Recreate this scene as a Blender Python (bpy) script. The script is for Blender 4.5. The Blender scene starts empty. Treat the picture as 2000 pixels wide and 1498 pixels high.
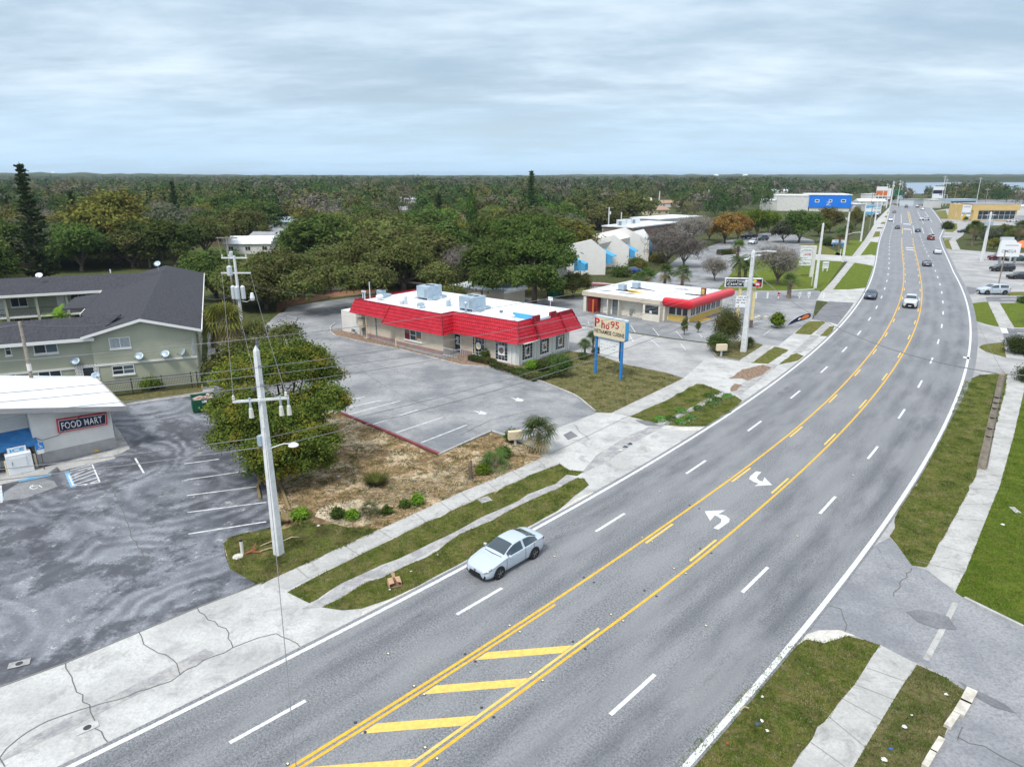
import bpy, bmesh, math, random
import numpy as np
from mathutils import Vector, Matrix, noise as mnoise
R = math.radians
SC = bpy.context.scene
COL = SC.collection
random.seed(7)
CAM_H = 20.2
FPX = 1334.0; CX = 1000.0; CY = 749.0; HZ = 343.0
PITCH = math.atan((CY - HZ) / FPX)
cd = bpy.data.cameras.new('camera'); cam = bpy.data.objects.new('camera', cd); COL.objects.link(cam)
cam.location = (0, 0, CAM_H); cam.rotation_euler = (R(90) - PITCH, 0, 0)
cd.sensor_width = 36; cd.lens = FPX / 2000 * 36; cd.clip_start = .1; cd.clip_end = 30000
SC.camera = cam
SC.render.resolution_x = 1024; SC.render.resolution_y = 766
SC.view_settings.view_transform = 'Standard'; SC.view_settings.look = 'None'
SC.view_settings.exposure = 0.5; SC.view_settings.gamma = 1
SUN_EL = R(58); SUN_AZ = R(215)
w = bpy.data.worlds.new("World"); SC.world = w; w.use_nodes = True
nt = w.node_tree; nt.nodes.clear(); N = nt.nodes; LK = nt.links
def nd(t, **k):
    n = N.new(t)
    for a, b in k.items():
        if a.startswith('i_'): n.inputs[a[2:].replace('_', ' ')].default_value = b
        else: setattr(n, a, b)
    return n
out = nd('ShaderNodeOutputWorld')
sky = nd('ShaderNodeTexSky'); sky.sky_type = 'NISHITA'; sky.sun_disc = False
sky.sun_elevation = SUN_EL; sky.sun_rotation = SUN_AZ; sky.altitude = 20; sky.air_density = 1.3; sky.dust_density = 1.5
b1 = nd('ShaderNodeBackground'); b1.inputs[1].default_value = .12; LK.new(sky.outputs[0], b1.inputs[0])
tc = nd('ShaderNodeTexCoord'); sp = nd('ShaderNodeSeparateXYZ'); LK.new(tc.outputs['Generated'], sp.inputs[0])
def mth(op, a, b=None, c=None):
    n = nd('ShaderNodeMath', operation=op)
    for i, v in enumerate((a, b, c)):
        if v is None: continue
        if hasattr(v, 'links'): LK.new(v, n.inputs[i])
        else: n.inputs[i].default_value = v
    return n.outputs[0]
zz = mth('ADD', mth('MAXIMUM', sp.outputs[2], 0.0), .13)
cb = nd('ShaderNodeCombineXYZ'); LK.new(mth('DIVIDE', sp.outputs[0], zz), cb.inputs[0]); LK.new(mth('DIVIDE', sp.outputs[1], zz), cb.inputs[1])
def wn(scale, detail, sx, sy, rough=.55, dist=.3, rot=0., off=0.):
    mp = nd('ShaderNodeMapping'); mp.inputs['Scale'].default_value = (sx, sy, 1); mp.inputs['Rotation'].default_value = (0, 0, rot); mp.inputs['Location'].default_value = (off, off, 0)
    LK.new(cb.outputs[0], mp.inputs[0])
    t = nd('ShaderNodeTexNoise'); t.inputs['Scale'].default_value = scale; t.inputs['Detail'].default_value = detail
    t.inputs['Roughness'].default_value = rough; t.inputs['Distortion'].default_value = dist
    LK.new(mp.outputs[0], t.inputs[0]); return t.outputs[0]
def wramp(src, stops):
    r = nd('ShaderNodeValToRGB'); e = r.color_ramp.elements
    while len(e) < len(stops): e.new(.5)
    for i, (p, c) in enumerate(stops): e[i].position = p; e[i].color = (*c, 1)
    LK.new(src, r.inputs[0]); return r.outputs[0]
n1 = wn(.85, 9, .7, 1.1, .56, .2, R(12), 3.1)
n2 = wn(3.0, 9, .6, 1.2, .62, .2, R(-6), 7.7)
nn = mth('ADD', mth('MULTIPLY', n1, .68), mth('MULTIPLY', n2, .32))
ccol = wramp(nn, [(.38, (.31, .41, .52)), (.46, (.38, .485, .59)), (.53, (.46, .57, .67)), (.64, (.59, .69, .78))])
gh = nd('ShaderNodeMapRange'); gh.inputs[1].default_value = 0.0; gh.inputs[2].default_value = .11; LK.new(sp.outputs[2], gh.inputs[0])
mxh = nd('ShaderNodeMix', data_type='RGBA'); LK.new(gh.outputs[0], mxh.inputs[0]); mxh.inputs[6].default_value = (.42, .59, .755, 1); LK.new(ccol, mxh.inputs[7])
b2 = nd('ShaderNodeBackground'); b2.inputs[1].default_value = 1.0
gz = nd('ShaderNodeMapRange'); gz.inputs[1].default_value = .30; gz.inputs[2].default_value = .62; LK.new(sp.outputs[2], gz.inputs[0])
mxz = nd('ShaderNodeMix', data_type='RGBA'); LK.new(gz.outputs[0], mxz.inputs[0]); LK.new(mxh.outputs[2], mxz.inputs[6]); mxz.inputs[7].default_value = (.80, .86, .94, 1); LK.new(mxz.outputs[2], b2.inputs[0])
cf = nd('ShaderNodeMapRange'); cf.inputs[1].default_value = .34; cf.inputs[2].default_value = .50; cf.inputs[3].default_value = .78; cf.inputs[4].default_value = .98; LK.new(nn, cf.inputs[0])
ms = nd('ShaderNodeMixShader'); LK.new(cf.outputs[0], ms.inputs[0]); LK.new(b1.outputs[0], ms.inputs[1]); LK.new(b2.outputs[0], ms.inputs[2]); LK.new(ms.outputs[0], out.inputs[0])
sd = bpy.data.lights.new('sun', 'SUN'); sd.energy = 2.0; sd.angle = R(12); sd.color = (1, .96, .9)
so = bpy.data.objects.new('sun', sd); COL.objects.link(so)
sdir = Vector((math.sin(SUN_AZ) * math.cos(SUN_EL), math.cos(SUN_AZ) * math.cos(SUN_EL), math.sin(SUN_EL)))
so.rotation_euler = sdir.to_track_quat('Z', 'Y').to_euler(); so.location = (0, 0, 60)

def G(px, py, z=0.0):
    """ground (or height z) point seen at pixel px,py of the 2000x1498 photograph"""
    dx = (px - CX) / FPX; dy = -(py - CY) / FPX
    c, s = math.cos(PITCH), math.sin(PITCH)
    d = Vector((dx, c + s * dy, -s + c * dy)); t = (CAM_H - z) / -d.z
    return Vector((d.x * t, d.y * t, z))
def tag(o, label=None, cat=None, group=None, kind=None):
    if label: o['label'] = label
    if cat: o['category'] = cat
    if group: o['group'] = group
    if kind: o['kind'] = kind
    return o
def empty(name, loc, rz=0, label=None, cat=None, group=None):
    o = bpy.data.objects.new(name, None); COL.objects.link(o); o.location = loc; o.rotation_euler = (0, 0, rz); o.empty_display_size = .3
    return tag(o, label, cat, group)
def kids(o): return KIDS.get(o.name, [])
KIDS = {}
def link(o, parent=None):
    COL.objects.link(o)
    if parent is not None:
        o.parent = parent; KIDS.setdefault(parent.name, []).append(o)
    return o
def copy_tree(o, parent=None, label=None, group=None, loc=None, rz=None, scale=None):
    c = o.copy(); link(c, parent)
    if parent is None:
        if label: c['label'] = label
        if group: c['group'] = group
        if loc is not None: c.location = loc
        if rz is not None: c.rotation_euler = (0, 0, rz)
        if scale is not None: c.scale = scale if hasattr(scale, '__len__') else (scale,) * 3
    for k in list(kids(o)): copy_tree(k, c)
    return c
class MB:
    def __init__(s): s.v = []; s.f = []; s.uv = {}
    def add(s, vs, fs):
        n = len(s.v); s.v += [tuple(v) for v in vs]; s.f += [tuple(n + i for i in f) for f in fs]; return s
    def quad(s, a, b, c, d): return s.add((a, b, c, d), ((0, 1, 2, 3),))
    def box(s, x0, x1, y0, y1, z0, z1):
        return s.add([(x, y, z) for z in (z0, z1) for y in (y0, y1) for x in (x0, x1)],
                     [(0, 2, 3, 1), (4, 5, 7, 6), (0, 1, 5, 4), (2, 6, 7, 3), (0, 4, 6, 2), (1, 3, 7, 5)])
    def bxc(s, c, d, rz=0):
        co, si = math.cos(rz), math.sin(rz); vs = []
        for z in (-.5, .5):
            for y in (-.5, .5):
                for x in (-.5, .5):
                    X, Y = x * d[0], y * d[1]; vs.append((c[0] + X * co - Y * si, c[1] + X * si + Y * co, c[2] + z * d[2]))
        return s.add(vs, [(0, 2, 3, 1), (4, 5, 7, 6), (0, 1, 5, 4), (2, 6, 7, 3), (0, 4, 6, 2), (1, 3, 7, 5)])
    def prism(s, poly, z0, z1):
        n = len(poly); s.add([(p[0], p[1], z0) for p in poly] + [(p[0], p[1], z1) for p in poly],
              [tuple(range(n - 1, -1, -1)), tuple(range(n, 2 * n))] + [(i, (i + 1) % n, n + (i + 1) % n, n + i) for i in range(n)]); return s
    def extr(s, poly3, d):
        n = len(poly3); d = Vector(d); s.add([Vector(p) for p in poly3] + [Vector(p) + d for p in poly3],
              [tuple(range(n - 1, -1, -1)), tuple(range(n, 2 * n))] + [(i, (i + 1) % n, n + (i + 1) % n, n + i) for i in range(n)]); return s
    def tube(s, pts, rad, seg=6, cap=True):
        pts = [Vector(p) for p in pts]; n = len(pts)
        if not hasattr(rad, '__len__'): rad = [rad] * n
        base = len(s.v)
        for i, p in enumerate(pts):
            t = (pts[min(i + 1, n - 1)] - pts[max(i - 1, 0)])
            t = t.normalized() if t.length > 1e-9 else Vector((0, 0, 1))
            a = t.cross(Vector((0, 0, 1)) if abs(t.z) < .9 else Vector((1, 0, 0))).normalized(); b = t.cross(a)
            for k in range(seg):
                an = 2 * math.pi * k / seg; q = p + (a * math.cos(an) + b * math.sin(an)) * rad[i]; s.v.append(tuple(q))
        for i in range(n - 1):
            for k in range(seg):
                k2 = (k + 1) % seg; s.f.append((base + i * seg + k, base + i * seg + k2, base + (i + 1) * seg + k2, base + (i + 1) * seg + k))
        if cap:
            s.f.append(tuple(base + k for k in range(seg))[::-1]); s.f.append(tuple(base + (n - 1) * seg + k for k in range(seg)))
        return s
    def lathe(s, c, prof, seg=16, ax='z'):
        base = len(s.v)
        for (r, h) in prof:
            for k in range(seg):
                a = 2 * math.pi * k / seg
                p = (r * math.cos(a), r * math.sin(a), h)
                if ax == 'y': p = (p[0], p[2], p[1])
                if ax == 'x': p = (p[2], p[0], p[1])
                s.v.append((c[0] + p[0], c[1] + p[1], c[2] + p[2]))
        n = len(prof)
        for i in range(n - 1):
            for k in range(seg):
                k2 = (k + 1) % seg; s.f.append((base + i * seg + k, base + i * seg + k2, base + (i + 1) * seg + k2, base + (i + 1) * seg + k))
        s.f.append(tuple(base + k for k in range(seg))); s.f.append(tuple(base + (n - 1) * seg + k for k in range(seg)))
        return s
    def build(s, name, m, parent=None, smooth=False, bevel=0, weld=False):
        me = bpy.data.meshes.new(name); me.from_pydata(s.v, [], s.f)
        if m: me.materials.append(M[m] if isinstance(m, str) else m)
        bm = bmesh.new(); bm.from_mesh(me)
        if weld: bmesh.ops.remove_doubles(bm, verts=bm.verts, dist=.002)
        bmesh.ops.recalc_face_normals(bm, faces=bm.faces)
        if bevel:
            bmesh.ops.remove_doubles(bm, verts=bm.verts, dist=.0005)
            bmesh.ops.bevel(bm, geom=bm.edges, offset=bevel, segments=2, affect='EDGES', profile=.5)
        bm.to_mesh(me); bm.free()
        if smooth: me.polygons.foreach_set('use_smooth', [True] * len(me.polygons))
        o = bpy.data.objects.new(name, me); link(o, parent); return o
M = {}
def mat(name, col, rough=.8, spec=.3, metal=0., var=None, scale=3., detail=5., bump=0., bscale=40., grad=None, coat=0., coord='Object', emit=None):
    """principled material; var=second colour mixed in by noise"""
    m = bpy.data.materials.new(name); m.use_nodes = True; t = m.node_tree; p = t.nodes['Principled BSDF']
    p.inputs['Base Color'].default_value = (*col, 1); p.inputs['Roughness'].default_value = rough
    p.inputs['Specular IOR Level'].default_value = spec; p.inputs['Metallic'].default_value = metal; p.inputs['Coat Weight'].default_value = coat
    if var or bump:
        tc = t.nodes.new('ShaderNodeTexCoord')
    if var:
        n = t.nodes.new('ShaderNodeTexNoise'); n.inputs['Scale'].default_value = scale; n.inputs['Detail'].default_value = detail; n.inputs['Roughness'].default_value = .62
        t.links.new(tc.outputs[coord], n.inputs[0])
        r = t.nodes.new('ShaderNodeMapRange'); r.inputs[1].default_value = .38; r.inputs[2].default_value = .62; t.links.new(n.outputs[0], r.inputs[0])
        x = t.nodes.new('ShaderNodeMix'); x.data_type = 'RGBA'; x.inputs[6].default_value = (*col, 1); x.inputs[7].default_value = (*var, 1)
        t.links.new(r.outputs[0], x.inputs[0]); t.links.new(x.outputs[2], p.inputs['Base Color'])
    if bump:
        n = t.nodes.new('ShaderNodeTexNoise'); n.inputs['Scale'].default_value = bscale; n.inputs['Detail'].default_value = 3; t.links.new(tc.outputs[coord], n.inputs[0])
        b = t.nodes.new('ShaderNodeBump'); b.inputs['Strength'].default_value = bump; b.inputs['Distance'].default_value = .05; t.links.new(n.outputs[0], b.inputs['Height']); t.links.new(b.outputs[0], p.inputs['Normal'])
    if emit: p.inputs['Emission Color'].default_value = (*emit[0], 1); p.inputs['Emission Strength'].default_value = emit[1]
    M[name] = m; return m
class NT:
    """small wrapper for layered ground materials"""
    def __init__(s, name, rough=.9, spec=.2):
        s.m = bpy.data.materials.new(name); s.m.use_nodes = True; s.t = s.m.node_tree; s.p = s.t.nodes['Principled BSDF']
        s.p.inputs['Roughness'].default_value = rough; s.p.inputs['Specular IOR Level'].default_value = spec
        s.tc = s.t.nodes.new('ShaderNodeTexCoord'); M[name] = s.m
    def n(s, t, **k):
        x = s.t.nodes.new(t)
        for a, b in k.items(): setattr(x, a, b)
        return x
    def noise(s, scale, detail=5, rough=.6, sx=1, sy=1, rot=0, dist=0, src=None, off=0):
        mp = s.n('ShaderNodeMapping'); mp.inputs['Scale'].default_value = (sx, sy, 1); mp.inputs['Rotation'].default_value = (0, 0, rot); mp.inputs['Location'].default_value = (off, off * .7, 0)
        s.t.links.new(src or s.tc.outputs['Object'], mp.inputs[0])
        x = s.n('ShaderNodeTexNoise'); x.inputs['Scale'].default_value = scale; x.inputs['Detail'].default_value = detail; x.inputs['Roughness'].default_value = rough; x.inputs['Distortion'].default_value = dist
        s.t.links.new(mp.outputs[0], x.inputs[0]); return x.outputs[0]
    def rng(s, src, a, b, c=0., d=1.):
        r = s.n('ShaderNodeMapRange'); r.inputs[1].default_value = a; r.inputs[2].default_value = b; r.inputs[3].default_value = c; r.inputs[4].default_value = d
        s.t.links.new(src, r.inputs[0]); return r.outputs[0]
    def math(s, op, a, b=0.):
        x = s.n('ShaderNodeMath', operation=op)
        for i, v in enumerate((a, b)):
            if hasattr(v, 'links'): s.t.links.new(v, x.inputs[i])
            else: x.inputs[i].default_value = v
        return x.outputs[0]
    def mix(s, f, a, b, mode='MIX'):
        x = s.n('ShaderNodeMix', data_type='RGBA', blend_type=mode)
        for i, v in ((0, f), (6, a), (7, b)):
            if hasattr(v, 'links'): s.t.links.new(v, x.inputs[i])
            else: x.inputs[i].default_value = (*v, 1) if hasattr(v, '__len__') else v
        return x.outputs[2]
    def end(s, col, bump=None, strength=.3, dist=.03):
        s.t.links.new(col, s.p.inputs['Base Color'])
        if bump is not None:
            b = s.n('ShaderNodeBump'); b.inputs['Strength'].default_value = strength; b.inputs['Distance'].default_value = dist
            s.t.links.new(bump, b.inputs['Height']); s.t.links.new(b.outputs[0], s.p.inputs['Normal'])
        return s.m
a = NT('road_asphalt', .85, .25); uv = a.tc.outputs['UV']
grain = a.noise(11, 6, .85, src=uv); blot = a.noise(.5, 4, .6, sx=1, sy=.25, src=uv); fine = a.noise(4, 5, .8, src=uv)
c = a.mix(a.rng(grain, .42, .58), (.088, .096, .112), (.275, .284, .298))
c = a.mix(a.rng(fine, .4, .75, 0, .35), c, (.30, .29, .27))
su = a.n('ShaderNodeSeparateXYZ'); a.t.links.new(uv, su.inputs[0]); X = su.outputs[0]
def band(cen, wd, st):
    d = a.math('ABSOLUTE', a.math('SUBTRACT', X, cen)); return a.rng(d, 0, wd, st, 0)
tot = None
for cen, wd, st in ((.75, .55, .35), (2.05, .6, .4), (3.6, .6, .32), (4.9, .6, .32), (9.7, .7, .42), (11.1, .7, .42), (12.9, .75, .5), (14.3, .75, .55)):
    b = band(cen, wd, st); tot = b if tot is None else a.math('ADD', tot, b)
streak = a.noise(1.0, 7, .75, sx=2.2, sy=.16, src=uv)
tot = a.math('MULTIPLY', tot, a.rng(streak, .38, .6, .85, 1.3))
oil = a.math('MULTIPLY', a.math('ADD', band(1.55, .45, .5), band(13.6, .6, .45)), a.rng(a.noise(1.7, 5, .75, sx=1, sy=.3, src=uv), .48, .66))
c = a.mix(tot, c, (.085, .092, .105), 'MIX'); c = a.mix(oil, c, (.045, .045, .05))
c = a.mix(a.rng(blot, .42, .6, 0, .4), c, (.31, .315, .325))
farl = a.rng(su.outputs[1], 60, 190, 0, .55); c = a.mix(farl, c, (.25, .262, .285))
a.end(c, grain, .45, .02)
def ground_mat(name, base, dark, light, gs=22, bs=.35, amt=(.45, .6), stain=(.1, .1, .1), stainamt=.3, rough=.92):
    a = NT(name, rough, .15)
    g = a.noise(7, 7, .85); bl = a.noise(bs, 7, .68, off=3.3); st = a.noise(bs * 2.3, 8, .72, off=11, dist=.6); sc = a.noise(.8, 6, .7, sx=.25, sy=2.2, rot=.7, off=7)
    c = a.mix(a.rng(bl, .41, .59), base, light); c = a.mix(a.rng(sc, .50, .66, 0, .35), c, light); c = a.mix(a.rng(st, .52, .66, 0, stainamt), c, stain)
    c = a.mix(a.rng(a.noise(2.6, 8, .8, off=23), .60, .68, 0, stainamt * .7), c, stain); c = a.mix(a.rng(g, .44, .64, 0, amt[0] * 1.2), c, dark)
    return a.end(c, g, .35, .03)
ground_mat('lot_asphalt', (.205, .215, .23), (.11, .115, .125), (.37, .375, .38), 20, .16, (.5, .6), (.19, .195, .2), .6)
ground_mat('lot_pale', (.31, .315, .32), (.17, .17, .178), (.46, .455, .445), 20, .2, (.4, .6), (.27, .26, .25), .5)
ground_mat('concrete', (.43, .43, .42), (.25, .25, .245), (.56, .56, .545), 16, .3, (.4, .6), (.23, .23, .225), .6)
ground_mat('sidewalk_concrete', (.40, .40, .385), (.25, .245, .235), (.50, .495, .48), 14, .5, (.4, .6), (.19, .185, .17), .65)
ground_mat('side_asphalt', (.24, .25, .27), (.13, .135, .145), (.33, .335, .35), 26, .22, (.6, .6), (.18, .185, .2), .45)
ground_mat('patch_asphalt', (.17, .175, .19), (.10, .10, .11), (.23, .235, .25), 26, .5, (.5, .6), (.12, .12, .13), .4)
ground_mat('gutter_silt', (.30, .30, .31), (.17, .17, .18), (.46, .45, .43), 12, 1.4, (.4, .6), (.2, .2, .21), .5)
ground_mat('white_sand', (.55, .53, .49), (.36, .33, .28), (.66, .64, .60), 12, 1.2, (.5, .6), (.35, .33, .29), .5)
ground_mat('pale_sand', (.62, .50, .34), (.36, .26, .17), (.70, .62, .48), 12, 1.2, (.5, .6), (.30, .22, .14), .6)
a = NT('sealed_lot', .8, .3)
vo = a.n('ShaderNodeTexVoronoi'); vo.inputs['Scale'].default_value = .105; mp = a.n('ShaderNodeMapping'); mp.inputs['Location'].default_value = (3.3, 1.2, 0)
ds = a.n('ShaderNodeTexNoise'); ds.inputs['Scale'].default_value = .22; ds.inputs['Detail'].default_value = 3; a.t.links.new(a.tc.outputs['Object'], ds.inputs[0])
va = a.n('ShaderNodeVectorMath', operation='MULTIPLY_ADD'); va.inputs[1].default_value = (3, 3, 0); a.t.links.new(ds.outputs[1], va.inputs[0]); a.t.links.new(a.tc.outputs['Object'], va.inputs[2]); a.t.links.new(va.outputs[0], mp.inputs[0]); a.t.links.new(mp.outputs[0], vo.inputs[0])
ph = a.math('ADD', a.math('MULTIPLY', vo.outputs['Distance'], 74.), a.math('MULTIPLY', a.noise(.7, 3, .5, off=40), 4.)); rr = a.rng(a.math('SINE', ph), -.7, .9)
bl = a.noise(.10, 5, .65, off=5.2); gr = a.noise(7, 6, .85); wear = a.noise(.28, 6, .7, off=2.2)
c = a.mix(a.rng(bl, .36, .62), (.055, .06, .075), (.25, .265, .295))
c = a.mix(a.math('MULTIPLY', rr, a.rng(wear, .38, .58, .04, .42)), c, (.42, .44, .48))
c = a.mix(a.math('MULTIPLY', a.math('SUBTRACT', 1.0, rr), a.rng(a.noise(.4, 5, .6, off=14), .45, .6, 0, .4)), c, (.08, .085, .105))
c = a.mix(a.rng(a.noise(.9, 9, .85, off=9), .575, .63, 0, .9), c, (.55, .55, .55))
c = a.mix(a.rng(a.noise(.2, 7, .78, off=21), .50, .57, 0, .75), c, (.045, .048, .058))
c = a.mix(a.rng(a.noise(3.1, 6, .8, off=27), .62, .68, 0, .8), c, (.04, .042, .05))
a.end(a.mix(a.rng(gr, .44, .62, 0, .5), c, (.07, .075, .09)), gr, .3, .02)
a = NT('sandy_ground', .98, .05)
n1 = a.noise(.35, 8, .75); n2 = a.noise(2.4, 9, .85, off=4); n3 = a.noise(9, 6, .85)
c = a.mix(a.rng(n2, .44, .57), (.52, .37, .20), (.22, .14, .08)); c = a.mix(a.rng(n1, .49, .54, 0, .9), c, (.68, .55, .38)); c = a.mix(a.rng(a.noise(.3, 7, .8, off=44), .52, .60, 0, .8), c, (.17, .11, .07))
c = a.mix(a.rng(a.noise(1.3, 9, .85, off=17), .50, .56, 0, .85), c, (.10, .115, .03)); c = a.mix(a.rng(n3, .47, .6, 0, .65), c, (.12, .08, .05))
a.end(c, n2, .7, .15)
def grass_mat(name, g1, g2, dry, dryamt=.5, sand=.3):
    a = NT(name, .98, .05)
    n1 = a.noise(.8, 7, .75, off=1.7); n2 = a.noise(4.5, 8, .85); n3 = a.noise(13, 5, .85, off=6)
    c = a.mix(a.rng(n1, .42, .58), g1, g2); c = a.mix(a.rng(a.noise(1.6, 8, .8, off=8), .46, .60, 0, dryamt), c, dry)
    c = a.mix(a.rng(n2, .46, .60, 0, .65), c, tuple(x * .38 for x in g1)); c = a.mix(a.rng(n3, .52, .64, 0, .5), c, (.34, .34, .17))
    c = a.mix(a.rng(a.noise(2.3, 8, .85, off=13), .585, .635, 0, sand), c, (.52, .48, .40))
    return a.end(c, a.math('ADD', n2, n3), .9, .15)
grass_mat('grass_dull', (.10, .15, .02), (.17, .18, .035), (.30, .22, .11), .85, .6)
grass_mat('grass_bright', (.10, .165, .015), (.16, .225, .022), (.20, .19, .05), .6, .1)
grass_mat('grass_dry', (.12, .14, .04), (.17, .16, .06), (.32, .25, .14), .9, .7)
grass_mat('ground_woods', (.045, .07, .02), (.09, .10, .04), (.16, .15, .09), .5, .1)
grass_mat('suburb_ground', (.05, .08, .02), (.10, .12, .04), (.20, .18, .10), .6, .3)
mat('mulch', (.16, .10, .07), .95, .05, var=(.32, .24, .18), scale=4, bump=.6, bscale=20)
mat('red_leaves', (.25, .11, .07), .95, .05, var=(.34, .22, .13), scale=6, bump=.5, bscale=30)
mat('paint_white', (.74, .75, .76), .7, var=(.52, .53, .55), scale=5, detail=9, bump=.1)
mat('paint_worn', (.56, .56, .56), .8, var=(.34, .34, .35), scale=3.5)
mat('paint_bay', (.70, .71, .72), .8, var=(.46, .47, .48), scale=2.5); mat('paint_yellow', (.80, .47, .03), .7, var=(.60, .34, .05), scale=6, detail=9)
mat('paint_pale_yellow', (.80, .55, .13), .7, var=(.66, .44, .13), scale=6, detail=9)
mat('paint_blue', (.13, .42, .72), .7, var=(.30, .45, .55), scale=4)
mat('kerb_red', (.26, .06, .075), .85, var=(.17, .05, .055), scale=3)
mat('crack', (.13, .13, .125), .95)
mat('joint', (.24, .235, .22), .95)
mat('water', (.20, .27, .36), .25, .4, bump=.2, bscale=.05)
LPX = [(139.5,1498),(279,1426),(500,1323),(600.5,1271),(701,1214),(815,1155),(900,1111),(1049.5,1031.7),(1167,963.6),(1292,895),(1375,842.5),(1462.5,781),(1525,740),(1587.5,691),(1634,646),(1676,596),(1690,564),(1706,526.5),(1715,497.7),(1719.5,472.4),(1722,454.4),(1729.4,438)]
_p = np.array([list(G(*q))[:2] for q in LPX]); _s = np.r_[0, np.cumsum(np.linalg.norm(np.diff(_p, axis=0), axis=1))]; _w = 1 / np.maximum(_p[:, 1], 20) ** 1.3
_cx = np.polyfit(_s, _p[:, 0], 5, w=_w); _cy = np.polyfit(_s, _p[:, 1], 5, w=_w)
_S = np.arange(-2, 322, 1.0); _C = np.c_[np.polyval(_cx, _S), np.polyval(_cy, _S)]
_t1 = (_C[-1] - _C[-6]); _t1 /= np.linalg.norm(_t1); _t0 = (_C[3] - _C[0]); _t0 /= np.linalg.norm(_t0)
_back = [_C[0] + _t0 * k for k in range(-40, 0)]; _fw = [_C[-1] + _t1 * k for k in range(1, 420)]
RCp = np.vstack([_back, _C, _fw]); RCs = np.r_[0, np.cumsum(np.linalg.norm(np.diff(RCp, axis=0), axis=1))]; RCs -= RCs[40] + 2.0
_T = np.gradient(RCp, axis=0); _T /= np.linalg.norm(_T, axis=1)[:, None]
def RC(s, o, z=0.0):
    """s metres along the left edge line, o metres to the right of it"""
    x = np.interp(s, RCs, RCp[:, 0]); y = np.interp(s, RCs, RCp[:, 1]); tx = np.interp(s, RCs, _T[:, 0]); ty = np.interp(s, RCs, _T[:, 1])
    return Vector((x + ty * o, y - tx * o, z))
def RDIR(s): return math.atan2(np.interp(s, RCs, _T[:, 1]), np.interp(s, RCs, _T[:, 0]))
def strip(mb, s0, s1, o0, o1, z, step=2.0, uvs=None):
    n = max(1, int(math.ceil((s1 - s0) / step)))
    f0 = o0 if callable(o0) else (lambda s: o0); f1 = o1 if callable(o1) else (lambda s: o1)
    vs = []; fs = []
    for i in range(n + 1):
        s = s0 + (s1 - s0) * i / n
        for o in (f0(s), f1(s)):
            vs.append(RC(s, o, z))
            if uvs is not None: uvs.append((o, s))
    for i in range(n): fs.append((2 * i, 2 * i + 1, 2 * i + 3, 2 * i + 2))
    mb.add(vs, fs)
ZR = .045
def rline(s): return 15.33 + np.interp(s, [170, 230, 268, 300, 330, 480], [0, 1.3, 2.2, 4.2, 6.2, 7.5])
def right_edge(s): return rline(s) + np.interp(s, [60, 80], [.22, .8])
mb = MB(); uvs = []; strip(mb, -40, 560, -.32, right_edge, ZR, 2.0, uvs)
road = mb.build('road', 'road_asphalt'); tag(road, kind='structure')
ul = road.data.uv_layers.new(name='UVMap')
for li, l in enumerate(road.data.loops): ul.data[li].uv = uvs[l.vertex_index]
white = MB(); yel = MB(); pal = MB(); Z = ZR + .006
strip(white, -40, 470, -.11, .11, Z); 
strip(white, -40, 545, lambda s: rline(s) - .12, lambda s: rline(s) + .12, Z)
for k in range(-3, 30):
    s = 4.5 + 10.95 * k
    strip(white, s, s + 3.05, 2.75, 2.93, Z, 1.5)
    if s > -15: strip(white, s, s + 3.05, 11.85, 12.03, Z, 1.5)
yo = lambda s: np.interp(s, [0, 30, 50, 60, 110, 180, 260], [5.5, 5.55, 5.8, 5.85, 5.75, 5.9, 6.3]); yi = lambda s: yo(s) + .0
def yr_(s): return np.interp(s, [0, 17, 27, 50, 110, 160, 260], [8.58, 8.6, 8.82, 8.9, 8.9, 8.8, 9.6])
def offs(f, d): return lambda s: f(s) + d
strip(yel, -40, 262, offs(yo, -.14), offs(yo, .0), Z)
strip(yel, -40, 19.3, offs(yo, .12), offs(yo, .25), Z)
strip(yel, -40, 262, offs(yr_, -.07), offs(yr_, .07), Z)
strip(pal, -40, 19.3, offs(yr_, -.33), offs(yr_, -.20), Z)
for k in range(1, 23):
    s = 16.3 + 10.95 * k
    strip(pal, s, s + 3.0, offs(yo, .12), offs(yo, .26), Z, 1.5); strip(pal, s, s + 3.0, offs(yr_, -.35), offs(yr_, -.21), Z, 1.5)
for k in range(-12, 1):                                # hatch bars of the closed median
    sa = 14.0 + 2.86 * k
    a0, a1, b0, b1 = RC(sa - .1, 5.85, Z), RC(sa + .62, 5.85, Z), RC(sa + 3.55, 8.25, Z), RC(sa + 2.85, 8.25, Z)
    pal.quad(a0, a1, b0, b1)
far = MB()
for s0, s1, o in ((285, 330, 10.2), (285, 320, 13.2), (285, 318, 16.2), (345, 430, 6.0), (345, 420, 2.9), (345, 470, 14.5), (360, 470, 18.2)): strip(white, s0, s1, o - .09, o + .09, Z)
for s0, s1, o in ((345, 470, 9.4), (345, 470, 10.0), (283, 312, 6.4), (283, 300, 9.4)): strip(pal, s0, s1, o - .1, o + .1, Z)
def arrow(mbx, s, o, ds, do):
    pts = []
    sh = [(0, .0), (.9, .03), (1.45, .22), (1.8, .62), (1.95, 1.0)]; wd = .2
    L_, R_ = [], []
    for i, p in enumerate(sh):
        q0 = Vector(sh[max(i - 1, 0)]); q1 = Vector(sh[min(i + 1, len(sh) - 1)]); t = (q1 - q0).normalized(); n = Vector((-t.y, t.x))
        L_.append(Vector(p) + n * wd); R_.append(Vector(p) - n * wd)
    for i in range(len(sh) - 1):
        for tri in ((L_[i], L_[i + 1], R_[i + 1], R_[i]),): mbx.quad(*[RC(s + ds * v.x, o + do * v.y, Z) for v in tri])
    mbx.add([RC(s + ds * v[0], o + do * v[1], Z) for v in ((1.3, 1.0), (2.65, 1.0), (1.75, 2.25))], [(0, 1, 2)])
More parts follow.
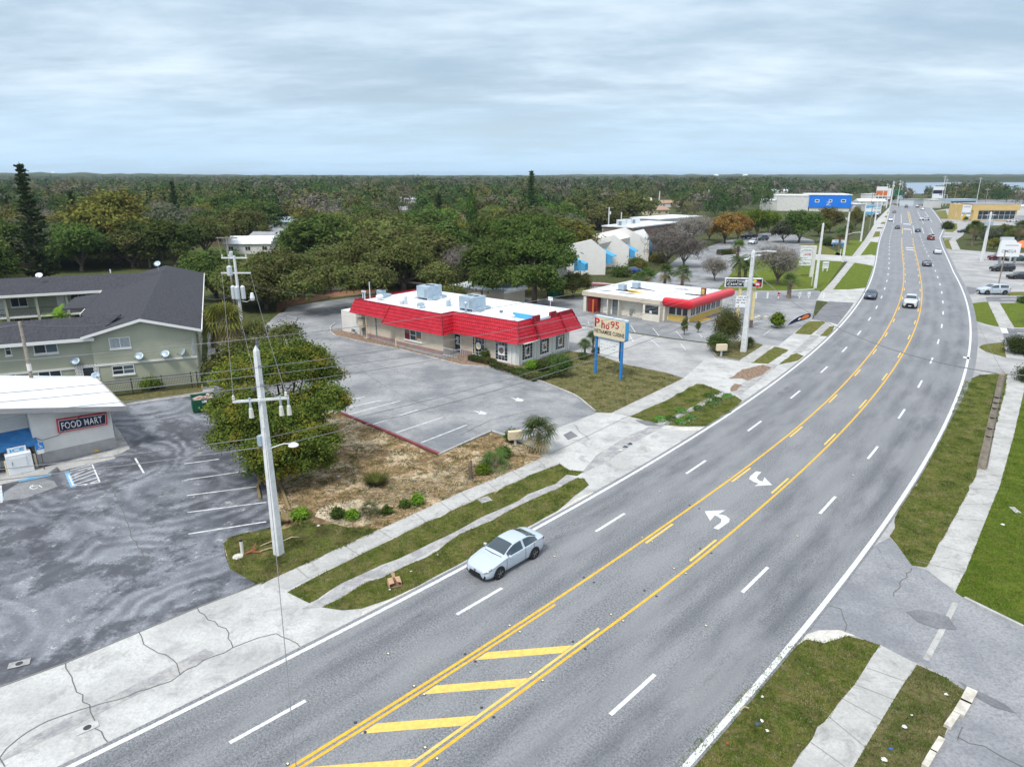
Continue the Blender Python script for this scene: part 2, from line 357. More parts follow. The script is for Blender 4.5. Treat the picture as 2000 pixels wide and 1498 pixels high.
arrow(white, 33.0 - 1.2, 8.0, 1.05, -.95) if False else None
def arrow_px(mbx, pts): mbx.add([G(x, y, Z) for x, y in pts], [tuple(range(len(pts)))])
arrow_px(white, [(1463,935),(1465,930),(1477,920),(1487,922),(1480,929),(1478,934),(1484,939),(1490,940),(1493,932),(1508,947),(1474,949),(1482,944),(1472,941)])
arrow_px(white, [(1376,998),(1416,996),(1404,1004),(1418,1007),(1425,1013),(1424,1019),(1403,1034),(1393,1031),(1408,1020),(1409,1014),(1401,1008),(1396,1006),(1387,1017)])
for (x, y) in ((1776, 484), (1777, 488), (1771, 438), (1772, 448)): white.quad(G(x - 7, y - 1, Z), G(x + 8, y, Z), G(x + 8, y + 1.2, Z), G(x - 7, y + .3, Z))
white.quad(G(1881,696,Z), G(1881.5,699,Z), G(1895,702,Z), G(1895,698,Z))
for nm, b, m in (('lane_lines', white, 'paint_white'), ('median_lines', yel, 'paint_yellow'), ('hatch_lines', pal, 'paint_pale_yellow')):
    tag(b.build(nm, m), kind='structure')
mat('stud_black', (.05, .05, .055), .7); mat('stud_glass', (.75, .68, .45), .3, .6)
def stud(s, o, lit, near, label):
    p = RC(s, o, ZR + .002)
    b = MB(); b.lathe((0, 0, 0), [(.07, 0), (.065, .012), (.02, .022)], 10)
    if lit:
        t = empty('road_stud', p, RDIR(s), label, 'road stud', 'studs beside the yellow lines' if near == 'y' else 'studs between the lane dashes')
        b.build('base', 'stud_black', t); MB().box(-.035, .035, -.045, .045, .021, .03).build('reflector', 'stud_glass', t)
    else:
        ob = b.build('road_stud', 'stud_black'); ob.location = p; tag(ob, label, 'road stud', 'studs beside the yellow lines' if near == 'y' else 'studs between the lane dashes')
for k in range(0, 9):
    s = 5.6 + k * (2.75 if k < 5 else 5.5) + (0 if k < 5 else -11)
    stud(s, yo(s) - .27, k % 2 == 0, 'y', 'small round road stud on the outer side of the left double yellow line')
    stud(s, yo(s) + .4, k % 2 == 0, 'y', 'small round road stud on the inner side of the left double yellow line')
for k in range(0, 8):
    s = 9.5 + k * 2.75
    stud(s, yr_(s) - .5, k % 2 == 0, 'y', 'small round road stud on the inner side of the right double yellow line')
    stud(s, yr_(s) + .2, k % 2 == 0, 'y', 'small round road stud on the outer side of the right double yellow line')
for s, o in ((11.5, 2.84), (22.6, 2.84), (33.6, 2.84), (22.8, 11.9), (33.7, 11.9), (44.5, 11.9)):
    stud(s, o, True, 'd', 'silver road stud alone between two white lane dashes')
def jag(pts, amp, step=.8, seed=1):
    out = []; n = len(pts)
    for i in range(n):
        a, b = pts[i], pts[(i + 1) % n]; L = (b - a).length; k = max(1, min(60, int(L / step)))
        nrm = Vector((-(b - a).y, (b - a).x, 0)).normalized() if L > 1e-6 else Vector((0, 0, 0))
        for j in range(k):
            p = a.lerp(b, j / k); d = (mnoise.noise(Vector((p.x * 1.3, p.y * 1.3, seed))) * .7 + mnoise.noise(Vector((p.x * 4.1, p.y * 4.1, seed + 5))) * .5) * amp
            out.append(p + nrm * d)
    return out
SHEETS = {}
def sheet(name, px, z, m, rag=0, kind='structure', world=False, key=None, wpts=None):
    pts = [Vector((p[0], p[1], z)) if world else G(p[0], p[1], 0) for p in px]
    for p in pts: p.z = z
    if rag: pts = jag(pts, rag)
    bm = bmesh.new(); f = bm.faces.new([bm.verts.new(p) for p in pts]); bm.normal_update()
    if f.normal.z < 0: f.normal_flip()
    bmesh.ops.triangulate(bm, faces=bm.faces[:])
    me = bpy.data.meshes.new(name); bm.to_mesh(me); bm.free(); me.materials.append(M[m])
    o = bpy.data.objects.new(name, me); link(o); tag(o, kind=kind)
    if key: SHEETS[key] = [(p.x, p.y) for p in pts]
    return o
bm_ = MB().quad((-7500, -60, 0), (7500, -60, 0), (7500, 9500, 0), (-7500, 9500, 0)); tag(bm_.build('ground', 'ground_woods'), kind='structure')
z = .004
sheet('ground_suburb', [(-2400,700),(-700,520),(0,470),(600,470),(1100,500),(1150,590),(700,600),(420,700),(300,760),(-2400,1200)], z, 'suburb_ground')
z = .008
sheet('food_mart_lot', [(-1500,1850),(0,1344),(128,1297),(271,1237),(385,1189),(499,1140),(480,1127),(450,1112),(440,1085),(437,1063),(445,1050),(480,1042),(545,1025),(540,1000),(530,940),(520,900),(500,860),(470,770),(420,753),(240,778),(-300,850),(-2400,1100)], z, 'sealed_lot')
sheet('back_lot', [(540,640),(560,600),(620,590),(760,572),(900,560),(1060,560),(1150,570),(1270,545),(1330,500),(1420,470),(1520,450),(1590,470),(1600,568),(1604,572),(1594,590),(1586,625),(1550,652),(1520,676),(1380,669),(1300,659),(1226,648),(1134,636),(1100,700),(640,690)], z, 'lot_asphalt')
sheet('pho_lot', [(600,800),(665,806),(760,846),(855,888),(905,866),(960,842),(992,852),(1010,862),(1057,881),(1087,835),(1164,806),(1200,800),(1200,700),(1134,636),(1060,600),(700,590),(640,592),(545,612),(500,650),(450,720),(480,780)], z + .004, 'lot_asphalt')
sheet('pho_side_lot', [(1000,640),(1134,637),(1226,650),(1300,661),(1380,671),(1387,681),(1398,697),(1444,704),(1400,712),(1337,742),(1240,760),(1100,720)], z + .008, 'lot_pale')
sheet('left_apron', [(-1500,1990),(0,1343),(128,1296),(271,1236),(385,1188),(517,1137),(579,1110),(672,1066),(811,1003),(900,962),(1001,921),(1060,893),(1057,881),(1087,835),(1164,806),(1194,807),(1335,739),(1380,700),(1397,699),(1444,704),(1491,674),(1520,676),(1550.5,651),(1572,633),(1586,625),(1619,590),(1595,587),(1604,570),(1626,550),(1657,510),(1688,470.6),(1699,452.6),(1712,430),(1731,411),(1742,400),(1752,402),(1735,440),(1727,470),(1716,520),(1700,556),(1684,596),(1640,650),(1590,700),(1525,752),(1460,795),(1375,855),(1285,912),(1160,980),(1045,1045),(900,1122),(700,1225),(500,1333),(280,1436),(140,1510),(-400,1800)], z + .012, 'concrete', rag=0)
sheet('left_shoulder', [(-400,1790),(140,1504),(280,1431),(500,1328),(700,1219),(900,1117),(1046,1040),(1165,972),(1290,902),(1375,849),(1460,788),(1525,746),(1590,694),(1640,645),(1680,600),(1676,592),(1634,640),(1588,686),(1525,734),(1462,776),(1374,837),(1290,891),(1165,958),(1048,1027),(899,1104),(700,1206),(500,1314),(279,1419),(139,1491),(-400,1765)], z + .016, 'side_asphalt', rag=.12)
sheet('patch_of_asphalt', [(1586,625),(1607,600),(1620,589),(1668,592),(1655,610),(1636,634),(1607,627)], z + .018, 'patch_asphalt')
ZG = z + .022
LG = [[(561,1157),(603,1133),(699,1086),(817,1029),(900,990),(1020,936),(1092,907),(1112,918),(1140,921),(1127,930),(1108,928),(1084,945),(1033,966),(988,990),(937,1012),(900,1034),(840,1063),(779,1091),(715,1119),(664,1141),(640,1157),(622,1172),(605,1178),(587,1167)],
 [(628,1186),(667,1168),(717,1137),(747,1130),(830,1088),(900,1045),(980,1006),(1039,974),(1087,956),(1127,934),(1140,936),(1151,948),(1122,971),(1087,999),(1040,1024),(980,1058),(918,1092),(807,1149),(760,1170),(706,1189),(667,1194)],
 [(1230,814),(1300,783),(1360,750),(1375,751),(1412,767),(1385,783),(1350,800),(1283,828)],
 [(1296,830),(1345,803),(1417,772),(1435,773),(1449,783),(1440,797),(1410,818),(1383,833),(1330,833)],
 [(1467.5,709.5),(1512,677.5),(1522,679),(1541,684),(1500,711)], [(1521,712.5),(1545,694),(1557,690),(1570,696),(1557,705)],
 [(1552,652),(1572,633),(1583,627.5),(1607,627.5),(1612.6,630),(1584,654.4)], [(1601,656.7),(1621,637.5),(1630,638),(1621,657.5)]]
for i, p in enumerate(LG): sheet('grass_verge', p, ZG, 'grass_dull', rag=.22 if i < 4 else .15, key='L%d' % i)
for p in ([(1626.7,566),(1670,512),(1684,514),(1706,521),(1691,562.6),(1657,566)], [(1679,501),(1700.6,472.4),(1716,474),(1711,499.5)], [(1704,464),(1709.6,452.6),(1719,452.6),(1718,462.5)], [(1712,447),(1714,444.5),(1725,444),(1723,447)], [(1719,438),(1723,434),(1731,434),(1728,438)], [(1727,425),(1729,422),(1738,422),(1735,426)], [(1731,417),(1736,414),(1748,412),(1744,417)]):
    sheet('grass_verge', p, ZG, 'grass_bright' if p[0][0] < 1700 else 'grass_dull', rag=.15)
sheet('ditch_gutter', [(590,1190),(622,1172),(664,1141),(779,1091),(900,1034),(988,990),(1084,945),(1108,928),(1127,934),(1087,956),(980,1006),(900,1045),(747,1130),(667,1168),(628,1186)], ZG - .002, 'gutter_silt', rag=.1)
for p in ([(1135,925),(1165,890),(1230,850),(1283,828),(1296,832),(1240,865),(1180,905)], [(1276,830),(1350,796),(1410,764),(1421,771),(1350,805),(1300,832)], [(1425,768),(1500,711),(1521,712.5),(1447,772)], [(1548,690),(1584,655),(1601,657),(1565,690)], [(1592,652),(1612,630),(1621,637),(1603,655)], [(0,1480),(60,1440),(170,1385),(330,1305),(400,1268),(420,1276),(340,1322),(180,1400),(60,1460),(-60,1520)]):
    sheet('gutter_stain', p, ZG + (.0015 if p[0][0] == 1276 else -.001), 'gutter_silt', rag=.12)
sheet('puddle_leaves', [(1425,740),(1450,722),(1490,713),(1507,718),(1490,732),(1460,744),(1450,740)], ZG - .0005, 'mulch', rag=.2); sheet('puddle_leaves', [(1428,756),(1435,750),(1450,752),(1438,764),(1426,765)], ZG - .0005, 'mulch', rag=.2)
sheet('sandy_ground', [(437,1063),(445,1050),(480,1042),(540,1034),(556,1025),(545,1000),(530,960),(500,930),(520,860),(560,800),(620,800),(665,808),(760,849),(855,890),(905,869),(960,845),(992,855),(1010,864),(1057,883),(1060,894),(1001,922),(900,963),(811,1004),(672,1067),(579,1111),(517,1137),(480,1129),(450,1113),(440,1085)], z + .010, 'sandy_ground', rag=.25, key='sand')
sheet('grass_lawn', [(437,1063),(446,1050),(480,1042),(556,1030),(600,1020),(650,1025),(740,1033),(672,1067),(579,1111),(517,1137),(480,1127),(450,1112),(440,1085)], z + .0125, 'grass_dull', rag=.5, key='nearlawn')
sheet('pale_sand', [(610,1008),(640,985),(700,975),(722,988),(700,1006),(650,1016)], z + .0125, 'pale_sand', rag=.7)
sheet('pho_lawn', [(960,717),(1000,731),(1060,746),(1119,770),(1150,794),(1164,806),(1194,807),(1335,739),(1300,728),(1220,712),(1170,694),(1112,686),(1013,715),(940,704)], z + .016, 'grass_dry', rag=.1, key='pholawn')
sheet('planting_strip', [(643,646),(654,656),(717,670),(780,682),(900,712),(962,717),(1012,714),(900,690),(866,700),(779,677),(669,644)], z + .0185, 'mulch', rag=.05)
sheet('corner_bed', [(1387,681),(1398,697),(1444,704),(1490,674),(1470,668),(1400,664)], z + .02, 'grass_dry', rag=.1)
sheet('tree_line_bed', [(540,612),(560,600),(640,583),(700,575),(760,565),(760,560),(640,568),(540,590)], z + .012, 'red_leaves', rag=.3)
sheet('grass_lawn', [(700,575),(900,553),(1100,546),(1110,570),(1060,585),(900,575)], z + .005, 'grass_dry', rag=.3)
sheet('grass_lawn', [(1085,566),(1110,558),(1170,566),(1165,577),(1090,584)], z + .013, 'grass_dull', rag=.2)
sheet('grass_lawn', [(1400,568),(1440,520),(1475,505),(1560,505),(1650,508),(1609,568)], z + .014, 'grass_bright', rag=.1)
sheet('grass_lawn', [(1630,498),(1655,470),(1690,470),(1683,478),(1664,503)], z + .014, 'grass_bright', rag=.1)
sheet('grass_lawn', [(1560,478),(1600,476),(1650,500),(1620,500),(1580,492)], z + .014, 'grass_dull', rag=.1)
sheet('side_street', [(1150,560),(1270,560),(1400,570),(1604,571),(1594,585),(1400,583),(1280,590),(1158,572)], z + .0145, 'side_asphalt')
sheet('side_street', [(1560,503),(1594,497),(1660,501),(1702,498),(1714,502),(1708,520),(1660,512),(1600,509)], z + .0365, 'concrete')
sheet('red_kerb_patch', [(1150,552),(1175,551),(1200,556),(1155,558)], z + .0165, 'kerb_red')
sheet('right_apron', [(1520,1290),(1600,1190),(1712,1050),(1798,935),(1858,835),(1884,765),(1905,700),(1910,660),(1900,610),(1880,560),(1862,520),(1846,485),(1836,463),(1828,440),(1822,413),(1850,408),(1900,405),(2600,405),(3400,560),(3400,800),(3200,1800),(1750,1800),(1300,1560)], z + .009, 'lot_pale')
sheet('cross_street', [(1560,1262),(1640,1135),(1700,1070),(1737,1050),(1767,1083),(1785,1106),(1809,1114),(1865,1157),(1884,1170),(2000,1227),(2400,1440),(3000,1750),(3000,2200),(1780,1800),(1806,1500),(1839,1446),(1869,1398),(1899,1352),(1884,1348),(1845,1320),(1790,1296),(1717,1260),(1655,1236)], z + .014, 'side_asphalt', rag=.06)
RG = [([(1884,745),(1913,733),(1945,731),(1967,732),(1963,767),(1948,820),(1921,892),(1908,927),(1860,1020),(1811,1105),(1806,1108),(1785,1105),(1767,1083),(1740,1048),(1742,1030),(1752,1000),(1792,940),(1842,850),(1862,800)], 'grass_dull', .25),
 ([(1999,767),(1980,850),(1953,948),(1921,1026),(1892,1100),(1865,1156),(1884,1169),(2000,1226),(2500,1480),(2500,760)], 'grass_bright', .08),
 ([(1310,1503),(1400,1405),(1527,1272),(1570,1246),(1610,1255),(1651,1242),(1690,1250),(1718,1260),(1669,1337),(1618,1400),(1547,1498),(1380,1720),(1130,1700)], 'grass_dull', .2),
 ([(1791,1297),(1845,1322),(1884,1349),(1893,1356),(1866,1397),(1838,1445),(1806,1500),(1700,1650),(1560,1650),(1667,1498),(1704,1436),(1749,1361)], 'grass_dry', .2),
 ([(1889.5,593.5),(1925,590),(1929,590.5),(1952,638.6),(1936,636),(1898,625.6)], 'grass_bright', .15),
 ([(1953,592.5),(2200,590),(2200,640),(1981,640)], 'grass_bright', .1),
 ([(1911,679),(1922,672.7),(1961,668.7),(1964.7,698.8),(1927,688)], 'grass_dull', .15),
 ([(1968,571),(2100,568),(2100,577),(1968,578)], 'grass_dull', .1),
 ([(1991,667),(2100,667),(2100,720),(2000,703)], 'grass_dull', .1),
 ([(1836.7,465),(1861,464),(1853.5,471),(1860,488),(1846,485)], 'grass_dull', .15),
 ([(1867,470),(1881,460),(1890,440),(2300,445),(2300,498),(1946,494),(1876,488)], 'ground_woods', .2),
 ([(1837,439),(1869,437),(1870,447),(1861,454),(1841,453)], 'grass_dull', .15), ([(1824,413),(1847,411),(1853.5,428),(1830.5,428)], 'grass_dull', .15),
 ([(1880,400),(1890,398),(1900,406),(1860,408)], 'grass_dull', .15)]
for i, (p, m, r_) in enumerate(RG): sheet('grass_verge' if i in (0, 2, 3) else 'grass_lawn', p, z + .02, m, rag=r_, key='R%d' % i)
SW = [[(1967,732),(1963,767),(1948,820),(1921,892),(1908,927),(1860,1020),(1811,1106),(1809,1113),(1865,1157),(1892,1100),(1921,1026),(1953,948),(1980,850),(1999,767),(2001,734)],
 [(1719,1260),(1789,1297),(1749,1361),(1704,1436),(1667,1498),(1560,1650),(1440,1650),(1547,1498),(1618,1400),(1669,1337)],
 [(1930,590),(1951,589.5),(1981,643.6),(1952,639)], [(1962,667.7),(1990,666.7),(1992,675),(2001,703),(1965,699)],
 [(1861,464),(1866,463),(1866,469.7),(1874,488),(1860,488),(1853.5,471)]]
for p in SW: sheet('sidewalk', p, z + .026, 'sidewalk_concrete')
sheet('right_gutter', [(1905,560),(1925,620),(1928,660),(1918,700),(1902,745),(1888,745),(1902,700),(1910,655),(1900,610),(1886,570)], z + .016, 'lot_pale')
sheet('driveway_asphalt', [(1925,580.6),(2100,577),(2100,588),(1928,590.5)], z + .022, 'patch_asphalt'); sheet('driveway_asphalt', [(1958,641),(2100,647),(2100,667),(1961,667.7)], z + .022, 'patch_asphalt')
sheet('white_sand', [(1556,1262),(1575,1240),(1600,1232),(1640,1231),(1668,1240),(1651,1243),(1610,1256),(1575,1250)], z + .03, 'white_sand', rag=.1)
sheet('white_sand', [(1715,1070),(1722,1060),(1745,1085),(1760,1110),(1740,1112),(1728,1098)], z + .03, 'side_asphalt', rag=.1)
sheet('right_yard', [(1890,395),(2300,395),(2300,432),(1890,432)], z + .028, 'lot_asphalt')
sheet('cross_road', [(1600,404),(1700,401),(1750,398),(2400,400),(2400,392),(1750,390),(1600,396)], z + .034, 'side_asphalt')
sheet('sidewalk', [(520,1137),(579,1110),(672,1066),(811,1003),(900,962),(1001,921),(1071,889),(1092,905),(1020,935),(900,988),(817,1026),(699,1083),(603,1130),(560,1152)], ZG + .004, 'sidewalk_concrete')
sheet('sidewalk', [(1196,806),(1335,740),(1352,752),(1300,781),(1228,813)], ZG + .004, 'sidewalk_concrete'); sheet('sidewalk', [(1446,704),(1491,674),(1510,675),(1467,709)], ZG + .004, 'sidewalk_concrete')
sheet('sidewalk', [(1604,572),(1626,548),(1657,510),(1688,470),(1699,452),(1707,452),(1701,464),(1676,503),(1626,566),(1622,573)], ZG + .004, 'sidewalk_concrete')
Zw = .06
sheet('water', [(1748,379),(1770,357.5),(1900,356.5),(2300,358),(2600,372),(1950,378)], Zw, 'water'); sheet('water', [(700,349.2),(1600,349.2),(1600,345.6),(700,345.6)], Zw, 'water')
jt = MB(); cr = MB()
def line(mbx, pts, wd, z, wig=0, world=False):
    P = [Vector((p[0], p[1], z)) if world else G(p[0], p[1]) for p in pts]; Q = []
    for a, b in zip(P, P[1:]):
        k = max(1, int((b - a).length / .35)) if wig else 1
        for j in range(k): Q.append(a.lerp(b, j / k))
    Q.append(P[-1])
    for i, p in enumerate(Q): p.z = z
    if wig:
        for i in range(1, len(Q) - 1): Q[i] = Q[i] + Vector((random.uniform(-wig, wig), random.uniform(-wig, wig), 0))
    for i, (a, b) in enumerate(zip(Q, Q[1:])):
        if (b - a).length < 1e-5: continue
        d = (b - a).normalized(); n = Vector((-d.y, d.x, 0)) * wd * .5; mbx.quad(a - n, b - n, b + n, a + n)
ZJ = ZG + .010
for a, b in (((579,1110),(603,1130)), ((672,1066),(699,1083)), ((811,1003),(833,1021)), ((900,962),(920,980)), ((1001,921),(1020,935)), ((1050,899),(1066,914)), ((740,1036),(765,1052)), ((860,981),(881,998)), ((950,942),(970,958))): line(jt, (a, b), .05, ZJ)
for a, b in (((1786,1150-54),(1878,1117)),((1836,1066),(1898,1083)),((1865,1014),(1925,1018)),((1880,985),(1938,985)),((1895,955),(1950,958)),((1909,925),(1960,930)),((1922,890),(1968,898)),((1935,855),(1978,858)),((1946,822),(1987,822)),((1954,795),(1993,795)),((1962,768),(2000,768)),
    ((1693,1305),(1769,1332)),((1669,1337),(1745,1367)),((1645,1365),(1722,1407)),((1618,1400),(1690,1460)),((1583,1450),(1650,1498))): line(jt, (a, b), .04, ZJ)
line(jt, ((0,1342),(128,1295),(271,1235),(385,1187),(517,1137)), .06, ZJ)
line(jt, ((1060,882),(1087,836),(1164,807)), .05, ZJ); line(jt, ((1071,889),(1228,813)), .04, ZJ)
for p in (((128,1296),(150,1340),(172,1380),(190,1420),(215,1455)), ((271,1235),(290,1265),(320,1280),(340,1290),(352,1318)), ((352,1318),(310,1340),(250,1360),(180,1380),(120,1400),(50,1430),(0,1480)), ((385,1187),(410,1210),(440,1230),(455,1265)), ((455,1265),(400,1290),(352,1318)), ((540,1238),(560,1250),(580,1258),(597,1272)), ((540,1238),(500,1248),(455,1265)), ((-20,1470),(0,1478),(10,1498)),
    ((900,850+0),(960,820),(1050,800)), ((1120,830),(1140,850),(1150,860)), ((1650,1235),(1655,1220),(1640,1190),(1600,1180)), ((1745,1165),(1760,1140),(1780,1110)), ((1870,1440),(1920,1460),(1960,1480),(2000,1500)), ((1600,1180),(1530,1262)), ((1880,1420),(1870,1445))):
    line(cr, p, .035, ZJ, .09)
for p in (((215,945),(235,985),(250,1030),(265,1060),(290,1100)), ((0,985),(60,972),(150,955),(250,935)), ((700,700),(760,720),(830,745)), ((640,690),(700,720),(760,760),(850,800),(960,810)), ((860,728),(900,712)), ((930,790),(1060,745))): line(cr, p, .045, z + .007, .08)
for i, p in enumerate(([(1155,962),(1125,975),(1085,1004),(1040,1030),(980,1062),(918,1098),(900,1110),(1050,1030),(1165,963)], [(706,1194),(760,1172),(807,1152),(918,1097),(900,1108),(815,1150),(702,1210)], [(1330,835),(1385,836),(1412,820),(1450,785),(1456,790),(1418,824),(1385,842),(1310,842)])): sheet('sandy_edge', p, ZG + .004 + .0002 * i, 'white_sand', rag=.22)
for i, p in enumerate(([(1770,1195),(1800,1190),(1850,1205),(1862,1225),(1830,1228),(1790,1215)], [(1868,1330),(1900,1345),(1960,1375),(1985,1395),(1940,1385),(1895,1360)], [(1100,850),(1118,842),(1128,852),(1108,860)], [(1240,820),(1270,823),(1290,832),(1260,832)], [(1855,575),(1890,560),(1918,566),(1900,575)])): sheet('oil_stain', p, ZG + .008 + .0002 * i, 'patch_asphalt', rag=.5)
ls = MB(); line(ls, ((1808,1290),(1836,1238),(1866,1178)), .24, ZG + .002); tag(ls.build('repair_strip', 'sidewalk_concrete'), kind='structure')
tag(jt.build('paving_joints', 'joint'), kind='structure'); tag(cr.build('pavement_cracks', 'crack'), kind='structure')
ps = MB(); ZS = z + .009
def stripe(a, b, wd=.13, zz=ZS, mbx=None): line(mbx or ps, (a, b), wd, zz)
for a, b in (((360,906),(428,897)),((365,937),(495,918)),((365,968),(505,950)),((366,1001),(520,981)),((368,1043),(520,1019)),((264,895),(281,924)),((1,948),(3,982))): stripe(a, b)
for a, b in (((660,800),(745,782)),((680,810),(782,783)),((728,829),(818,800)),((774,845),(865,815)),((822,865),(912,830)),((640,790),(712,775))): stripe(a, b, .13)
for a, b in (((1148,628),(1152,637)),((1232,636),(1241,650)),((1275,641),(1287,656)),((1320,647),(1333,661)),((1365,652),(1374,661)),((1230,655),(1237,668)),((1270,662),(1287,677)),((1330,672),(1339,684)),((700,604),(720,609)),((560,617),(580,622)),((600,612),(620,616)),((640,606),(660,610)),
    ((1465,626),(1505,634)),((1468,637),(1510,646)),((1458,640),(1480,626)),((1491,655),(1507,643)),((1136,633),(1148,637)),((640,1044-440),(650,606)), ((1345,655),(1378,660))): stripe(a, b, .1, z + .013)
tag(ps.build('parking_stripes', 'paint_bay'), kind='structure')
hb = MB()
HX = [((134,928),(144,950)), ((137,919),(180,907)), ((180,907),(195,942)), ((142,949),(195,942)), ((136,924),(178,912)), ((138,931),(181,913)), ((140,936),(184,919)), ((142,941),(186,925)), ((144,947),(190,933)), ((165,948),(192,938))]
for a, b in HX: stripe(a, b, .10, ZS, hb)
for a, b in (((62,948),(58,953)),((58,953),(66,956)),((66,956),(74,952)),((64,947),(64,951)),((64,950),(76,948)),((76,948),(82,952))): stripe(a, b, .08, ZS + .001, hb)
def parr(x, y): hb.add([G(x + a, y + b, z + .007) for a, b in ((0,0),(14,3),(13,0),(27,5),(24,8),(10,7),(12,5))], [(0, 1, 5, 6) if 0 else (0, 1, 6), (1, 2, 3), (1, 3, 4), (1, 4, 5), (1, 5, 6)])
parr(924, 802); parr(996, 776)
tag(hb.build('painted_bay_marks', 'paint_white'), kind='structure')
bb = MB(); stripe((130,921), (143,951), .28, ZS - .001, bb); stripe((0,955), (4,978), .2, ZS - .001, bb); tag(bb.build('blue_bay_line', 'paint_blue'), kind='structure')
wb2 = MB(); wb2.add([G(*q, z + .028) for q in ((1953,640.5),(1966,641),(1970,651),(1957.5,650.5))], [(0, 1, 2, 3)])
for a, b in (((1925,579),(1934,580)),((1955,585),(1985,585)),((1962,579),(1985,580)),((1987,651),(2010,653)),((1987,660),(2005,661))): line(wb2, (a, b), .3, z + .028)
tag(wb2.build('driveway_marks', 'paint_white'), kind='structure')
def kerb(name, pts, wd, h, m, label=None, world=False):
    P = [Vector((p[0], p[1], 0)) if world else G(*p) for p in pts]; b = MB()
    for i in range(len(P) - 1):
        d = (P[i + 1] - P[i]); L = d.length; c_ = (P[i] + P[i + 1]) / 2; b.bxc((c_.x, c_.y, h / 2 + .004), (L + wd * .3, wd, h), math.atan2(d.y, d.x))
    o = b.build(name, m, bevel=0); return tag(o, kind='structure')
kerb('red_kerb', [(662,806),(760,846),(857,888)], .22, .14, 'kerb_red')
kerb('lot_kerb', [(857,889),(905,867),(960,843),(992,853),(1012,863)], .15, .12, 'sidewalk_concrete'); kerb('lawn_kerb', [(655,632),(645,640),(646,650),(656,657),(717,671),(780,683),(900,714),(960,718),(1000,732),(1060,747),(1119,771),(1132,779),(1150,794),(1162,804)], .16, .13, 'sidewalk_concrete')
kerb('corner_kerb', [(1384,676),(1388,683),(1399,698),(1444,705)], .18, .15, 'joint')
kerb('divider_kerb', [(1135,634),(1227,646)], .2, .12, 'sidewalk_concrete'); kerb('street_kerb', [(1158,553.5),(1210,557)], .4, .15, 'paint_white'); kerb('street_kerb', [(1540,568),(1590,566)], .3, .12, 'paint_white')
kerb('lawn_kerb', [(1884,1170),(2000,1227),(2200,1330)], .16, .12, 'sidewalk_concrete')
mat('white_kerb', (.66, .62, .55), .9, var=(.45, .42, .36), scale=3, bump=.4, bscale=10)
for pts, wd in ((((1897,1352),(1885,1375),(1872,1397)), .38), (((1866,1399),(1850,1422)), .25), (((1838,1447),(1822,1472),(1806,1500)), .22)): kerb('broken_kerb', pts, wd, .16, 'white_kerb')
sheet('mart_walk', [(80,915),(228,877),(248,868),(254,876),(240,884),(222,890),(226,896),(118,920),(112,912),(90,928),(-60,960),(-60,930)], z + .02, 'sidewalk_concrete')
sheet('mart_walk', [(228,877),(222,830),(232,840),(252,872)], z + .0205, 'gutter_silt')
sheet('food_bay_patch', [(8,962),(35,946),(70,938),(104,940),(112,950),(90,960),(50,972),(8,978)], z + .003, 'lot_asphalt', rag=.5)
for p in ([(240,700+90),(420,758),(415,768),(250,790)],): sheet('fence_bed', p, z + .004, 'gutter_silt', rag=.2)
sheet('fence_bed', [(220,776),(390,752),(396,765),(226,790)], z + .0045, 'grass_dry', rag=.2)
for (x, y, wd_) in ((38,1297,.55),(165,1422,.0),(105,1180,.3),(1540,1435,0)):
    pass
def cover(px, py, sx, sy, rz, m1, m2, label, h=.01, r=.14):
    p = G(px, py); t = empty('utility_cover', (p.x, p.y, ZG + .006), rz, label, 'cover'); MB().box(-sx / 2, sx / 2, -sy / 2, sy / 2, 0, h).build('frame', m1, t); MB().lathe((0, 0, h), [(r, 0), (r, .006), (0.01, .006)], 16).build('lid', m2, t)
cover(171,1422, .75, .4, R(40), 'concrete', 'stud_black', 'pale utility cover with a round black lid in the concrete apron'); cover(38,1297, .8, .42, R(25), 'gutter_silt', 'stud_black', 'grey utility cover with a dark centre in the food mart lot')
cover(947,977, .8, .7, R(30), 'gutter_silt', 'joint', 'square grey cover set in the grass beside the sidewalk', .03, .12); cover(1982,997, .8, .35, R(80), 'sidewalk_concrete', 'gutter_silt', 'small concrete cover in the bright lawn right of the sidewalk', .03, .1)
mat('cream_wall', (.60, .53, .43), .9, .1, var=(.54, .48, .39), scale=1.2, bump=.15, bscale=30); mat('shop_cream', (.74, .70, .60), .85, .1, var=(.66, .62, .53), scale=.9, detail=8); mat('bright_wall', (.84, .82, .78), .85, .1, var=(.78, .76, .73), scale=.8); mat('white_wall', (.72, .71, .68), .85, .1, var=(.64, .63, .61), scale=.8, bump=.1, bscale=20)
mat('pink_base', (.36, .24, .22), .9, .1, var=(.28, .19, .18), scale=2); mat('sage_wall', (.42, .43, .335), .9, .08, var=(.38, .395, .31), scale=.6, bump=.1, bscale=25)
mat('white_roof', (.80, .82, .84), .6, .2, var=(.62, .66, .70), scale=.7, detail=8); mat('white_trim', (.75, .75, .73), .6, .3); mat('grey_fascia', (.40, .39, .39), .8, .2, var=(.34, .33, .33), scale=1.5)
mat('glass_dark', (.035, .045, .055), .08, .6); mat('glass_mid', (.10, .14, .17), .1, .6); mat('blind', (.42, .45, .47), .6, .3, var=(.30, .34, .37), scale=5)
mat('black_metal', (.03, .03, .035), .5, .4); mat('galv', (.42, .52, .60), .45, .5, .3, var=(.36, .46, .54), scale=2); mat('pale_metal', (.62, .66, .69), .5, .4, .2); mat('grille_grey', (.22, .25, .27), .6)
mat('cream_pipe', (.70, .58, .42), .7); mat('bollard_yellow', (.72, .45, .04), .7, var=(.55, .35, .05), scale=6); mat('yellow_wall', (.62, .44, .10), .8, var=(.52, .38, .12), scale=3); mat('dark_red', (.20, .02, .02), .7)
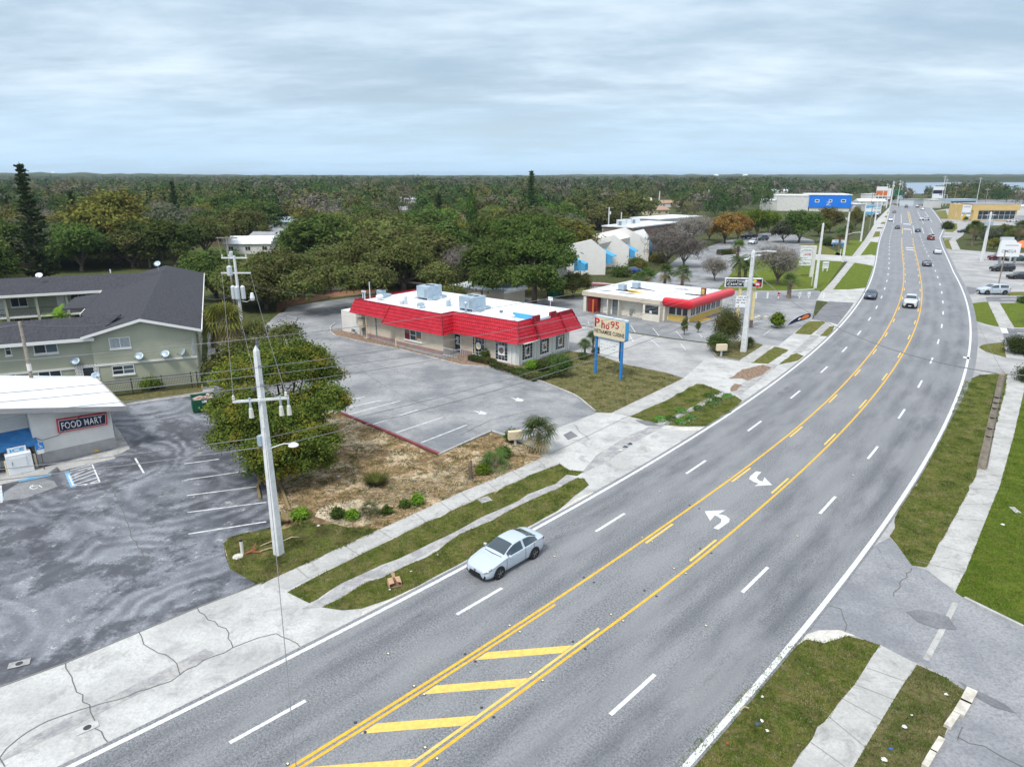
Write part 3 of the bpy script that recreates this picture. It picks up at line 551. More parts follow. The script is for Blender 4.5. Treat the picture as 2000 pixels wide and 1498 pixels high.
mat('brick', (.20, .14, .115), .95, .05, var=(.26, .20, .17), scale=6); mat('blue_wall', (.015, .20, .78), .7, .2); mat('sky_blue', (.10, .42, .72), .7, .2, var=(.08, .36, .66), scale=.7); mat('blue_awning', (.04, .17, .42), .7, .2, var=(.06, .24, .52), scale=1.5)
mat('navy', (.012, .014, .045), .5, .4); mat('sign_red', (.50, .03, .035), .5, .4); mat('sign_cream', (.72, .62, .44), .55, .4, var=(.66, .56, .40), scale=4); mat('sign_blue', (.03, .22, .58), .5, .4); mat('sign_black', (.012, .012, .014), .4, .4); mat('sign_white', (.78, .79, .80), .5, .4)
mat('sign_yellow', (.75, .60, .05), .5); mat('post_yellow', (.72, .60, .30), .7, var=(.60, .50, .26), scale=3); mat('orange', (.62, .17, .04), .6); mat('wood_dark', (.12, .09, .07), .95, var=(.18, .15, .12), scale=5, bump=.5, bscale=15); mat('ochre', (.66, .48, .20), .85, .1, var=(.60, .43, .18), scale=.5); mat('roof_grey', (.25, .26, .28), .85, .1, var=(.34, .34, .35), scale=.4)
mat('roof_brown', (.19, .13, .10), .9, .1, var=(.24, .17, .13), scale=1); mat('roof_tan', (.42, .28, .20), .9, .1, var=(.34, .23, .17), scale=1); mat('stain', (.05, .05, .055), .9, var=(.12, .11, .10), scale=3)
a = NT('red_tile', .5, .35); br = a.n('ShaderNodeTexBrick'); br.inputs['Scale'].default_value = 1; br.offset = .5; br.inputs['Mortar Size'].default_value = .035; br.inputs['Brick Width'].default_value = .32; br.inputs['Row Height'].default_value = .42
br.inputs['Color1'].default_value = (.52, .004, .022, 1); br.inputs['Color2'].default_value = (.45, .004, .018, 1); br.inputs['Mortar'].default_value = (.24, .003, .012, 1); a.t.links.new(a.tc.outputs['UV'], br.inputs[0])
wv = a.n('ShaderNodeTexWave', bands_direction='X'); wv.inputs['Scale'].default_value = 1.0; a.t.links.new(a.tc.outputs['UV'], wv.inputs[0])
a.end(a.mix(a.rng(a.noise(1.2, 8, .8), .48, .62, 0, .5), br.outputs[0], (.60, .03, .05)), wv.outputs[0], .5, .03)
a = NT('shingle', .92, .1); n1 = a.noise(1.6, 8, .8, sx=1, sy=3); n2 = a.noise(18, 3, .8); c = a.mix(a.rng(n1, .35, .65), (.026, .029, .036), (.075, .078, .088)); a.end(a.mix(a.rng(n2, .4, .7, 0, .5), c, (.11, .10, .115)), n2, .5, .03)
class Fr:
    def __init__(s, x, y, ang): s.o = Vector((x, y, 0)); s.a = R(ang); s.u = Vector((math.cos(s.a), math.sin(s.a), 0)); s.v = Vector((-math.sin(s.a), math.cos(s.a), 0))
    def w(s, x, y, z=0): return s.o + s.u * x + s.v * y + Vector((0, 0, z))
    def l(s, p): d = Vector(p) - s.o; return Vector((d.dot(s.u), d.dot(s.v), p[2]))
    def ray(s, px, py):
        dx = (px - CX) / FPX; dy = -(py - CY) / FPX; c, si = math.cos(PITCH), math.sin(PITCH)
        d = Vector((dx, c + si * dy, -si + c * dy)); o = Vector((0, 0, CAM_H)) - s.o
        return Vector((o.dot(s.u), o.dot(s.v), o.z)), Vector((d.dot(s.u), d.dot(s.v), d.z))
    def onY(s, y, px, py): o, d = s.ray(px, py); t = (y - o.y) / d.y; return (o.x + d.x * t, o.z + d.z * t)
    def onX(s, x, px, py): o, d = s.ray(px, py); t = (x - o.x) / d.x; return (o.y + d.y * t, o.z + d.z * t)
    def onZ(s, z, px, py): return s.l(G(px, py, z))
def ab(mb, ax, pl, a0, a1, z0, z1, d0, d1):
    """box on a wall: ax 'Y' wall at y=pl spanning x a0..a1, or 'X'"""
    lo, hi = min(pl + d0, pl + d1), max(pl + d0, pl + d1); a0, a1 = min(a0, a1), max(a0, a1); z0, z1 = min(z0, z1), max(z0, z1)
    if ax == 'Y': mb.box(a0, a1, lo, hi, z0, z1)
    else: mb.box(lo, hi, a0, a1, z0, z1)
def window(par, ax, pl, a0, a1, z0, z1, n=1, mull=(1, 0), fm='white_trim', gm='glass_dark', sill=True, fw=.07, gms=None, mw=None):
    a0, a1 = min(a0, a1), max(a0, a1); b = MB(); mw = mw or fw
    ab(b, ax, pl, a0, a1, z1 - fw, z1, 0, .06 * n); ab(b, ax, pl, a0, a1, z0, z0 + fw, 0, .06 * n); ab(b, ax, pl, a0, a0 + fw, z0 + fw, z1 - fw, 0, .058 * n); ab(b, ax, pl, a1 - fw, a1, z0 + fw, z1 - fw, 0, .058 * n)
    for k in range(1, mull[0] + 1): x = a0 + (a1 - a0) * k / (mull[0] + 1); ab(b, ax, pl, x - mw * .5, x + mw * .5, z0 + fw, z1 - fw, 0, .05 * n)
    for k in range(1, mull[1] + 1): x = z0 + (z1 - z0) * k / (mull[1] + 1); ab(b, ax, pl, a0 + fw, a1 - fw, x - mw * .4, x + mw * .4, 0, .045 * n)
    w_ = b.build('window', fm, par)
    gl = gms or [gm] * (mull[0] + 1); K = len(gl)
    for k, g_ in enumerate(gl):
        p = MB(); x0 = a0 + fw + (a1 - a0 - 2 * fw) * k / K; x1 = a0 + fw + (a1 - a0 - 2 * fw) * (k + 1) / K; ab(p, ax, pl, x0 + .01, x1 - .01, z0 + fw, z1 - fw, .0, .02 * n); p.build('pane', g_, w_)
    if sill: p = MB(); ab(p, ax, pl, a0 - .05, a1 + .05, z0 - .14, z0 - .003, 0, .12 * n); p.build('sill', fm, w_)
    return w_
def door(par, ax, pl, a0, a1, z1, n=1, m='white_trim', fm='white_trim', gm=None):
    a0, a1 = min(a0, a1), max(a0, a1); b = MB(); ab(b, ax, pl, a0, a1, .05, z1, 0, .05 * n); d = b.build('door', m, par)
    f = MB(); ab(f, ax, pl, a0 - .1, a0 - .002, .05, z1 + .1, 0, .08 * n); ab(f, ax, pl, a1 + .002, a1 + .1, .05, z1 + .1, 0, .08 * n); ab(f, ax, pl, a0, a1, z1 + .003, z1 + .1, 0, .08 * n); f.build('frame', fm, d)
    h = MB(); ab(h, ax, pl, a0 + .08, a0 + .14, .95, 1.2, .05 * n, .11 * n); h.build('handle', 'pale_metal', d)
    if gm: g_ = MB(); ab(g_, ax, pl, a0 + .12, a1 - .12, .3, z1 - .15, .05 * n, .065 * n); g_.build('pane', gm, d)
    return d
FONTS = {}
def text(par, name, s, p0, xd, zd, wdt, hgt, m, thick=.02, bold=0., spacing=1., shear=0.):
    """lettering fitted into a wdt x hgt box whose lower-left corner is p0 (parent space)"""
    cu = bpy.data.curves.new('t', 'FONT'); cu.body = s; cu.size = 1; cu.offset = bold; cu.extrude = 0; cu.space_character = spacing; cu.shear = shear
    o = bpy.data.objects.new('t', cu); COL.objects.link(o); dg = bpy.context.evaluated_depsgraph_get(); dg.update(); me = bpy.data.meshes.new_from_object(o.evaluated_get(dg)); bpy.data.objects.remove(o); bpy.data.curves.remove(cu)
    n = len(me.vertices); co = np.zeros(n * 3); me.vertices.foreach_get('co', co); co = co.reshape(-1, 3); mn = co.min(0); sz = co.max(0) - mn
    xd = Vector(xd).normalized(); zd = Vector(zd).normalized(); nrm = xd.cross(zd).normalized()
    for v in me.vertices:
        a_ = (v.co.x - mn[0]) / sz[0] * wdt; b_ = (v.co.y - mn[1]) / sz[1] * hgt; v.co = Vector(p0) + xd * a_ + zd * b_ + nrm * (thick)
    bm = bmesh.new(); bm.from_mesh(me); r = bmesh.ops.extrude_face_region(bm, geom=bm.faces[:]); 
    for e in r['geom']:
        if isinstance(e, bmesh.types.BMVert): e.co -= nrm * (thick - .003)
    bmesh.ops.recalc_face_normals(bm, faces=bm.faces); bm.to_mesh(me); bm.free()
    me.materials.clear(); me.materials.append(M[m]); ob = bpy.data.objects.new(name, me); link(ob, par); return ob
def facet(par, name, a_, b_, c_, d_, n, m, lap=.05, thick=.03):
    """tile courses: a,b bottom edge, d,c top edge; each course laps over the one below"""
    a_, b_, c_, d_ = map(Vector, (a_, b_, c_, d_)); vs = []; fs = []; uv = []
    nrm = (b_ - a_).cross(d_ - a_).normalized(); L = (b_ - a_).length; H_ = ((d_ - a_).length + (c_ - b_).length) / 2
    if nrm.z < 0: nrm = -nrm
    for i in range(n):
        t0, t1 = i / n, (i + 1) / n; p = [a_.lerp(d_, t0) + nrm * lap, b_.lerp(c_, t0) + nrm * lap, b_.lerp(c_, t1) + nrm * .004, a_.lerp(d_, t1) + nrm * .004]; q = [a_.lerp(d_, t0) + nrm * .004, b_.lerp(c_, t0) + nrm * .004]
        k = len(vs); vs += [tuple(x) for x in p + q]; fs += [(k, k + 1, k + 2, k + 3), (k + 4, k + 5, k + 1, k)]
        uv += [(0, t0 * H_), (L, t0 * H_), (L, t1 * H_), (0, t1 * H_), (0, t0 * H_ - .05), (L, t0 * H_ - .05)]
    k = len(vs); vs += [tuple(x) for x in (a_, b_, c_, d_)]; fs.append((k + 3, k + 2, k + 1, k)); uv += [(0, 0), (L, 0), (L, H_), (0, H_)]
    me = bpy.data.meshes.new(name); me.from_pydata(vs, [], fs); me.materials.append(M[m]); u = me.uv_layers.new(name='UVMap')
    for i, l in enumerate(me.loops): u.data[i].uv = uv[l.vertex_index]
    o = bpy.data.objects.new(name, me); link(o, par); return o
def ribbed(par, name, pts, r, m): return MB().tube(pts, r, 8).build(name, m, par)
PF = Fr(.7, 73.5, 140)
pho = empty('restaurant', PF.o, PF.a, 'cream restaurant with a red tile mansard and white flat roof in the middle lot', 'restaurant')
YA, YB, YC = .25, 2.3, 1.9
foot = [(0, YA), (9.5, YA), (9.5, YB), (18, YB), (18, YC), (25.5, YC), (25.5, -8.8), (0, -9.6)]
MB().prism(foot, 0, 4.5).build('wall', 'cream_wall', pho)
b = MB(); ab(b, 'Y', YB, 9.5, 18, 0, .45, .002, .05); ab(b, 'Y', YC, 18.06, 24, 0, .45, .002, .05); ab(b, 'Y', YA, 6, 9.44, 0, .45, .002, .05); b.build('base_course', 'pink_base', pho)
b = MB(); b.prism([(0.02, YA + .02), (2.9, YA + .02), (2.9, YA + .05), (-.03, YA + .05)], 0, 3.2); b.box(-.06, -.003, -9.55, YA + .05, 0, 3.2); b.build('white_cladding', 'white_trim', pho)
for y in (.1, -.35, -2.75, -3.3, -3.6, -6.2, -6.5, -9.0, -9.35): b = MB(); ab(b, 'X', -.06, y - .09, y + .09, 0, 3.1, 0, -.14); b.build('pilaster', 'white_trim', pho)
for x in (.15, .75): b = MB(); ab(b, 'Y', YA + .05, x - .09, x + .09, 0, 3.1, 0, .12); b.build('pilaster', 'white_trim', pho)
MB().prism([(.1, .1), (9.7, .1), (9.7, 2.2), (25.4, 2.2), (25.4, -8.7), (.1, -9.7)], 4.5, 4.62).build('flat_roof', 'white_roof', pho)
TP = 4.85
A1, A2 = (-.9, 1.1, 2.6), (8.75, 1.35, 2.6); T1, T2 = (0, .12, TP), (9.6, .5, TP)
facet(pho, 'mansard', A1, A2, T2, T1, 6, 'red_tile')
facet(pho, 'mansard', A2, (8.6, 3.25, 2.6), (9.6, 2.4, TP), T2, 6, 'red_tile')
facet(pho, 'mansard', (8.6, 3.25, 2.6), (19.2, 3.35, 2.6), (18.5, 2.4, TP), (9.6, 2.4, TP), 6, 'red_tile')
facet(pho, 'mansard', (18.6, 3.05, 3.15), (26.1, 3.05, 3.15), (25.6, 2.35, TP), (18.5, 2.35, TP), 4, 'red_tile')
facet(pho, 'mansard', (26.1, 3.05, 3.15), (26.1, -8.9, 3.15), (25.6, -8.9, TP), (25.6, 2.35, TP), 4, 'red_tile')
facet(pho, 'mansard', (-.9, -2.3, 2.6), A1, T1, (0, -2.3, TP), 6, 'red_tile')
facet(pho, 'mansard', (-1.25, -10.6, 2.6), (-1.25, -2.3, 2.6), (-.3, -2.3, TP - .35), (-.3, -9.8, TP - .35), 6, 'red_tile')
facet(pho, 'mansard', (26.1, -9.0, 3.0), (-1.25, -10.6, 2.6), (-.3, -9.8, TP), (25.6, -8.9, TP), 4, 'red_tile')
b = MB()
b.box(-.32, -.1, -3.5, -2.3, TP - .36, TP + .32); b.box(-.32, -.1, -6.6, -5.4, TP - .36, TP + .32); b.box(-.32, -.1, -9.8, -6.6, TP - .36, TP + .06); b.box(-.32, -.1, -5.4, -3.5, TP - .5, TP - .33)
b.prism([(0, .12), (9.6, .45), (9.6, 2.4), (25.6, 2.4), (25.6, 2.2), (9.8, 2.2), (9.8, .25), (.15, -.05)], TP - .3, TP + .06); b.box(-.02, .14, -2.3, .1, TP - .3, TP + .06); b.box(25.4, 25.6, -8.7, 2.2, TP - .3, TP - .1); b.build('parapet', 'red_tile', pho)
b = MB(); b.prism([(25.4, -8.9), (25.4, -8.7), (0, -9.6), (0, -9.8)], TP - .4, TP + .02); b.box(-.34, -.32, -5.4, -3.5, TP - .33, TP - .1); b.build('roof_edge', 'white_roof', pho)
b = MB(); b.box(-.1, 3.0, -2.9, -2.62, TP - .2, TP + .3); b.build('blue_roof_beam', 'sky_blue', pho)
for p, q in (((-.92, 1.12, 2.62), (0, .12, TP + .02)), ((8.57, 3.27, 2.62), (9.6, 2.42, TP + .02)), ((-.95, -2.3, 2.62), (-.02, -2.3, TP)), ((-1.3, -2.32, 2.62), (-.33, -2.32, TP + .3)), ((-1.3, -7.4, 2.62), (-.33, -7.2, TP)), ((19.25, 3.36, 2.6), (18.5, 2.42, TP))): ribbed(pho, 'ridge_tile', (p, q), .09, 'red_tile')
b = MB(); b.box(-.8, 8.7, .35, 1.05, 2.55, 2.6); b.box(8.7, 19, 2.36, 3.2, 2.55, 2.6); b.box(-1.15, -.1, -10.3, 0.3, 2.55, 2.6); b.box(19, 26, 1.95, 2.95, 3.08, 3.13); b.build('soffit', 'white_trim', pho)
for p in (((924, 0), (948, 0)), ((968, 0), (993, 0))):
    x0, _ = PF.onY(YA, p[0][0], 690); x1, _ = PF.onY(YA, p[1][0], 690)
    w_ = window(pho, 'Y', YA + .05, x1, x0, .2, 2.45, 1, (3, 5), 'white_trim', 'glass_dark', fw=.06, mw=.022)
    xc = (x0 + x1) / 2; q = MB()
    if p[0][0] == 924:
        q.lathe((xc, YA + .12, 1.35), [(.55, 0), (.55, .02)], 24, 'y'); q.build('poster', 'sign_black', w_); MB().lathe((xc - .02, YA + .145, 1.36), [(.42, 0), (.42, .012)], 24, 'y').build('picture', 'sign_white', w_); MB().lathe((xc - .12, YA + .165, 1.2), [(.15, 0), (.15, .01)], 14, 'y').build('picture', 'sign_yellow', w_)
    else:
        q.box(xc - .5, xc + .5, YA + .1, YA + .12, .8, 1.95); q.build('poster', 'sign_white', w_); MB().lathe((xc, YA + .125, 1.38), [(.38, 0), (.34, .012)], 9, 'y').build('picture', 'brick', w_)
for k, (pa, pb, mt) in enumerate(((1019, 1040, 'grass_bright'), (1053, 1072, 'brick'), (1084, 1102, 'grass_bright'))):
    y0, _ = PF.onX(-.06, pa, 690); y1, _ = PF.onX(-.06, pb, 680); w_ = window(pho, 'X', -.06, y0, y1, .35, 2.45, -1, (3, 5), 'white_trim', 'glass_dark', fw=.06, mw=.022); yc = (y0 + y1) / 2
    MB().box(-.15, -.13, yc - .42, yc + .42, .75, 1.85).build('poster', 'sign_white', w_); MB().box(-.165, -.153, yc - .3, yc + .25, .95, 1.6).build('picture', 'brick' if k != 2 else 'red_leaves', w_); MB().box(-.175, -.167, yc - .25, yc + .05, 1.3, 1.8).build('picture', ('sign_black', 'sign_cream', 'grass_bright')[k], w_)
x0, _ = PF.onY(YA, 889, 690); x1, _ = PF.onY(YA, 900, 690); d_ = door(pho, 'Y', YA, x1, x0, 2.2, 1, 'sign_black', 'white_trim', 'glass_dark')
for k in range(5): MB().box((x0 + x1) / 2 - .28 + .07 * (k % 2), (x0 + x1) / 2 + .25 - .08 * (k % 3), YA + .07, YA + .08, 1.0 + k * .2, 1.13 + k * .2).build('decal', 'sign_white', d_)
x0, _ = PF.onY(YB, 790, 650); x1, _ = PF.onY(YB, 824.5, 660); w_ = window(pho, 'Y', YB, x1, x0, .95, 2.3, 1, (2, 1), 'white_trim', 'glass_dark', fw=.09, gms=['glass_mid', 'glass_dark', 'brick'])
L_ = x0 - x1; MB().box(x1 + .1, x1 + L_ * .3, YB + .062, YB + .07, 1.05, 1.7).build('poster', 'red_leaves', w_); MB().box(x1 + .15, x1 + L_ * .26, YB + .072, YB + .078, 1.1, 1.4).build('picture', 'sign_cream', w_); MB().box(x0 - L_ * .3, x0 - .12, YB + .062, YB + .07, 1.0, 1.75).build('poster', 'dark_red', w_)
for x in (22.1,): b = MB(); ab(b, 'Y', YC, x - .07, x + .07, 0, 3.1, 0, .1); b.build('downspout', 'grille_grey', pho)
b = MB(); ab(b, 'Y', YA, 6.25, 6.35, 0, 2.6, 0, .1); b.build('downspout', 'cream_pipe', pho)
b = MB(); ab(b, 'Y', YC, 24.3, 25.3, 1.2, 2.3, 0, .45); b.build('electric_cabinet', 'cream_wall', pho); b = MB(); [ab(b, 'Y', YC, 24.3 + .15 * k, 24.36 + .15 * k, .1, 2.9 + .1 * (k % 2), 0.02, .1) for k in range(5)]; b.build('conduit', 'grille_grey', pho)
MB().box(25.62, 29.4, -1.5, 1.9, 0, 2.9).build('side_annex', 'white_wall', pho)
b = MB()
for k in range(9): b.tube([(7.2 + .26 * k, 2.55, .05), (7.2 + .26 * k, 2.55, 1.0)], .018, 4)
b.tube([(7.15, 2.55, 1.0), (9.35, 2.55, 1.0)], .025, 4); b.tube([(7.15, 2.55, .15), (9.35, 2.55, .15)], .02, 4)
for k in range(6): b.tube([(7.15, .9 + .3 * k, .05), (7.15, .9 + .3 * k, .95)], .018, 4)
b.tube([(7.15, .8, .97), (7.15, 2.5, .97)], .025, 4); rl = b.build('railing', 'pale_metal'); rl.location = PF.o; rl.rotation_euler = (0, 0, PF.a); tag(rl, 'white metal railing beside the restaurant door', 'railing')
def rooftop(nm, lab, px, py, z=4.65, rz=0, g=None):
    p = G(px, py, z); return empty(nm, p, PF.a + rz, lab, 'air conditioner' if 'air' in nm else 'roof vent' if 'vent' in nm else 'roof fixture', g)
def big_ac(t, w_, d_, h_):
    b = MB(); b.box(-w_ / 2, w_ / 2, -d_ / 2, d_ / 2, .25, .25 + h_); b.build('housing', 'galv', t, bevel=.03)
    for sx in (-.25, .15): MB().lathe((sx * w_, -.1, .26 + h_), [(.34, 0), (.34, .03), (.1, .03)], 14).build('fan', 'black_metal', t)
    b = MB(); [b.box(w_ / 2 + .002, w_ / 2 + .03, -d_ / 2 + .1 + k * .14, -d_ / 2 + .16 + k * .14, .35, .1 + h_) for k in range(int((d_ - .2) / .14))]; [b.box(-w_ / 2 + .1 + .2 * k, -w_ / 2 + .16 + .2 * k, d_ / 2 + .002, d_ / 2 + .02, .4, h_ * .95) for k in range(3)]; b.build('grille', 'grille_grey', t)
    b = MB(); b.box(-w_ / 2, -w_ / 2 + .1, -d_ / 2, d_ / 2, 0, .25); b.box(w_ / 2 - .1, w_ / 2, -d_ / 2, d_ / 2, 0, .25); b.build('curb_frame', 'pale_metal', t)
    MB().prism([(-w_ / 2, -d_ / 2 - .9), (w_ / 2, -d_ / 2 - .9), (w_ / 2, -d_ / 2), (-w_ / 2, -d_ / 2)], .02, .3).build('duct', 'galv', t); MB().box(-w_ / 2 - .5, -w_ / 2 - .002, -.3, .5, .05, .45).build('duct', 'galv', t)
big_ac(rooftop('air_conditioner', 'larger pale blue rooftop air conditioner near the back of the restaurant roof', 839, 583), 2.1, 2.6, 1.5)
big_ac(rooftop('air_conditioner', 'pale blue rooftop air conditioner near the middle of the restaurant roof', 923, 605), 2.3, 2.3, 1.45)
t = rooftop('air_conditioner', 'small blue cube air conditioner at the far left corner of the restaurant roof', 745, 580); big_ac(t, .9, .9, .7)
for (px, py, lab) in ((742, 586, 'white dome vent in front of the small blue roof unit'), (785, 593, 'white dome vent with a tilted grey stack behind it')):
    t = rooftop('roof_vent', lab, px, py); MB().lathe((0, 0, 0), [(.3, 0), (.3, .25), (.48, .3), (.5, .55), (.3, .72), (.05, .75)], 14).build('cowl', 'sign_white', t, smooth=True)
    if px == 785: MB().box(-.75, -.6, -.3, .1, 0, .95).build('stack', 'pale_metal', t)
t = rooftop('roof_vent', 'grey mushroom fan on four legs near the roof front edge', 822, 601); MB().lathe((0, 0, .25), [(.45, 0), (.5, .3), (.3, .32), (.3, .38), (.05, .36)], 14).build('fan_hood', 'galv', t); [MB().box(x - .03, x + .03, y - .03, y + .03, 0, .26).build('leg', 'galv', t) for x in (-.3, .3) for y in (-.3, .3)]
t = rooftop('roof_vent', 'double stacked white vent between the two large roof units', 876, 597); MB().lathe((0, 0, 0), [(.3, 0), (.32, .5), (.28, .55)], 12).build('base', 'galv', t); MB().lathe((0, 0, .62), [(.28, 0), (.34, .1), (.34, .35), (.2, .4)], 12).build('cowl', 'sign_white', t)
t = rooftop('roof_vent', 'white turbine vent near the front corner of the red roof', 1001, 625); MB().lathe((0, 0, 0), [(.35, 0), (.35, .1), (.25, .15), (.3, .5), (.1, .62)], 14).build('cowl', 'sign_white', t)
t = rooftop('roof_light', 'small grey floodlight on a stem at the front roof edge', 979, 619); MB().tube([(0, 0, 0), (0, 0, .45)], .03).build('stem', 'pale_metal', t); MB().bxc((0, 0, .62), (.4, .12, .3), .6).build('lamp_head', 'grille_grey', t)
t = rooftop('roof_flue', 'pale round capped flue standing beside the central roof unit', 910, 612); MB().lathe((0, 0, 0), [(.08, 0), (.08, .9), (.2, .95), (.22, 1.25), (.1, 1.4)], 10).build('pipe', 'galv', t)
t = rooftop('roof_flue', 'twin grey flues at the left roof corner of the restaurant', 711, 585); [MB().lathe((x, 0, 0), [(.07, 0), (.07, .9), (.18, .95), (.18, 1.15)], 8).build('pipe', 'pale_metal', t) for x in (-.2, .2)]
t = rooftop('roof_mast', 'thin pale mast rising from the left end of the restaurant roof', 723, 585); MB().tube([(0, 0, 0), (0, 0, 2.3)], .05).build('pole', 'sign_white', t); MB().tube([(0, 0, 1.6), (0, 0, 2.3)], .07).build('tip', 'pale_metal', t)
t = rooftop('roof_sign', 'little white floodlight panel on a post at the back right roof corner', 1075, 599); MB().tube([(0, 0, 0), (0, 0, .8)], .04).build('post', 'sign_white', t); MB().box(-.35, .35, -.03, .03, .75, 1.2).build('panel', 'sign_white', t)
t = rooftop('roof_flue', 'low white capped stub vent between the roof units', 807, 582); MB().lathe((0, 0, 0), [(.5, 0), (.5, .18), (.2, .25)], 12).build('cowl', 'sign_white', t)
t = empty('gas_meter', PF.w(25.9 + .6, 2.3), PF.a, 'grey gas meter with bent pipes against the white annex', 'gas meter'); MB().tube([(-.4, 0, 0), (-.4, 0, .7), (0, 0, .8), (.1, 0, .4), (.4, 0, .4), (.4, 0, 0)], .05).build('pipe', 'galv', t); MB().box(-.2, .2, -.12, .12, .35, .75).build('meter', 'grille_grey', t)
p = G(717, 661); t = empty('height_bar', p, PF.a, 'cream drive through clearance bar on a post beside the annex', 'clearance bar'); MB().tube([(0, 0, 0), (0, 0, 2.9)], .07).build('post', 'cream_pipe', t); MB().tube([(0, .05, 2.85), (2.9, 1.2, 2.85)], .05).build('bar', 'cream_pipe', t); MB().box(-.3, .3, -.25, .25, 0, .12).build('base', 'sidewalk_concrete', t)
def bollard(px, py, m, lab, h=1.0, r=.09, g=None, F=None):
    b = MB().lathe((0, 0, 0), [(r, 0), (r, h - .05), (r * .7, h), (.01, h)], 10).build('bollard', m); b.location = G(px, py); tag(b, lab, 'bollard', g); return b
bollard(774, 677, 'cream_pipe', 'short cream bollard at the step in the restaurant side wall')
SF = Fr(3.6, 96.5, 140)
q0 = SF.l(G(984, 576.5, 2.4)); 
p_a, p_b, p_c = G(1027, 592), G(985, 603), G(935, 600)
sh = empty('storage_shed', (p_b.x, p_b.y, 0), R(140), 'cream shed with a pale blue metal roof behind the restaurant', 'shed')
MB().box(0, 4.6, -5.2, 0, 0, 2.5).build('wall', 'cream_wall', sh); MB().extr([(-.3, .4, 2.55), (-.3, -5.4, 2.95), (-.3, -5.4, 3.03), (-.3, .4, 2.63)], (5.3, 0, 0)).build('roof', 'galv', sh); MB().box(-.36, -.305, -5.4, .4, 2.45, 2.85).build('fascia', 'white_trim', sh)
b = MB(); b.box(1.2, 2.1, .003, .04, .0, 2.0); b.build('door', 'cream_wall', sh)
p_ = G(905, 592); sh2 = empty('low_store', (p_.x, p_.y, 0), R(150), 'low beige building with a dark edged roof left of the blue roofed shed', 'shed'); MB().box(-3.5, 3, -6, 0, 0, 2.4).build('wall', 'cream_wall', sh2); MB().box(-3.7, 3.2, -6.2, .2, 2.4, 2.6).build('roof', 'pale_metal', sh2); MB().box(-3.75, 3.25, .205, .26, 2.35, 2.62).build('fascia', 'grille_grey', sh2)
CF = Fr(22, 97.2, 140)
ch = empty('chicken_shop', CF.o, CF.a, 'low white flat roofed shop with a rounded red canopy on its corner', 'shop')
HR = 3.0
MB().prism([(13, 0), (0, 0), (0, -.9), (-3.4, -.9), (-3.4, -12), (13.2, -12.5)], 0, HR).build('wall', 'shop_cream', ch)
MB().prism([(13.5, 1.0), (.2, 1.0), (.2, -.6), (-3.6, -.6), (-3.6, -13.8), (13.5, -13.8)], HR, HR + .1).build('roof', 'white_roof', ch)
b = MB(); b.box(.25, 13.6, 1.003, 1.15, HR - .5, HR + .14); b.box(13.503, 13.65, -13.9, 1.0, HR - .4, HR + .14); b.build('fascia', 'cream_wall', ch)
for x0, x1 in ((.25, 3.0), (9.0, 9.15), (12.9, 13.4), (7.1, 7.2)): MB().box(x0, x1, .02, 1.0, 0, HR - .02).build('pier', 'shop_cream', ch)
prof = [(0, 0), (.28, .02), (.62, .14), (.82, .36), (.9, .62), (.82, .86), (.6, .98), (.25, 1.0), (-.15, .98)]; prof = [(x, h * 1.32) for x, h in prof]; cb_ = MB(); z0_ = 2.12
path = [(.24, -.6, 1.0), (-3.4, -.6, 1.0), (-3.4, -14.2, 1.0)]
rows = []
for i, pth in enumerate(path):
    row = []
    for (o_, h_) in prof:
        if i == 0: row.append((pth[0], pth[1] + o_ * 1.15, z0_ + h_))
        elif i == 1: row.append((pth[0] - o_ * 1.15, pth[1] + o_ * 1.15, z0_ + h_))
        else: row.append((pth[0] - o_ * 1.15, pth[1], z0_ + h_))
    rows.append(row)
k = len(prof); vs = [v for r in rows for v in r]; fs = [(i * k + j, i * k + j + 1, (i + 1) * k + j + 1, (i + 1) * k + j) for i in range(2) for j in range(k - 1)] + [tuple(range(k)), tuple(range(2 * k, 3 * k))[::-1]] + [(i * k, (i + 1) * k, (i + 1) * k + k - 1, i * k + k - 1) for i in range(2)]
mat('canopy_red', (.60, .010, .022), .35, .5); cb_.add(vs, fs); cb_.build('canopy', 'canopy_red', ch)
b = MB(); b.box(-3.38, 1.0, -.88, -.5, 2.05, 2.27); b.build('soffit', 'sign_black', ch)
b = MB(); ab(b, 'Y', -.9, -3.3, -.2, .0, .9, .003, .06); ab(b, 'X', -3.4, -11.8, -1.0, .0, .9, -.003, -.06); b.build('yellow_dado', 'yellow_wall', ch)
for x0, x1 in ((-3.2, -2.35), (-2.25, -1.4), (-1.3, -.2)): window(ch, 'Y', -.9, x0, x1, .95, 2.25, 1, (0, 0), 'cream_pipe' if x0 < -2.3 else 'white_trim', 'glass_dark', sill=False, fw=.06)
for k in range(6): window(ch, 'X', -3.4, -1.2 - 1.7 * k, -2.7 - 1.7 * k, .95, 2.25, -1, (1, 0), 'white_trim', 'glass_dark', sill=False, fw=.07)
window(ch, 'Y', 1.0, .5, 2.6, 1.1, 2.25, 1, (1, 0), 'sign_black', 'glass_dark', sill=False, fw=.05); MB().box(1.5, 1.85, 1.04, 1.07, 1.15, 1.5).build('notice', 'sign_white', ch)
door(ch, 'Y', .0, 7.4, 8.6, 2.1, 1, 'grille_grey', 'sign_black'); MB().box(8.65, 10.4, .005, .08, .0, 2.5).build('panel', 'white_trim', ch)
MB().box(10.9, 12.6, .05, .9, .0, 2.3).build('red_alcove', 'dark_red', ch); MB().box(10.5, 10.62, .6, .72, 0, 2.5).build('post', 'sign_black', ch)
MB().tube([(5.6, .1, .2), (5.6, .2, 1.1), (4.9, .2, 1.2), (4.9, .1, .6)], .05).build('gas_pipe', 'grille_grey', ch); MB().box(5.2, 5.6, .05, .3, .5, .85).build('gas_meter', 'grille_grey', ch)
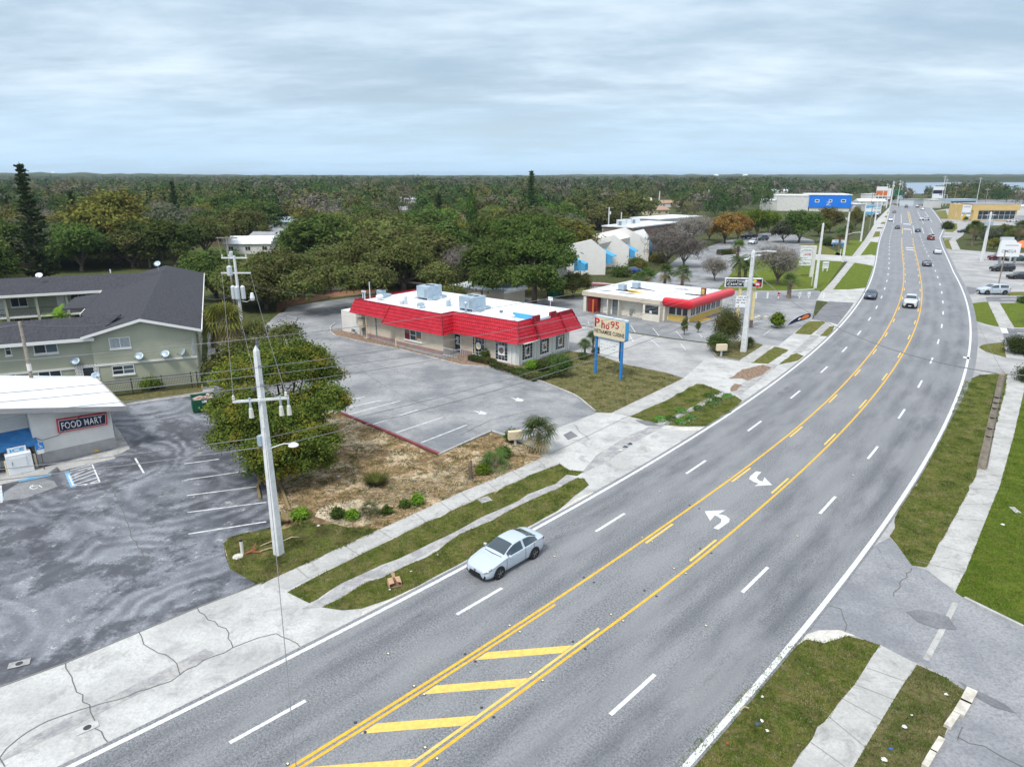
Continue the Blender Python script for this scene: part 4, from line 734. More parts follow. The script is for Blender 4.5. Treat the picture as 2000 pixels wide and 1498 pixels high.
for (x, y, sx, sy, m) in ((-1.5, -6.9, 2.2, .8, 'stain'), (9, -3.5, 1.6, .6, 'stain'), (8.2, -6.8, 1.6, .8, 'stain'), (6.5, -3.0, 1.4, .8, 'yellow_wall'), (7.9, -3.9, 1.5, 1.2, 'yellow_wall'), (6.6, -6.6, .9, .5, 'stain'), (5.6, -6.4, .6, .4, 'stain'), (2.5, -10.5, 1.5, .4, 'stain'), (11, -1.5, 1.2, .6, 'grille_grey'), (7, -1.4, 1.8, .5, 'grille_grey'), (3.9, -8, 1.6, .7, 'pale_metal'), (10.6, -6.4, 2.2, 1.3, 'pale_metal'), (6.3, -9.4, 2.6, 1.2, 'pale_metal'), (9.8, -10.4, 2.0, 1.4, 'pale_metal')):
    pts = jag([Vector((x - sx, y - sy * .4, 0)), Vector((x, y - sy, 0)), Vector((x + sx, y - sy * .3, 0)), Vector((x + sx * .7, y + sy * .8, 0)), Vector((x - sx * .5, y + sy * .7, 0))], .35, .5, 3)
    bm = bmesh.new(); f = bm.faces.new([bm.verts.new((p.x, p.y, HR + .104 + .003 * (hash(m) % 3 == 0))) for p in pts]); bmesh.ops.triangulate(bm, faces=[f]); me = bpy.data.meshes.new('roof_patch'); bm.to_mesh(me); bm.free(); me.materials.append(M[m]); link(bpy.data.objects.new('roof_patch', me), ch)
for (x, y, lab) in ((9.3, -3.6, 'grey roof unit nearer the side wall of the shop'), (8.6, -6.6, 'grey roof unit farther back on the shop roof')):
    t = empty('roof_unit', CF.w(x, y, HR + .1), CF.a, lab, 'air conditioner'); MB().box(-.5, .5, -.5, .5, .1, .95).build('housing', 'galv', t, bevel=.03); MB().box(-.65, .65, -.6, .6, 0, .1).build('base', 'stain', t)
t = empty('red_roof_box', CF.w(-2.2, -7.7, HR + .1), CF.a, 'small red and yellow box sign standing on the shop roof', 'box sign'); MB().box(-.35, .35, -.2, .2, 0, 1.0).build('body', 'dark_red', t); MB().box(-.25, .25, .202, .22, .1, .9).build('face', 'yellow_wall', t)
for px, py, m, lab, h in ((1158, 612, 'orange', 'tall orange bollard by the red alcove of the shop', 2.1), (1264.5, 623, 'bollard_yellow', 'yellow bollard left of the drive through window', 1.6), (1284, 626, 'bollard_yellow', 'yellow bollard right under the drive through window', 1.5)): bollard(px, py, m, lab, h, .13)
p = CF.w(-4.4, -6.5); MB_ = MB().prism([(1300, 1)] * 0 or [(0, 0), (5.2, 0), (5.2, -11), (0, -11)], 0, .1); o = MB_.build('shop_walk', 'side_asphalt'); o.location = CF.w(-5.2, .2, .02); o.rotation_euler = (0, 0, CF.a); tag(o, kind='structure')
p = G(1382, 628); o = MB().prism([(-1.6, -.6), (1.7, -.8), (1.9, .6), (-1.3, .8)], 0, .12).build('yellow_ramp', 'bollard_yellow'); o.location = (p.x - 1, p.y + .5, .06); o.rotation_euler = (0, 0, R(45)); tag(o, kind='structure')
FF = Fr(-30.7, 49.3, 221)
SLP = (FF.onY(.9, 0, 804)[1] - 3.4) / FF.onY(.9, 0, 804)[0]
fm = empty('food_mart', FF.o, FF.a, 'food mart shop with a bright white flat roof at the left edge', 'shop')
ymn = -10.5
FX = 5.1
b = MB(); b.extr([(0, 0, 0), (FX, 0, 0), (FX, 0, 3.0 + SLP * FX), (0, 0, 3.0)], (0, -9, 0)); b.extr([(FX + .003, -1.2, 0), (15, -1.2, 0), (15, -1.2, 3.0 + SLP * 15), (FX + .003, -1.2, 3.0 + SLP * FX)], (0, -7.8, 0)); b.build('wall', 'white_wall', fm)
b = MB(); ab(b, 'Y', 0, 0.02, FX, 0, .85, .002, .03); ab(b, 'X', 0, ymn, -.02, 0, .85, -.002, -.03); b.build('grey_dado', 'grey_fascia', fm)
rp = [(-.9, .9), (15, .9), (15, -13.0), (-.9, ymn - 1)]
MB().extr([(-.85, .9, 3.32), (16, .9, 3.32 + SLP * 17), (16, .9, 3.4 + SLP * 17), (-.85, .9, 3.4)], (0, -10.9, 0)).build('roof', 'white_roof', fm)
b = MB(); b.extr([(-.95, .903, 3.05), (16, .903, 3.05 + SLP * 17), (16, .903, 3.43 + SLP * 17), (-.95, .903, 3.43)], (0, .1, 0)); b.box(-.95, -.853, -10, .9, 3.05, 3.43); b.extr([(-.8, .9, 3.0), (16, .9, 3.0 + SLP * 17), (16, .9, 3.05 + SLP * 17), (-.8, .9, 3.05)], (0, -1.0, 0)); b.build('fascia', 'grey_fascia', fm)
b = MB(); [b.box(FX + .05, 15, -1.19, -1.12 + .0, 2.75 + .14 * k, 2.85 + .14 * k) for k in range(6)]; b.build('siding', 'white_wall', fm)
x0, z0_ = FF.onY(.15, 220, 803); 
tl, tr, br_, bl_ = [FF.onY(.2, *q) for q in ((110, 820), (208, 805.5), (210, 829), (114, 846))]
sg = empty('food_mart_sign', FF.w(0, 0), FF.a, 'navy FOOD MART sign with a red frame on the shop wall', 'sign')
def tilt(i_): u_ = lambda p, q: (q[0] + (p[0] - q[0]) * 1, q[1]); return [(tr[0] + i_, tr[1] - i_), (tl[0] - i_, tl[1] - i_), (bl_[0] - i_, bl_[1] + i_), (br_[0] + i_, br_[1] + i_)]
for i_, y0_, dy_, nm_, m_ in ((0, 0, .22, 'frame', 'sign_red'), (.09, .222, .01, 'white_line', 'sign_white'), (.12, .234, .01, 'face', 'navy')): MB().extr([(x, y0_, z_) for x, z_ in tilt(i_)], (0, dy_, 0)).build(nm_, m_, sg)
dx_ = Vector((br_[0] - bl_[0], 0, br_[1] - bl_[1])); hh_ = (tl[1] - bl_[1] + tr[1] - br_[1]) / 2
text(sg, 'lettering', 'FOOD MART', (bl_[0] - .27, .245, bl_[1] + hh_ * .24), dx_, (0, 0, 1), dx_.length - .56, hh_ * .52, 'sign_white', .012, .014, 1.08)
aw = MB(); prof = [(-1.15, 2.55), (-.2, 2.15), (-.2, 1.85)]; 
FX2 = FF.onY(.3, 70, 850)[0]
aw.quad((FX2, -1.1, 2.6), (15, -1.1, 2.6), (15, .35, 1.95), (FX2, .35, 1.95)); aw.quad((FX2, .35, 1.95), (15, .35, 1.95), (15, .36, 1.62), (FX2, .36, 1.62)); aw.add([(FX2, -1.1, 2.6), (FX2, .35, 1.95), (FX2, .36, 1.62), (FX2, -1.1, 1.7)], [(0, 1, 2, 3)])
aw.build('awning', 'blue_awning', fm); b = MB(); [b.box(FX + .6 + k * .75, FX + .63 + k * .75, .36, .375, 1.64, 1.94) for k in range(12)]; b.build('awning_seam', 'navy', fm)
w_ = window(fm, 'Y', -1.2, FX + .15, 15, .7, 2.3, 1, (5, 0), 'grille_grey', 'glass_mid', gms=['blind', 'glass_mid', 'sky_blue', 'glass_mid', 'blind', 'glass_mid'])
text(w_, 'lettering', 'CEL', (FX + 1.5, -1.13, 1.6), (-1, 0, 0), (0, 0, 1), 1.0, .3, 'sign_black', .012, .03); text(w_, 'lettering', 'GHT', (FX + 3.3, -1.13, .85), (-1, 0, 0), (0, 0, 1), .8, .25, 'sign_black', .012, .03)
def ice_box():
    p = G(44, 925); t = empty('ice_freezer', (p.x, p.y, .03), FF.a, 'white ICE freezer standing under the blue awning', 'ice freezer')
    MB().box(-.75, .75, -.75, 0, 0, 1.45).build('cabinet', 'sign_white', t, bevel=.03); MB().box(-.4, .55, .003, .04, .5, 1.25).build('door', 'sign_white', t, bevel=.01); MB().box(.42, .46, .043, .07, .7, 1.0).build('handle', 'grille_grey', t)
    s_ = MB().box(-.55, .55, -.55, -.42, 1.453, 1.85).build('sign_panel', 'sign_white', t); text(s_, 'lettering', 'ICE', (.42, -.42, 1.52), (-1, 0, 0), (0, 0, 1), .84, .26, 'sky_blue', .012, .04)
ice_box()
def hc_sign():
    p = G(87, 917); t = empty('disabled_parking_sign', (p.x, p.y, .03), FF.a, 'blue wheelchair parking sign with a white plate on a post', 'sign')
    MB().box(-.03, .03, -.03, .03, 0, 2.05).build('post', 'wood_dark', t); s_ = MB().box(-.26, .26, .033, .05, 1.55, 2.05).build('plate', 'sign_blue', t)
    MB().box(-.2, .2, .033, .05, 1.22, 1.53).build('fine_plate', 'sign_white', t)
    b = MB(); b.lathe((.03, .055, 1.97), [(.035, 0), (.035, .006)], 10, 'y'); pts = [(.04, .055, 1.92), (.02, .055, 1.8), (-.08, .055, 1.8), (-.13, .055, 1.68), (-.18, .055, 1.69)]; b.tube(pts, .017, 4)
    b.tube([(.04 + .10 * math.cos(a_) - .02, .055, 1.74 + .10 * math.sin(a_)) for a_ in np.linspace(1.2, 5.6, 12)], .014, 4); b.build('wheelchair_symbol', 'sign_white', s_)
hc_sign()
bollard(16, 927, 'cream_pipe', 'cream bollard left of the ice freezer', 1.05, .08); bollard(72, 912, 'cream_pipe', 'cream bollard right of the ice freezer', 1.05, .08)
for pts, m, lab in ((((144, 890), (193, 882)), 'bollard_yellow', 'worn yellow wheel stop on the walk by the food mart'), (((37, 942), (101, 929)), 'paint_blue', 'blue wheel stop at the wheelchair bay')):
    a_, b_ = G(*pts[0]), G(*pts[1]); d = b_ - a_; o = MB().extr([(-d.length / 2, -.1, 0), (-d.length / 2, .1, 0), (-d.length / 2, .06, .14), (-d.length / 2, -.06, .14)], (d.length, 0, 0)).build('wheel_stop', m); o.location = ((a_.x + b_.x) / 2, (a_.y + b_.y) / 2, .045); o.rotation_euler = (0, 0, math.atan2(d.y, d.x)); tag(o, lab, 'wheel stop')
b = MB(); P1_ = [FF.w(1.9, .3, 3.2), FF.w(2.6, .35, 2.7), FF.w(2.9, .3, 2.5), FF.w(3.6, .3, 2.0), FF.w(4.6, .3, 1.9), FF.w(5.0, .3, 2.2)]; b.tube(P1_, .02, 4); tag(b.build('loose_cable', 'black_metal'), 'loose black cable drooping beside the FOOD MART sign', 'cable')
def dish(p, rz, lab, size=.42, pole=.5, g=None, m='galv'):
    t = empty('satellite_dish', p, rz, lab, 'satellite dish', g)
    MB().tube([(0, 0, 0), (0, 0, pole)], .03, 5).build('mast', 'pale_metal', t)
    b = MB(); n = 14; vs = [(0, .0, 0)]; fs = []
    for r_ in (.5, 1): vs += [(math.cos(2 * math.pi * k / n) * size * r_, -.12 * r_ * r_, math.sin(2 * math.pi * k / n) * size * .8 * r_) for k in range(n)]
    fs = [(0, 1 + k, 1 + (k + 1) % n) for k in range(n)] + [(1 + k, 1 + n + k, 1 + n + (k + 1) % n, 1 + (k + 1) % n) for k in range(n)]
    tl = R(-35); vs = [(x, y * math.cos(tl) - z_ * math.sin(tl), y * math.sin(tl) + z_ * math.cos(tl) + pole + size * .5) for x, y, z_ in vs]; b.add(vs, fs); o_ = b.build('reflector', m, t, smooth=True); md = o_.modifiers.new('s', 'SOLIDIFY'); md.thickness = .025
    MB().tube([(0, -.05, pole), (0, -.55, pole + .15)], .02, 4).build('arm', 'grille_grey', t); MB().box(-.05, .05, -.62, -.52, pole + .12, pole + .26).build('receiver', 'grille_grey', t); return t
dish(FF.w(-.9, -9.4, 2.9), FF.a + R(180), 'small white dish at the back corner of the white mart roof', .35, .5)
AF = Fr(-31.8, 66.8, 113)
ap = empty('apartment_building', AF.o, AF.a, 'two storey sage green apartments with dark shingle roofs round a courtyard', 'apartment building')
H2 = 5.5
MB().box(0, 43.5, 0, 9.0, 0, H2).build('wall', 'sage_wall', ap); MB().box(.3, 7.0, 9.003, 42, 0, H2).build('wall', 'sage_wall', ap); MB().box(33.5, 40, 9.003, 44, 0, H2).build('wall', 'sage_wall', ap)
MB().add([(0, 0, H2), (0, 9, H2), (0, 4.5, H2 + 1.2)], [(0, 1, 2)]).build('gable', 'sage_wall', ap)
RZ = 7.0
def slab(par, name, pts, m, th=.14):
    b = MB(); P = [Vector(p) for p in pts]; n = (P[1] - P[0]).cross(P[2] - P[0]).normalized(); n = n if n.z > 0 else -n; b.extr([p - n * th for p in P], n * th); return b.build(name, m, par)
slab(ap, 'roof', [(-.7, -.7, H2 + .05), (44.2, -.7, H2 + .05), (44.2, 4.5, RZ), (-.7, 4.5, RZ)], 'shingle')
slab(ap, 'roof', [(-.7, 4.5, RZ), (44.2, 4.5, RZ), (44.2, 9.6, H2 + .15), (-.7, 9.6, H2 + .15)], 'shingle')
slab(ap, 'roof', [(4, 9.0, H2 + .3), (36, 9.0, H2 + .3), (30.5, 11.6, H2 + .12), (13, 11.6, H2 + .12)], 'shingle')
slab(ap, 'roof', [(17, 11.5, H2 + .14), (28, 11.5, H2 + .14), (26.5, 14.2, H2 - .02), (18, 14.2, H2 - .02)], 'shingle')
slab(ap, 'roof', [(-.45, 8.9, H2 + .02), (-.45, 45, H2 + .02), (3.6, 45, RZ - .1), (3.6, 6.5, RZ - .1)], 'shingle')
slab(ap, 'roof', [(3.6, 6.5, RZ - .1), (3.6, 45, RZ - .1), (7.9, 45, H2 + .1), (7.9, 9.0, H2 + .1)], 'shingle')
slab(ap, 'roof', [(30.6, 9.0, H2 + .1), (30.6, 47, H2 + .1), (36, 47, RZ + .3), (36, 4.5, RZ)], 'shingle')
slab(ap, 'roof', [(36, 4.5, RZ), (36, 47, RZ + .3), (41.5, 47, H2), (41.5, 7.0, H2)], 'shingle')
b = MB()
b.extr([(-.76, -.75, H2 - .15), (-.76, -.75, H2 + .1), (-.76, 4.5, RZ + .06), (-.76, 4.5, RZ - .2)], (.055, 0, 0)); b.extr([(-.76, 4.5, RZ - .2), (-.76, 4.5, RZ + .06), (-.76, 9.65, H2 + .2), (-.76, 9.65, H2 - .05)], (.055, 0, 0))
b.box(-.52, -.455, 8.6, 45, H2 - .25, H2 + .05); b.box(-.7, 44.2, -.8, -.71, H2 - .15, H2 + .04); b.box(30.5, 30.59, 11, 47, H2 - .2, H2 + .12); b.box(13, 16.5, 11.62, 11.7, H2 - .15, H2 + .1); b.box(28.5, 30.3, 11.62, 11.7, H2 - .15, H2 + .1); b.build('fascia', 'white_trim', ap)
b = MB(); b.box(-.08, -.003, 0, 9, 2.62, 2.8); b.box(.22, .297, 9.0, 42, 2.5, 2.68); b.build('band', 'white_trim', ap)
def awin(px0, px1, py0, py1, xp=0.0, **k):
    a_ = AF.onX(xp, px0, (py0 + py1) / 2); c_ = AF.onX(xp, px1, (py0 + py1) / 2); zt = AF.onX(xp, (px0 + px1) / 2, py0)[1]; zb = AF.onX(xp, (px0 + px1) / 2, py1)[1]; return window(ap, 'X', xp, a_[0], c_[0], zb, zt, -1, **k)
awin(213, 255, 659, 680, 0, gms=['blind', 'blind']); awin(65, 113, 670, 690, .3, gms=['glass_mid', 'glass_dark']); awin(219, 263, 713, 731, 0, mull=(1, 1), gms=['glass_mid', 'glass_dark']); awin(75, 121, 724, 742, .3, gms=['glass_dark', 'glass_dark']); awin(9, 22, 673, 694, .3, mull=(0, 1)); awin(18, 32, 728, 745, .3, mull=(0, 1))
pa = AF.onX(0, 146, 722); pb = AF.onX(0, 193, 722); zt = AF.onX(0, 170, 712)[1]; zb = zt - 1.5; b = MB(); Y0, Y1 = pb[0], pa[0]; n_ = 9
w_ = None; yy = np.linspace(Y0, Y1, n_ + 1)
for i in range(n_):
    for j in range(5):
        if 2 <= i <= 5 and j < 4 and j != 4: continue
        c0, c1 = yy[i], yy[i + 1]; zz0 = zb + j * (zt - zb) / 5; zz1 = zb + (j + 1) * (zt - zb) / 5; mth_ = .035
        b.box(-.06, -.004, c0, c1, zz0, zz0 + mth_); b.box(-.06, -.004, c0, c0 + mth_, zz0 + mth_, zz1); b.tube([(-.04, c0, zz0), (-.04, c1, zz1)], .03, 4); b.tube([(-.035, c1, zz0), (-.035, c0, zz1)], .03, 4)
b.build('breeze_blocks', 'white_trim', ap); MB().box(-.015, -.003, Y0, Y1, zb, zt).build('opening', 'glass_dark', ap); MB().box(-.07, -.02, yy[0], yy[2] - .02, zb - .12, zb).build('sill', 'white_trim', ap)
b = MB(); b.box(31.0, 33.5, 9, 44, 2.55, 2.75); b.build('gallery_floor', 'white_trim', ap)
for y in np.arange(12.5, 44, 3.4):
    MB().box(31.0, 31.3, y - .15, y + .15, 0, H2 - .05).build('column', 'sage_wall', ap)
b = MB(); [b.box(31.1, 31.13, y - .01, y + .01, 2.8, 3.75) for y in np.arange(11, 44, .14)]; b.box(31.08, 31.14, 11, 44, 3.75, 3.8); b.build('gallery_railing', 'black_metal', ap)
for y in np.arange(14, 43, 6.8):
    for z_ in (0, 2.75): window(ap, 'X', 33.5, y, y + 1.9, z_ + .9, z_ + 2.1, -1, (1, 0)); door(ap, 'X', 33.5, y + 2.6, y + 3.5, z_ + 2.1, -1) if z_ == 0 else MB().box(33.42, 33.49, y + 2.6, y + 3.5, 2.8, 4.85).build('door', 'white_trim', ap); 
b = MB(); [b.box(32.3, 32.6, y, y + .5, 0, 2.5) for y in (11,)]; b.build('post', 'sage_wall', ap)
for (px, py, pl, lab) in ((148, 708, .3, 'leftmost grey dish on the white band of the apartments'), (272, 694, 0, 'grey dish under the upper right apartment window'), (323, 690, 0, 'grey dish right of the upper window on the white band'), (358, 686, 0, 'thin edge on grey dish nearest the apartment corner')):
    yv, _ = AF.onX(pl - .25, px, py); dish(AF.w(pl - .25, yv, 2.72), AF.a + R(-120) if px != 358 else AF.a + R(-160), lab, .48, .35)
dish(AF.w(36, 5.0, RZ + .3), AF.a + R(-120), 'white dish on the peak of the dark apartment roof', .5, .6); dish(AF.w(34, 19, RZ + .2), AF.a + R(-100), 'white dish lying low on the far apartment ridge', .45, .1, m='sign_white'); dish(AF.w(37, 41, RZ), AF.a + R(-100), 'pale dish on the far ridge at the left edge', .45, .1, m='sign_white')
t = empty('roof_pipe', AF.w(36, 11, RZ + .2), 0, 'short white vent pipe on the far apartment ridge', 'vent pipe'); MB().tube([(0, 0, 0), (0, 0, .5)], .08).build('pipe', 'sign_white', t)
b = MB(); [ab(b, 'X', 0, .15 + .1 * k, .2 + .1 * k, 2.9, 4.6 - .3 * k, -.002, -.06) for k in range(3)]; b.build('conduit', 'pale_metal', ap)
for k, (px, py) in enumerate(((393, 625), (395, 645), (397, 665), (398, 705), (400, 732), (399, 745))):
    p = AF.w([26, 20, 15.5, 7.5, 2.6, .9][k], -1.5); t = empty('condenser', p, AF.a, ['dark condenser farthest along the apartment side', 'second farthest dark condenser beside the apartments', 'third farthest dark condenser beside the apartments', 'dark condenser in the middle of the apartment side', 'second nearest dark condenser beside the apartments', 'dark condenser nearest the fence beside the apartments'][k], 'air conditioner', 'condensers along the apartment side')
    MB().lathe((0, 0, 0), [(.45, 0), (.45, .95), (.35, 1.0)], 12).build('housing', 'black_metal', t); MB().lathe((0, 0, 1.0), [(.3, 0), (.3, .02)], 12).build('fan_guard', 'grille_grey', t)
sheet('side_path', [tuple(AF.w(x, y))[:2] for x, y in ((-1, -.6), (32, -.6), (32, -2.6), (-1, -3.2))], .03, 'gutter_silt', world=True, rag=.15)
def iron_fence(a_, b_, lab, h=1.55, step=.14, post=2.6):
    a_, b_ = Vector(a_), Vector(b_); d = b_ - a_; L = d.length; t = empty('iron_fence', (a_.x, a_.y, 0), math.atan2(d.y, d.x), lab, 'fence'); b = MB()
    for k in range(int(L / step)): b.box(k * step - .011, k * step + .011, -.011, .011, .1, h)
    [b.box(0, L, -.02, .02, z_, z_ + .04) for z_ in (.15, h - .25, h - .05)]; b.build('railing', 'black_metal', t)
    for k in range(int(L / post) + 1): MB().box(k * post - .04, k * post + .04, -.04, .04, 0, h + .12).build('post', 'black_metal', t)
iron_fence(G(200, 778), G(385, 757), 'black iron fence between the apartments and the mart lot'); iron_fence(G(387, 757), G(425, 748), 'short black iron fence end running behind the green dumpster')
p = G(400, 800); t = empty('dumpster', (p.x, p.y, 0), FF.a + R(-12), 'dark green open dumpster full of rubbish under the big tree', 'dumpster')
mat('dumpster_green', (.01, .10, .055), .6, .3, var=(.015, .13, .07), scale=3); b = MB(); b.extr([(-1, -.75, .12), (-1, .75, .12), (-1, .95, 1.25), (-1, -.85, 1.35)], (.05, 0, 0)); b.extr([(.95, -.75, .12), (.95, .75, .12), (.95, .95, 1.25), (.95, -.85, 1.35)], (.05, 0, 0)); b.extr([(-.95, .70, .12), (-.95, .75, .12), (-.95, .95, 1.25), (-.95, .90, 1.25)], (1.9, 0, 0)); b.extr([(-.95, -.75, .12), (-.95, -.70, .12), (-.95, -.80, 1.35), (-.95, -.85, 1.35)], (1.9, 0, 0)); b.box(-.95, .95, -.7, .7, .12, .2); b.build('body', 'dumpster_green', t)
mat('rubbish', (.62, .58, .55), .9, var=(.30, .12, .08), scale=5); b = MB(); random.seed(3); [b.bxc((random.uniform(-.75, .75), random.uniform(-.55, .6), random.uniform(.8, 1.15)), (random.uniform(.2, .5), random.uniform(.2, .4), random.uniform(.15, .35)), random.uniform(0, 3)) for _ in range(22)]; b.build('rubbish', 'rubbish', t); MB().box(-.2, .2, .92, .96, .95, 1.15).build('notice', 'sign_white', t)
WB = Fr(19.8, 145.6, 0)
for k, (c0, eave, pk, lf, lab) in enumerate(((( 1182, 537), (1183, 491), (1156, 468), 1100, 'nearest stepped bay of the white gabled building with blue awning'), ((1227, 521.5), (1228, 482), (1200, 459), 1120, 'middle stepped bay of the white gabled building with blue awning'), ((1266, 511), (1266.5, 470), (1222, 445), 1128, 'tallest far bay of the white gabled building'))):
    p = G(*c0); F_ = Fr(p.x, p.y, 0); ez = F_.onY(0, *eave)[1]; px_, pz_ = F_.onY(0, *pk); lx = F_.onY(0, lf, 500)[0]; lz = pz_ - .22 * (px_ - lx)
    t = empty('gabled_office', p, 0, lab, 'office building', 'stepped bays of the white gabled building'); dep = Vector((6.5, 12.0, 0)) if k < 2 else Vector((8, 16, 0))
    MB().extr([(0, 0, 0), (0, 0, ez), (px_, 0, pz_), (lx, 0, lz), (lx, 0, 0)], (0, .5, 0)).build('end_wall', 'bright_wall', t); s_ = 1.0
    MB().extr([(-4.2, .503, 0), (-4.2, .503, ez - .6), (px_, .503, pz_ - 1.4), (lx + .5, .503, lz - 1.5), (lx + .5, .503, 0)], (dep.x * .9, dep.y * .9, 0)).build('wall', 'bright_wall', t)
    MB().extr([(.02, .55, ez - .55), (1.5, .55, ez - 1.25), (1.5, .55, ez - 1.15), (-1.2, .55, ez + .25), (-1.2, .55, ez + .1)], (1.2, 2.2, 0)).build('awning', 'sky_blue', t)
    MB().extr([(.02, .52, ez - 2.6), (1.5, .52, ez - 2.6), (1.5, .52, ez - 1.2), (.02, .52, ez - .5)], (0, .03, 0)).build('awning_end', 'sky_blue', t)
    MB().box(-1.1, -.9, 1.2, 3.4, .1, 2.6).build('window', 'glass_dark', t)
t = empty('gabled_office', G(1140, 545), 0, 'bit of white gabled bay and blue awning showing left behind the trees', 'office building', 'stepped bays of the white gabled building'); MB().box(-16, -3.5, 0, .4, 0, 5.5).build('end_wall', 'bright_wall', t); MB().extr([(-2.0, .3, 1.6), (.2, .3, 1.6), (.2, .3, 3.0), (-2.0, .3, 4.0)], (.8, 1.5, 0)).build('awning', 'sky_blue', t)
def block(name, lab, cat, px0, px1, py_top, z, depth, m, rm='white_roof', rz=None, par=.3):
    a_, b_ = G(px0, py_top, z), G(px1, py_top if not isinstance(py_top, tuple) else py_top[1], z); d = b_ - a_; t = empty(name, (a_.x, a_.y, 0), math.atan2(d.y, d.x), lab, cat); L = d.length
    MB().box(0, L, 0, depth, 0, z).build('wall', m, t); MB().box(-par, L + par, -par, depth + par, z, z + .35).build('roof', rm, t); return t, L
def block2(name, lab, cat, A, B, z, depth, m, rm='white_roof', par=.3, rt=.35):
    a_, b_ = G(A[0], A[1], z), G(B[0], B[1], z); d = b_ - a_; t = empty(name, (a_.x, a_.y, 0), math.atan2(d.y, d.x), lab, cat); L = d.length
    MB().box(0, L, 0, depth, 0, z).build('wall', m, t); MB().box(-par, L + par, -par, depth + par, z + .003, z + rt).build('roof', rm, t); return t, L
t, L = block2('brick_building', 'brown brick building with a white flat roof and roof units behind the gabled offices', 'commercial building', (1237, 446), (1322, 436), 5.8, 10, 'brick')
for k, (x, y) in enumerate(((2, 5), (5, 7), (8.5, 7), (12, 6))):
    u_ = empty('roof_unit', t.matrix_world @ Vector((0, 0, 0)), 0); u_.location = Vector(t.location) + Vector((math.cos(t.rotation_euler.z) * x - math.sin(t.rotation_euler.z) * y, math.sin(t.rotation_euler.z) * x + math.cos(t.rotation_euler.z) * y, 6.15)); tag(u_, ['leftmost grey unit on the brick building roof', 'grey unit second from left on the brick building roof', 'grey unit third from left on the brick building roof', 'rightmost grey unit on the brick building roof'][k], 'air conditioner', 'units on the brick building roof')
    MB().box(-1.2, 1.2, -.9, .9, 0, 1.5).build('housing', 'pale_metal', u_); MB().box(-1.0, -.2, -.94, -.902, .2, 1.3).build('grille', 'grille_grey', u_)
for k in range(5): window(t, 'Y', 0, 8 + k * 3, 10 + k * 3, .8, 2.6, -1, (1, 0))
t, L = block2('grey_building', 'plain light grey block peeking over the white gables', 'commercial building', (1177, 443), (1236, 446), 5.6, 10, 'white_wall', 'roof_grey')
t, L = block2('white_block', 'long white roofed block running away behind the brick building', 'commercial building', (1290, 430), (1370, 424), 6.2, 12, 'white_wall')
A_ = G(1578, 413); B_ = G(1660, 414); bs = empty('blue_store', A_, math.atan2((B_ - A_).y, (B_ - A_).x), 'white store with a big bright blue block and small white framed windows', 'store'); L = (B_ - A_).length; F_ = Fr(A_.x, A_.y, math.degrees(bs.rotation_euler.z))
zt = F_.onY(0, 1580, 381.5)[1]; zb = F_.onY(0, 1580, 405)[1]; MB().box(0, L, 0, 30, zb, zt).build('blue_wall', 'blue_wall', bs); MB().box(.5, L - .5, .6, 29, 0, zb).build('wall', 'white_wall', bs); MB().box(-.3, L + .3, -.3, 30.3, zt, zt + .5).build('roof', 'white_roof', bs)
for a0, a1 in ((1592, 1600), (1619, 1625), (1643, 1652)):
    x0, z0_ = F_.onY(0, a0, 391); x1, z1_ = F_.onY(0, a1, 395); window(bs, 'Y', 0, x0, x1, z1_ - .2, z0_ + .3, -1, (0, 0), 'sign_white', 'glass_dark', False, .35)
text(bs, 'mark', 'Z', (L / 2 - 2, -.02, zb + 1.2), (1, 0, 0), (0, 0, 1), 2.5, 1.8, 'sign_white', .03); text(bs, 'mark', 'O', (L + .02, 6, zt - 3.5), (0, 1, 0), (0, 0, 1), 6, 2.2, 'sign_white', .03)
lx = F_.onY(0, 1518, 395)[0]; l2 = F_.onY(0, 1490, 400)[0]; MB().box(lx, -.003, 1, 26, 0, zt - .6).build('wall', 'white_wall', bs); MB().box(lx - .2, -.1, .8, 26.2, zt - .6, zt - .1).build('roof', 'white_roof', bs); MB().box(l2, lx - .003, 3, 24, 0, zt - 3.5).build('wall', 'white_wall', bs); MB().box(l2 - .3, lx - .1, 2.7, 24.2, zt - 3.5, zt - 3.1).build('roof', 'white_roof', bs)
A_, B_ = G(1903, 432), G(1984, 432); t = empty('ochre_shop', A_, math.atan2((B_ - A_).y, (B_ - A_).x), 'ochre yellow shop with a band of dark windows on the far right', 'shop'); L = (B_ - A_).length; F_ = Fr(A_.x, A_.y, math.degrees(t.rotation_euler.z)); zt = F_.onY(0, 1905, 401)[1]; zm = F_.onY(0, 1910, 411)[1]
MB().box(-1.5, L, .5, 18, 0, zt).build('wall', 'ochre', t); MB().box(-2, L + .5, -.6, .495, zm, zt + .1).build('fascia', 'ochre', t); MB().box(-1.5, .8, -.6, .49, 0, zm - .003).build('pier', 'ochre', t); MB().prism([(-2, .5), (L + .5, .5), (L - 2, 18), (3, 18)], zt + .11, zt + .5).build('roof', 'roof_grey', t)
window(t, 'Y', .5, 1, L - .5, .6, zm - .2, -1, (6, 1), 'pale_metal', 'glass_dark', True, .16)
A_, B_ = G(1862, 391, 5.5), G(1910, 390, 5.5); t = empty('gas_canopy', (A_.x, A_.y, 0), math.atan2((B_ - A_).y, (B_ - A_).x), 'long blue topped canopy far down on the right', 'canopy'); L = (B_ - A_).length; MB().box(0, L, 0, 9, 4.6, 5.9).build('roof', 'galv', t); MB().box(0, L, 1, 1.3, 3.9, 4.597).build('fascia', 'navy', t); [MB().box(L * k / 5 - .3, L * k / 5 + .3, 3, 3.6, 0, 4.6).build('column', 'white_trim', t) for k in range(1, 5)]
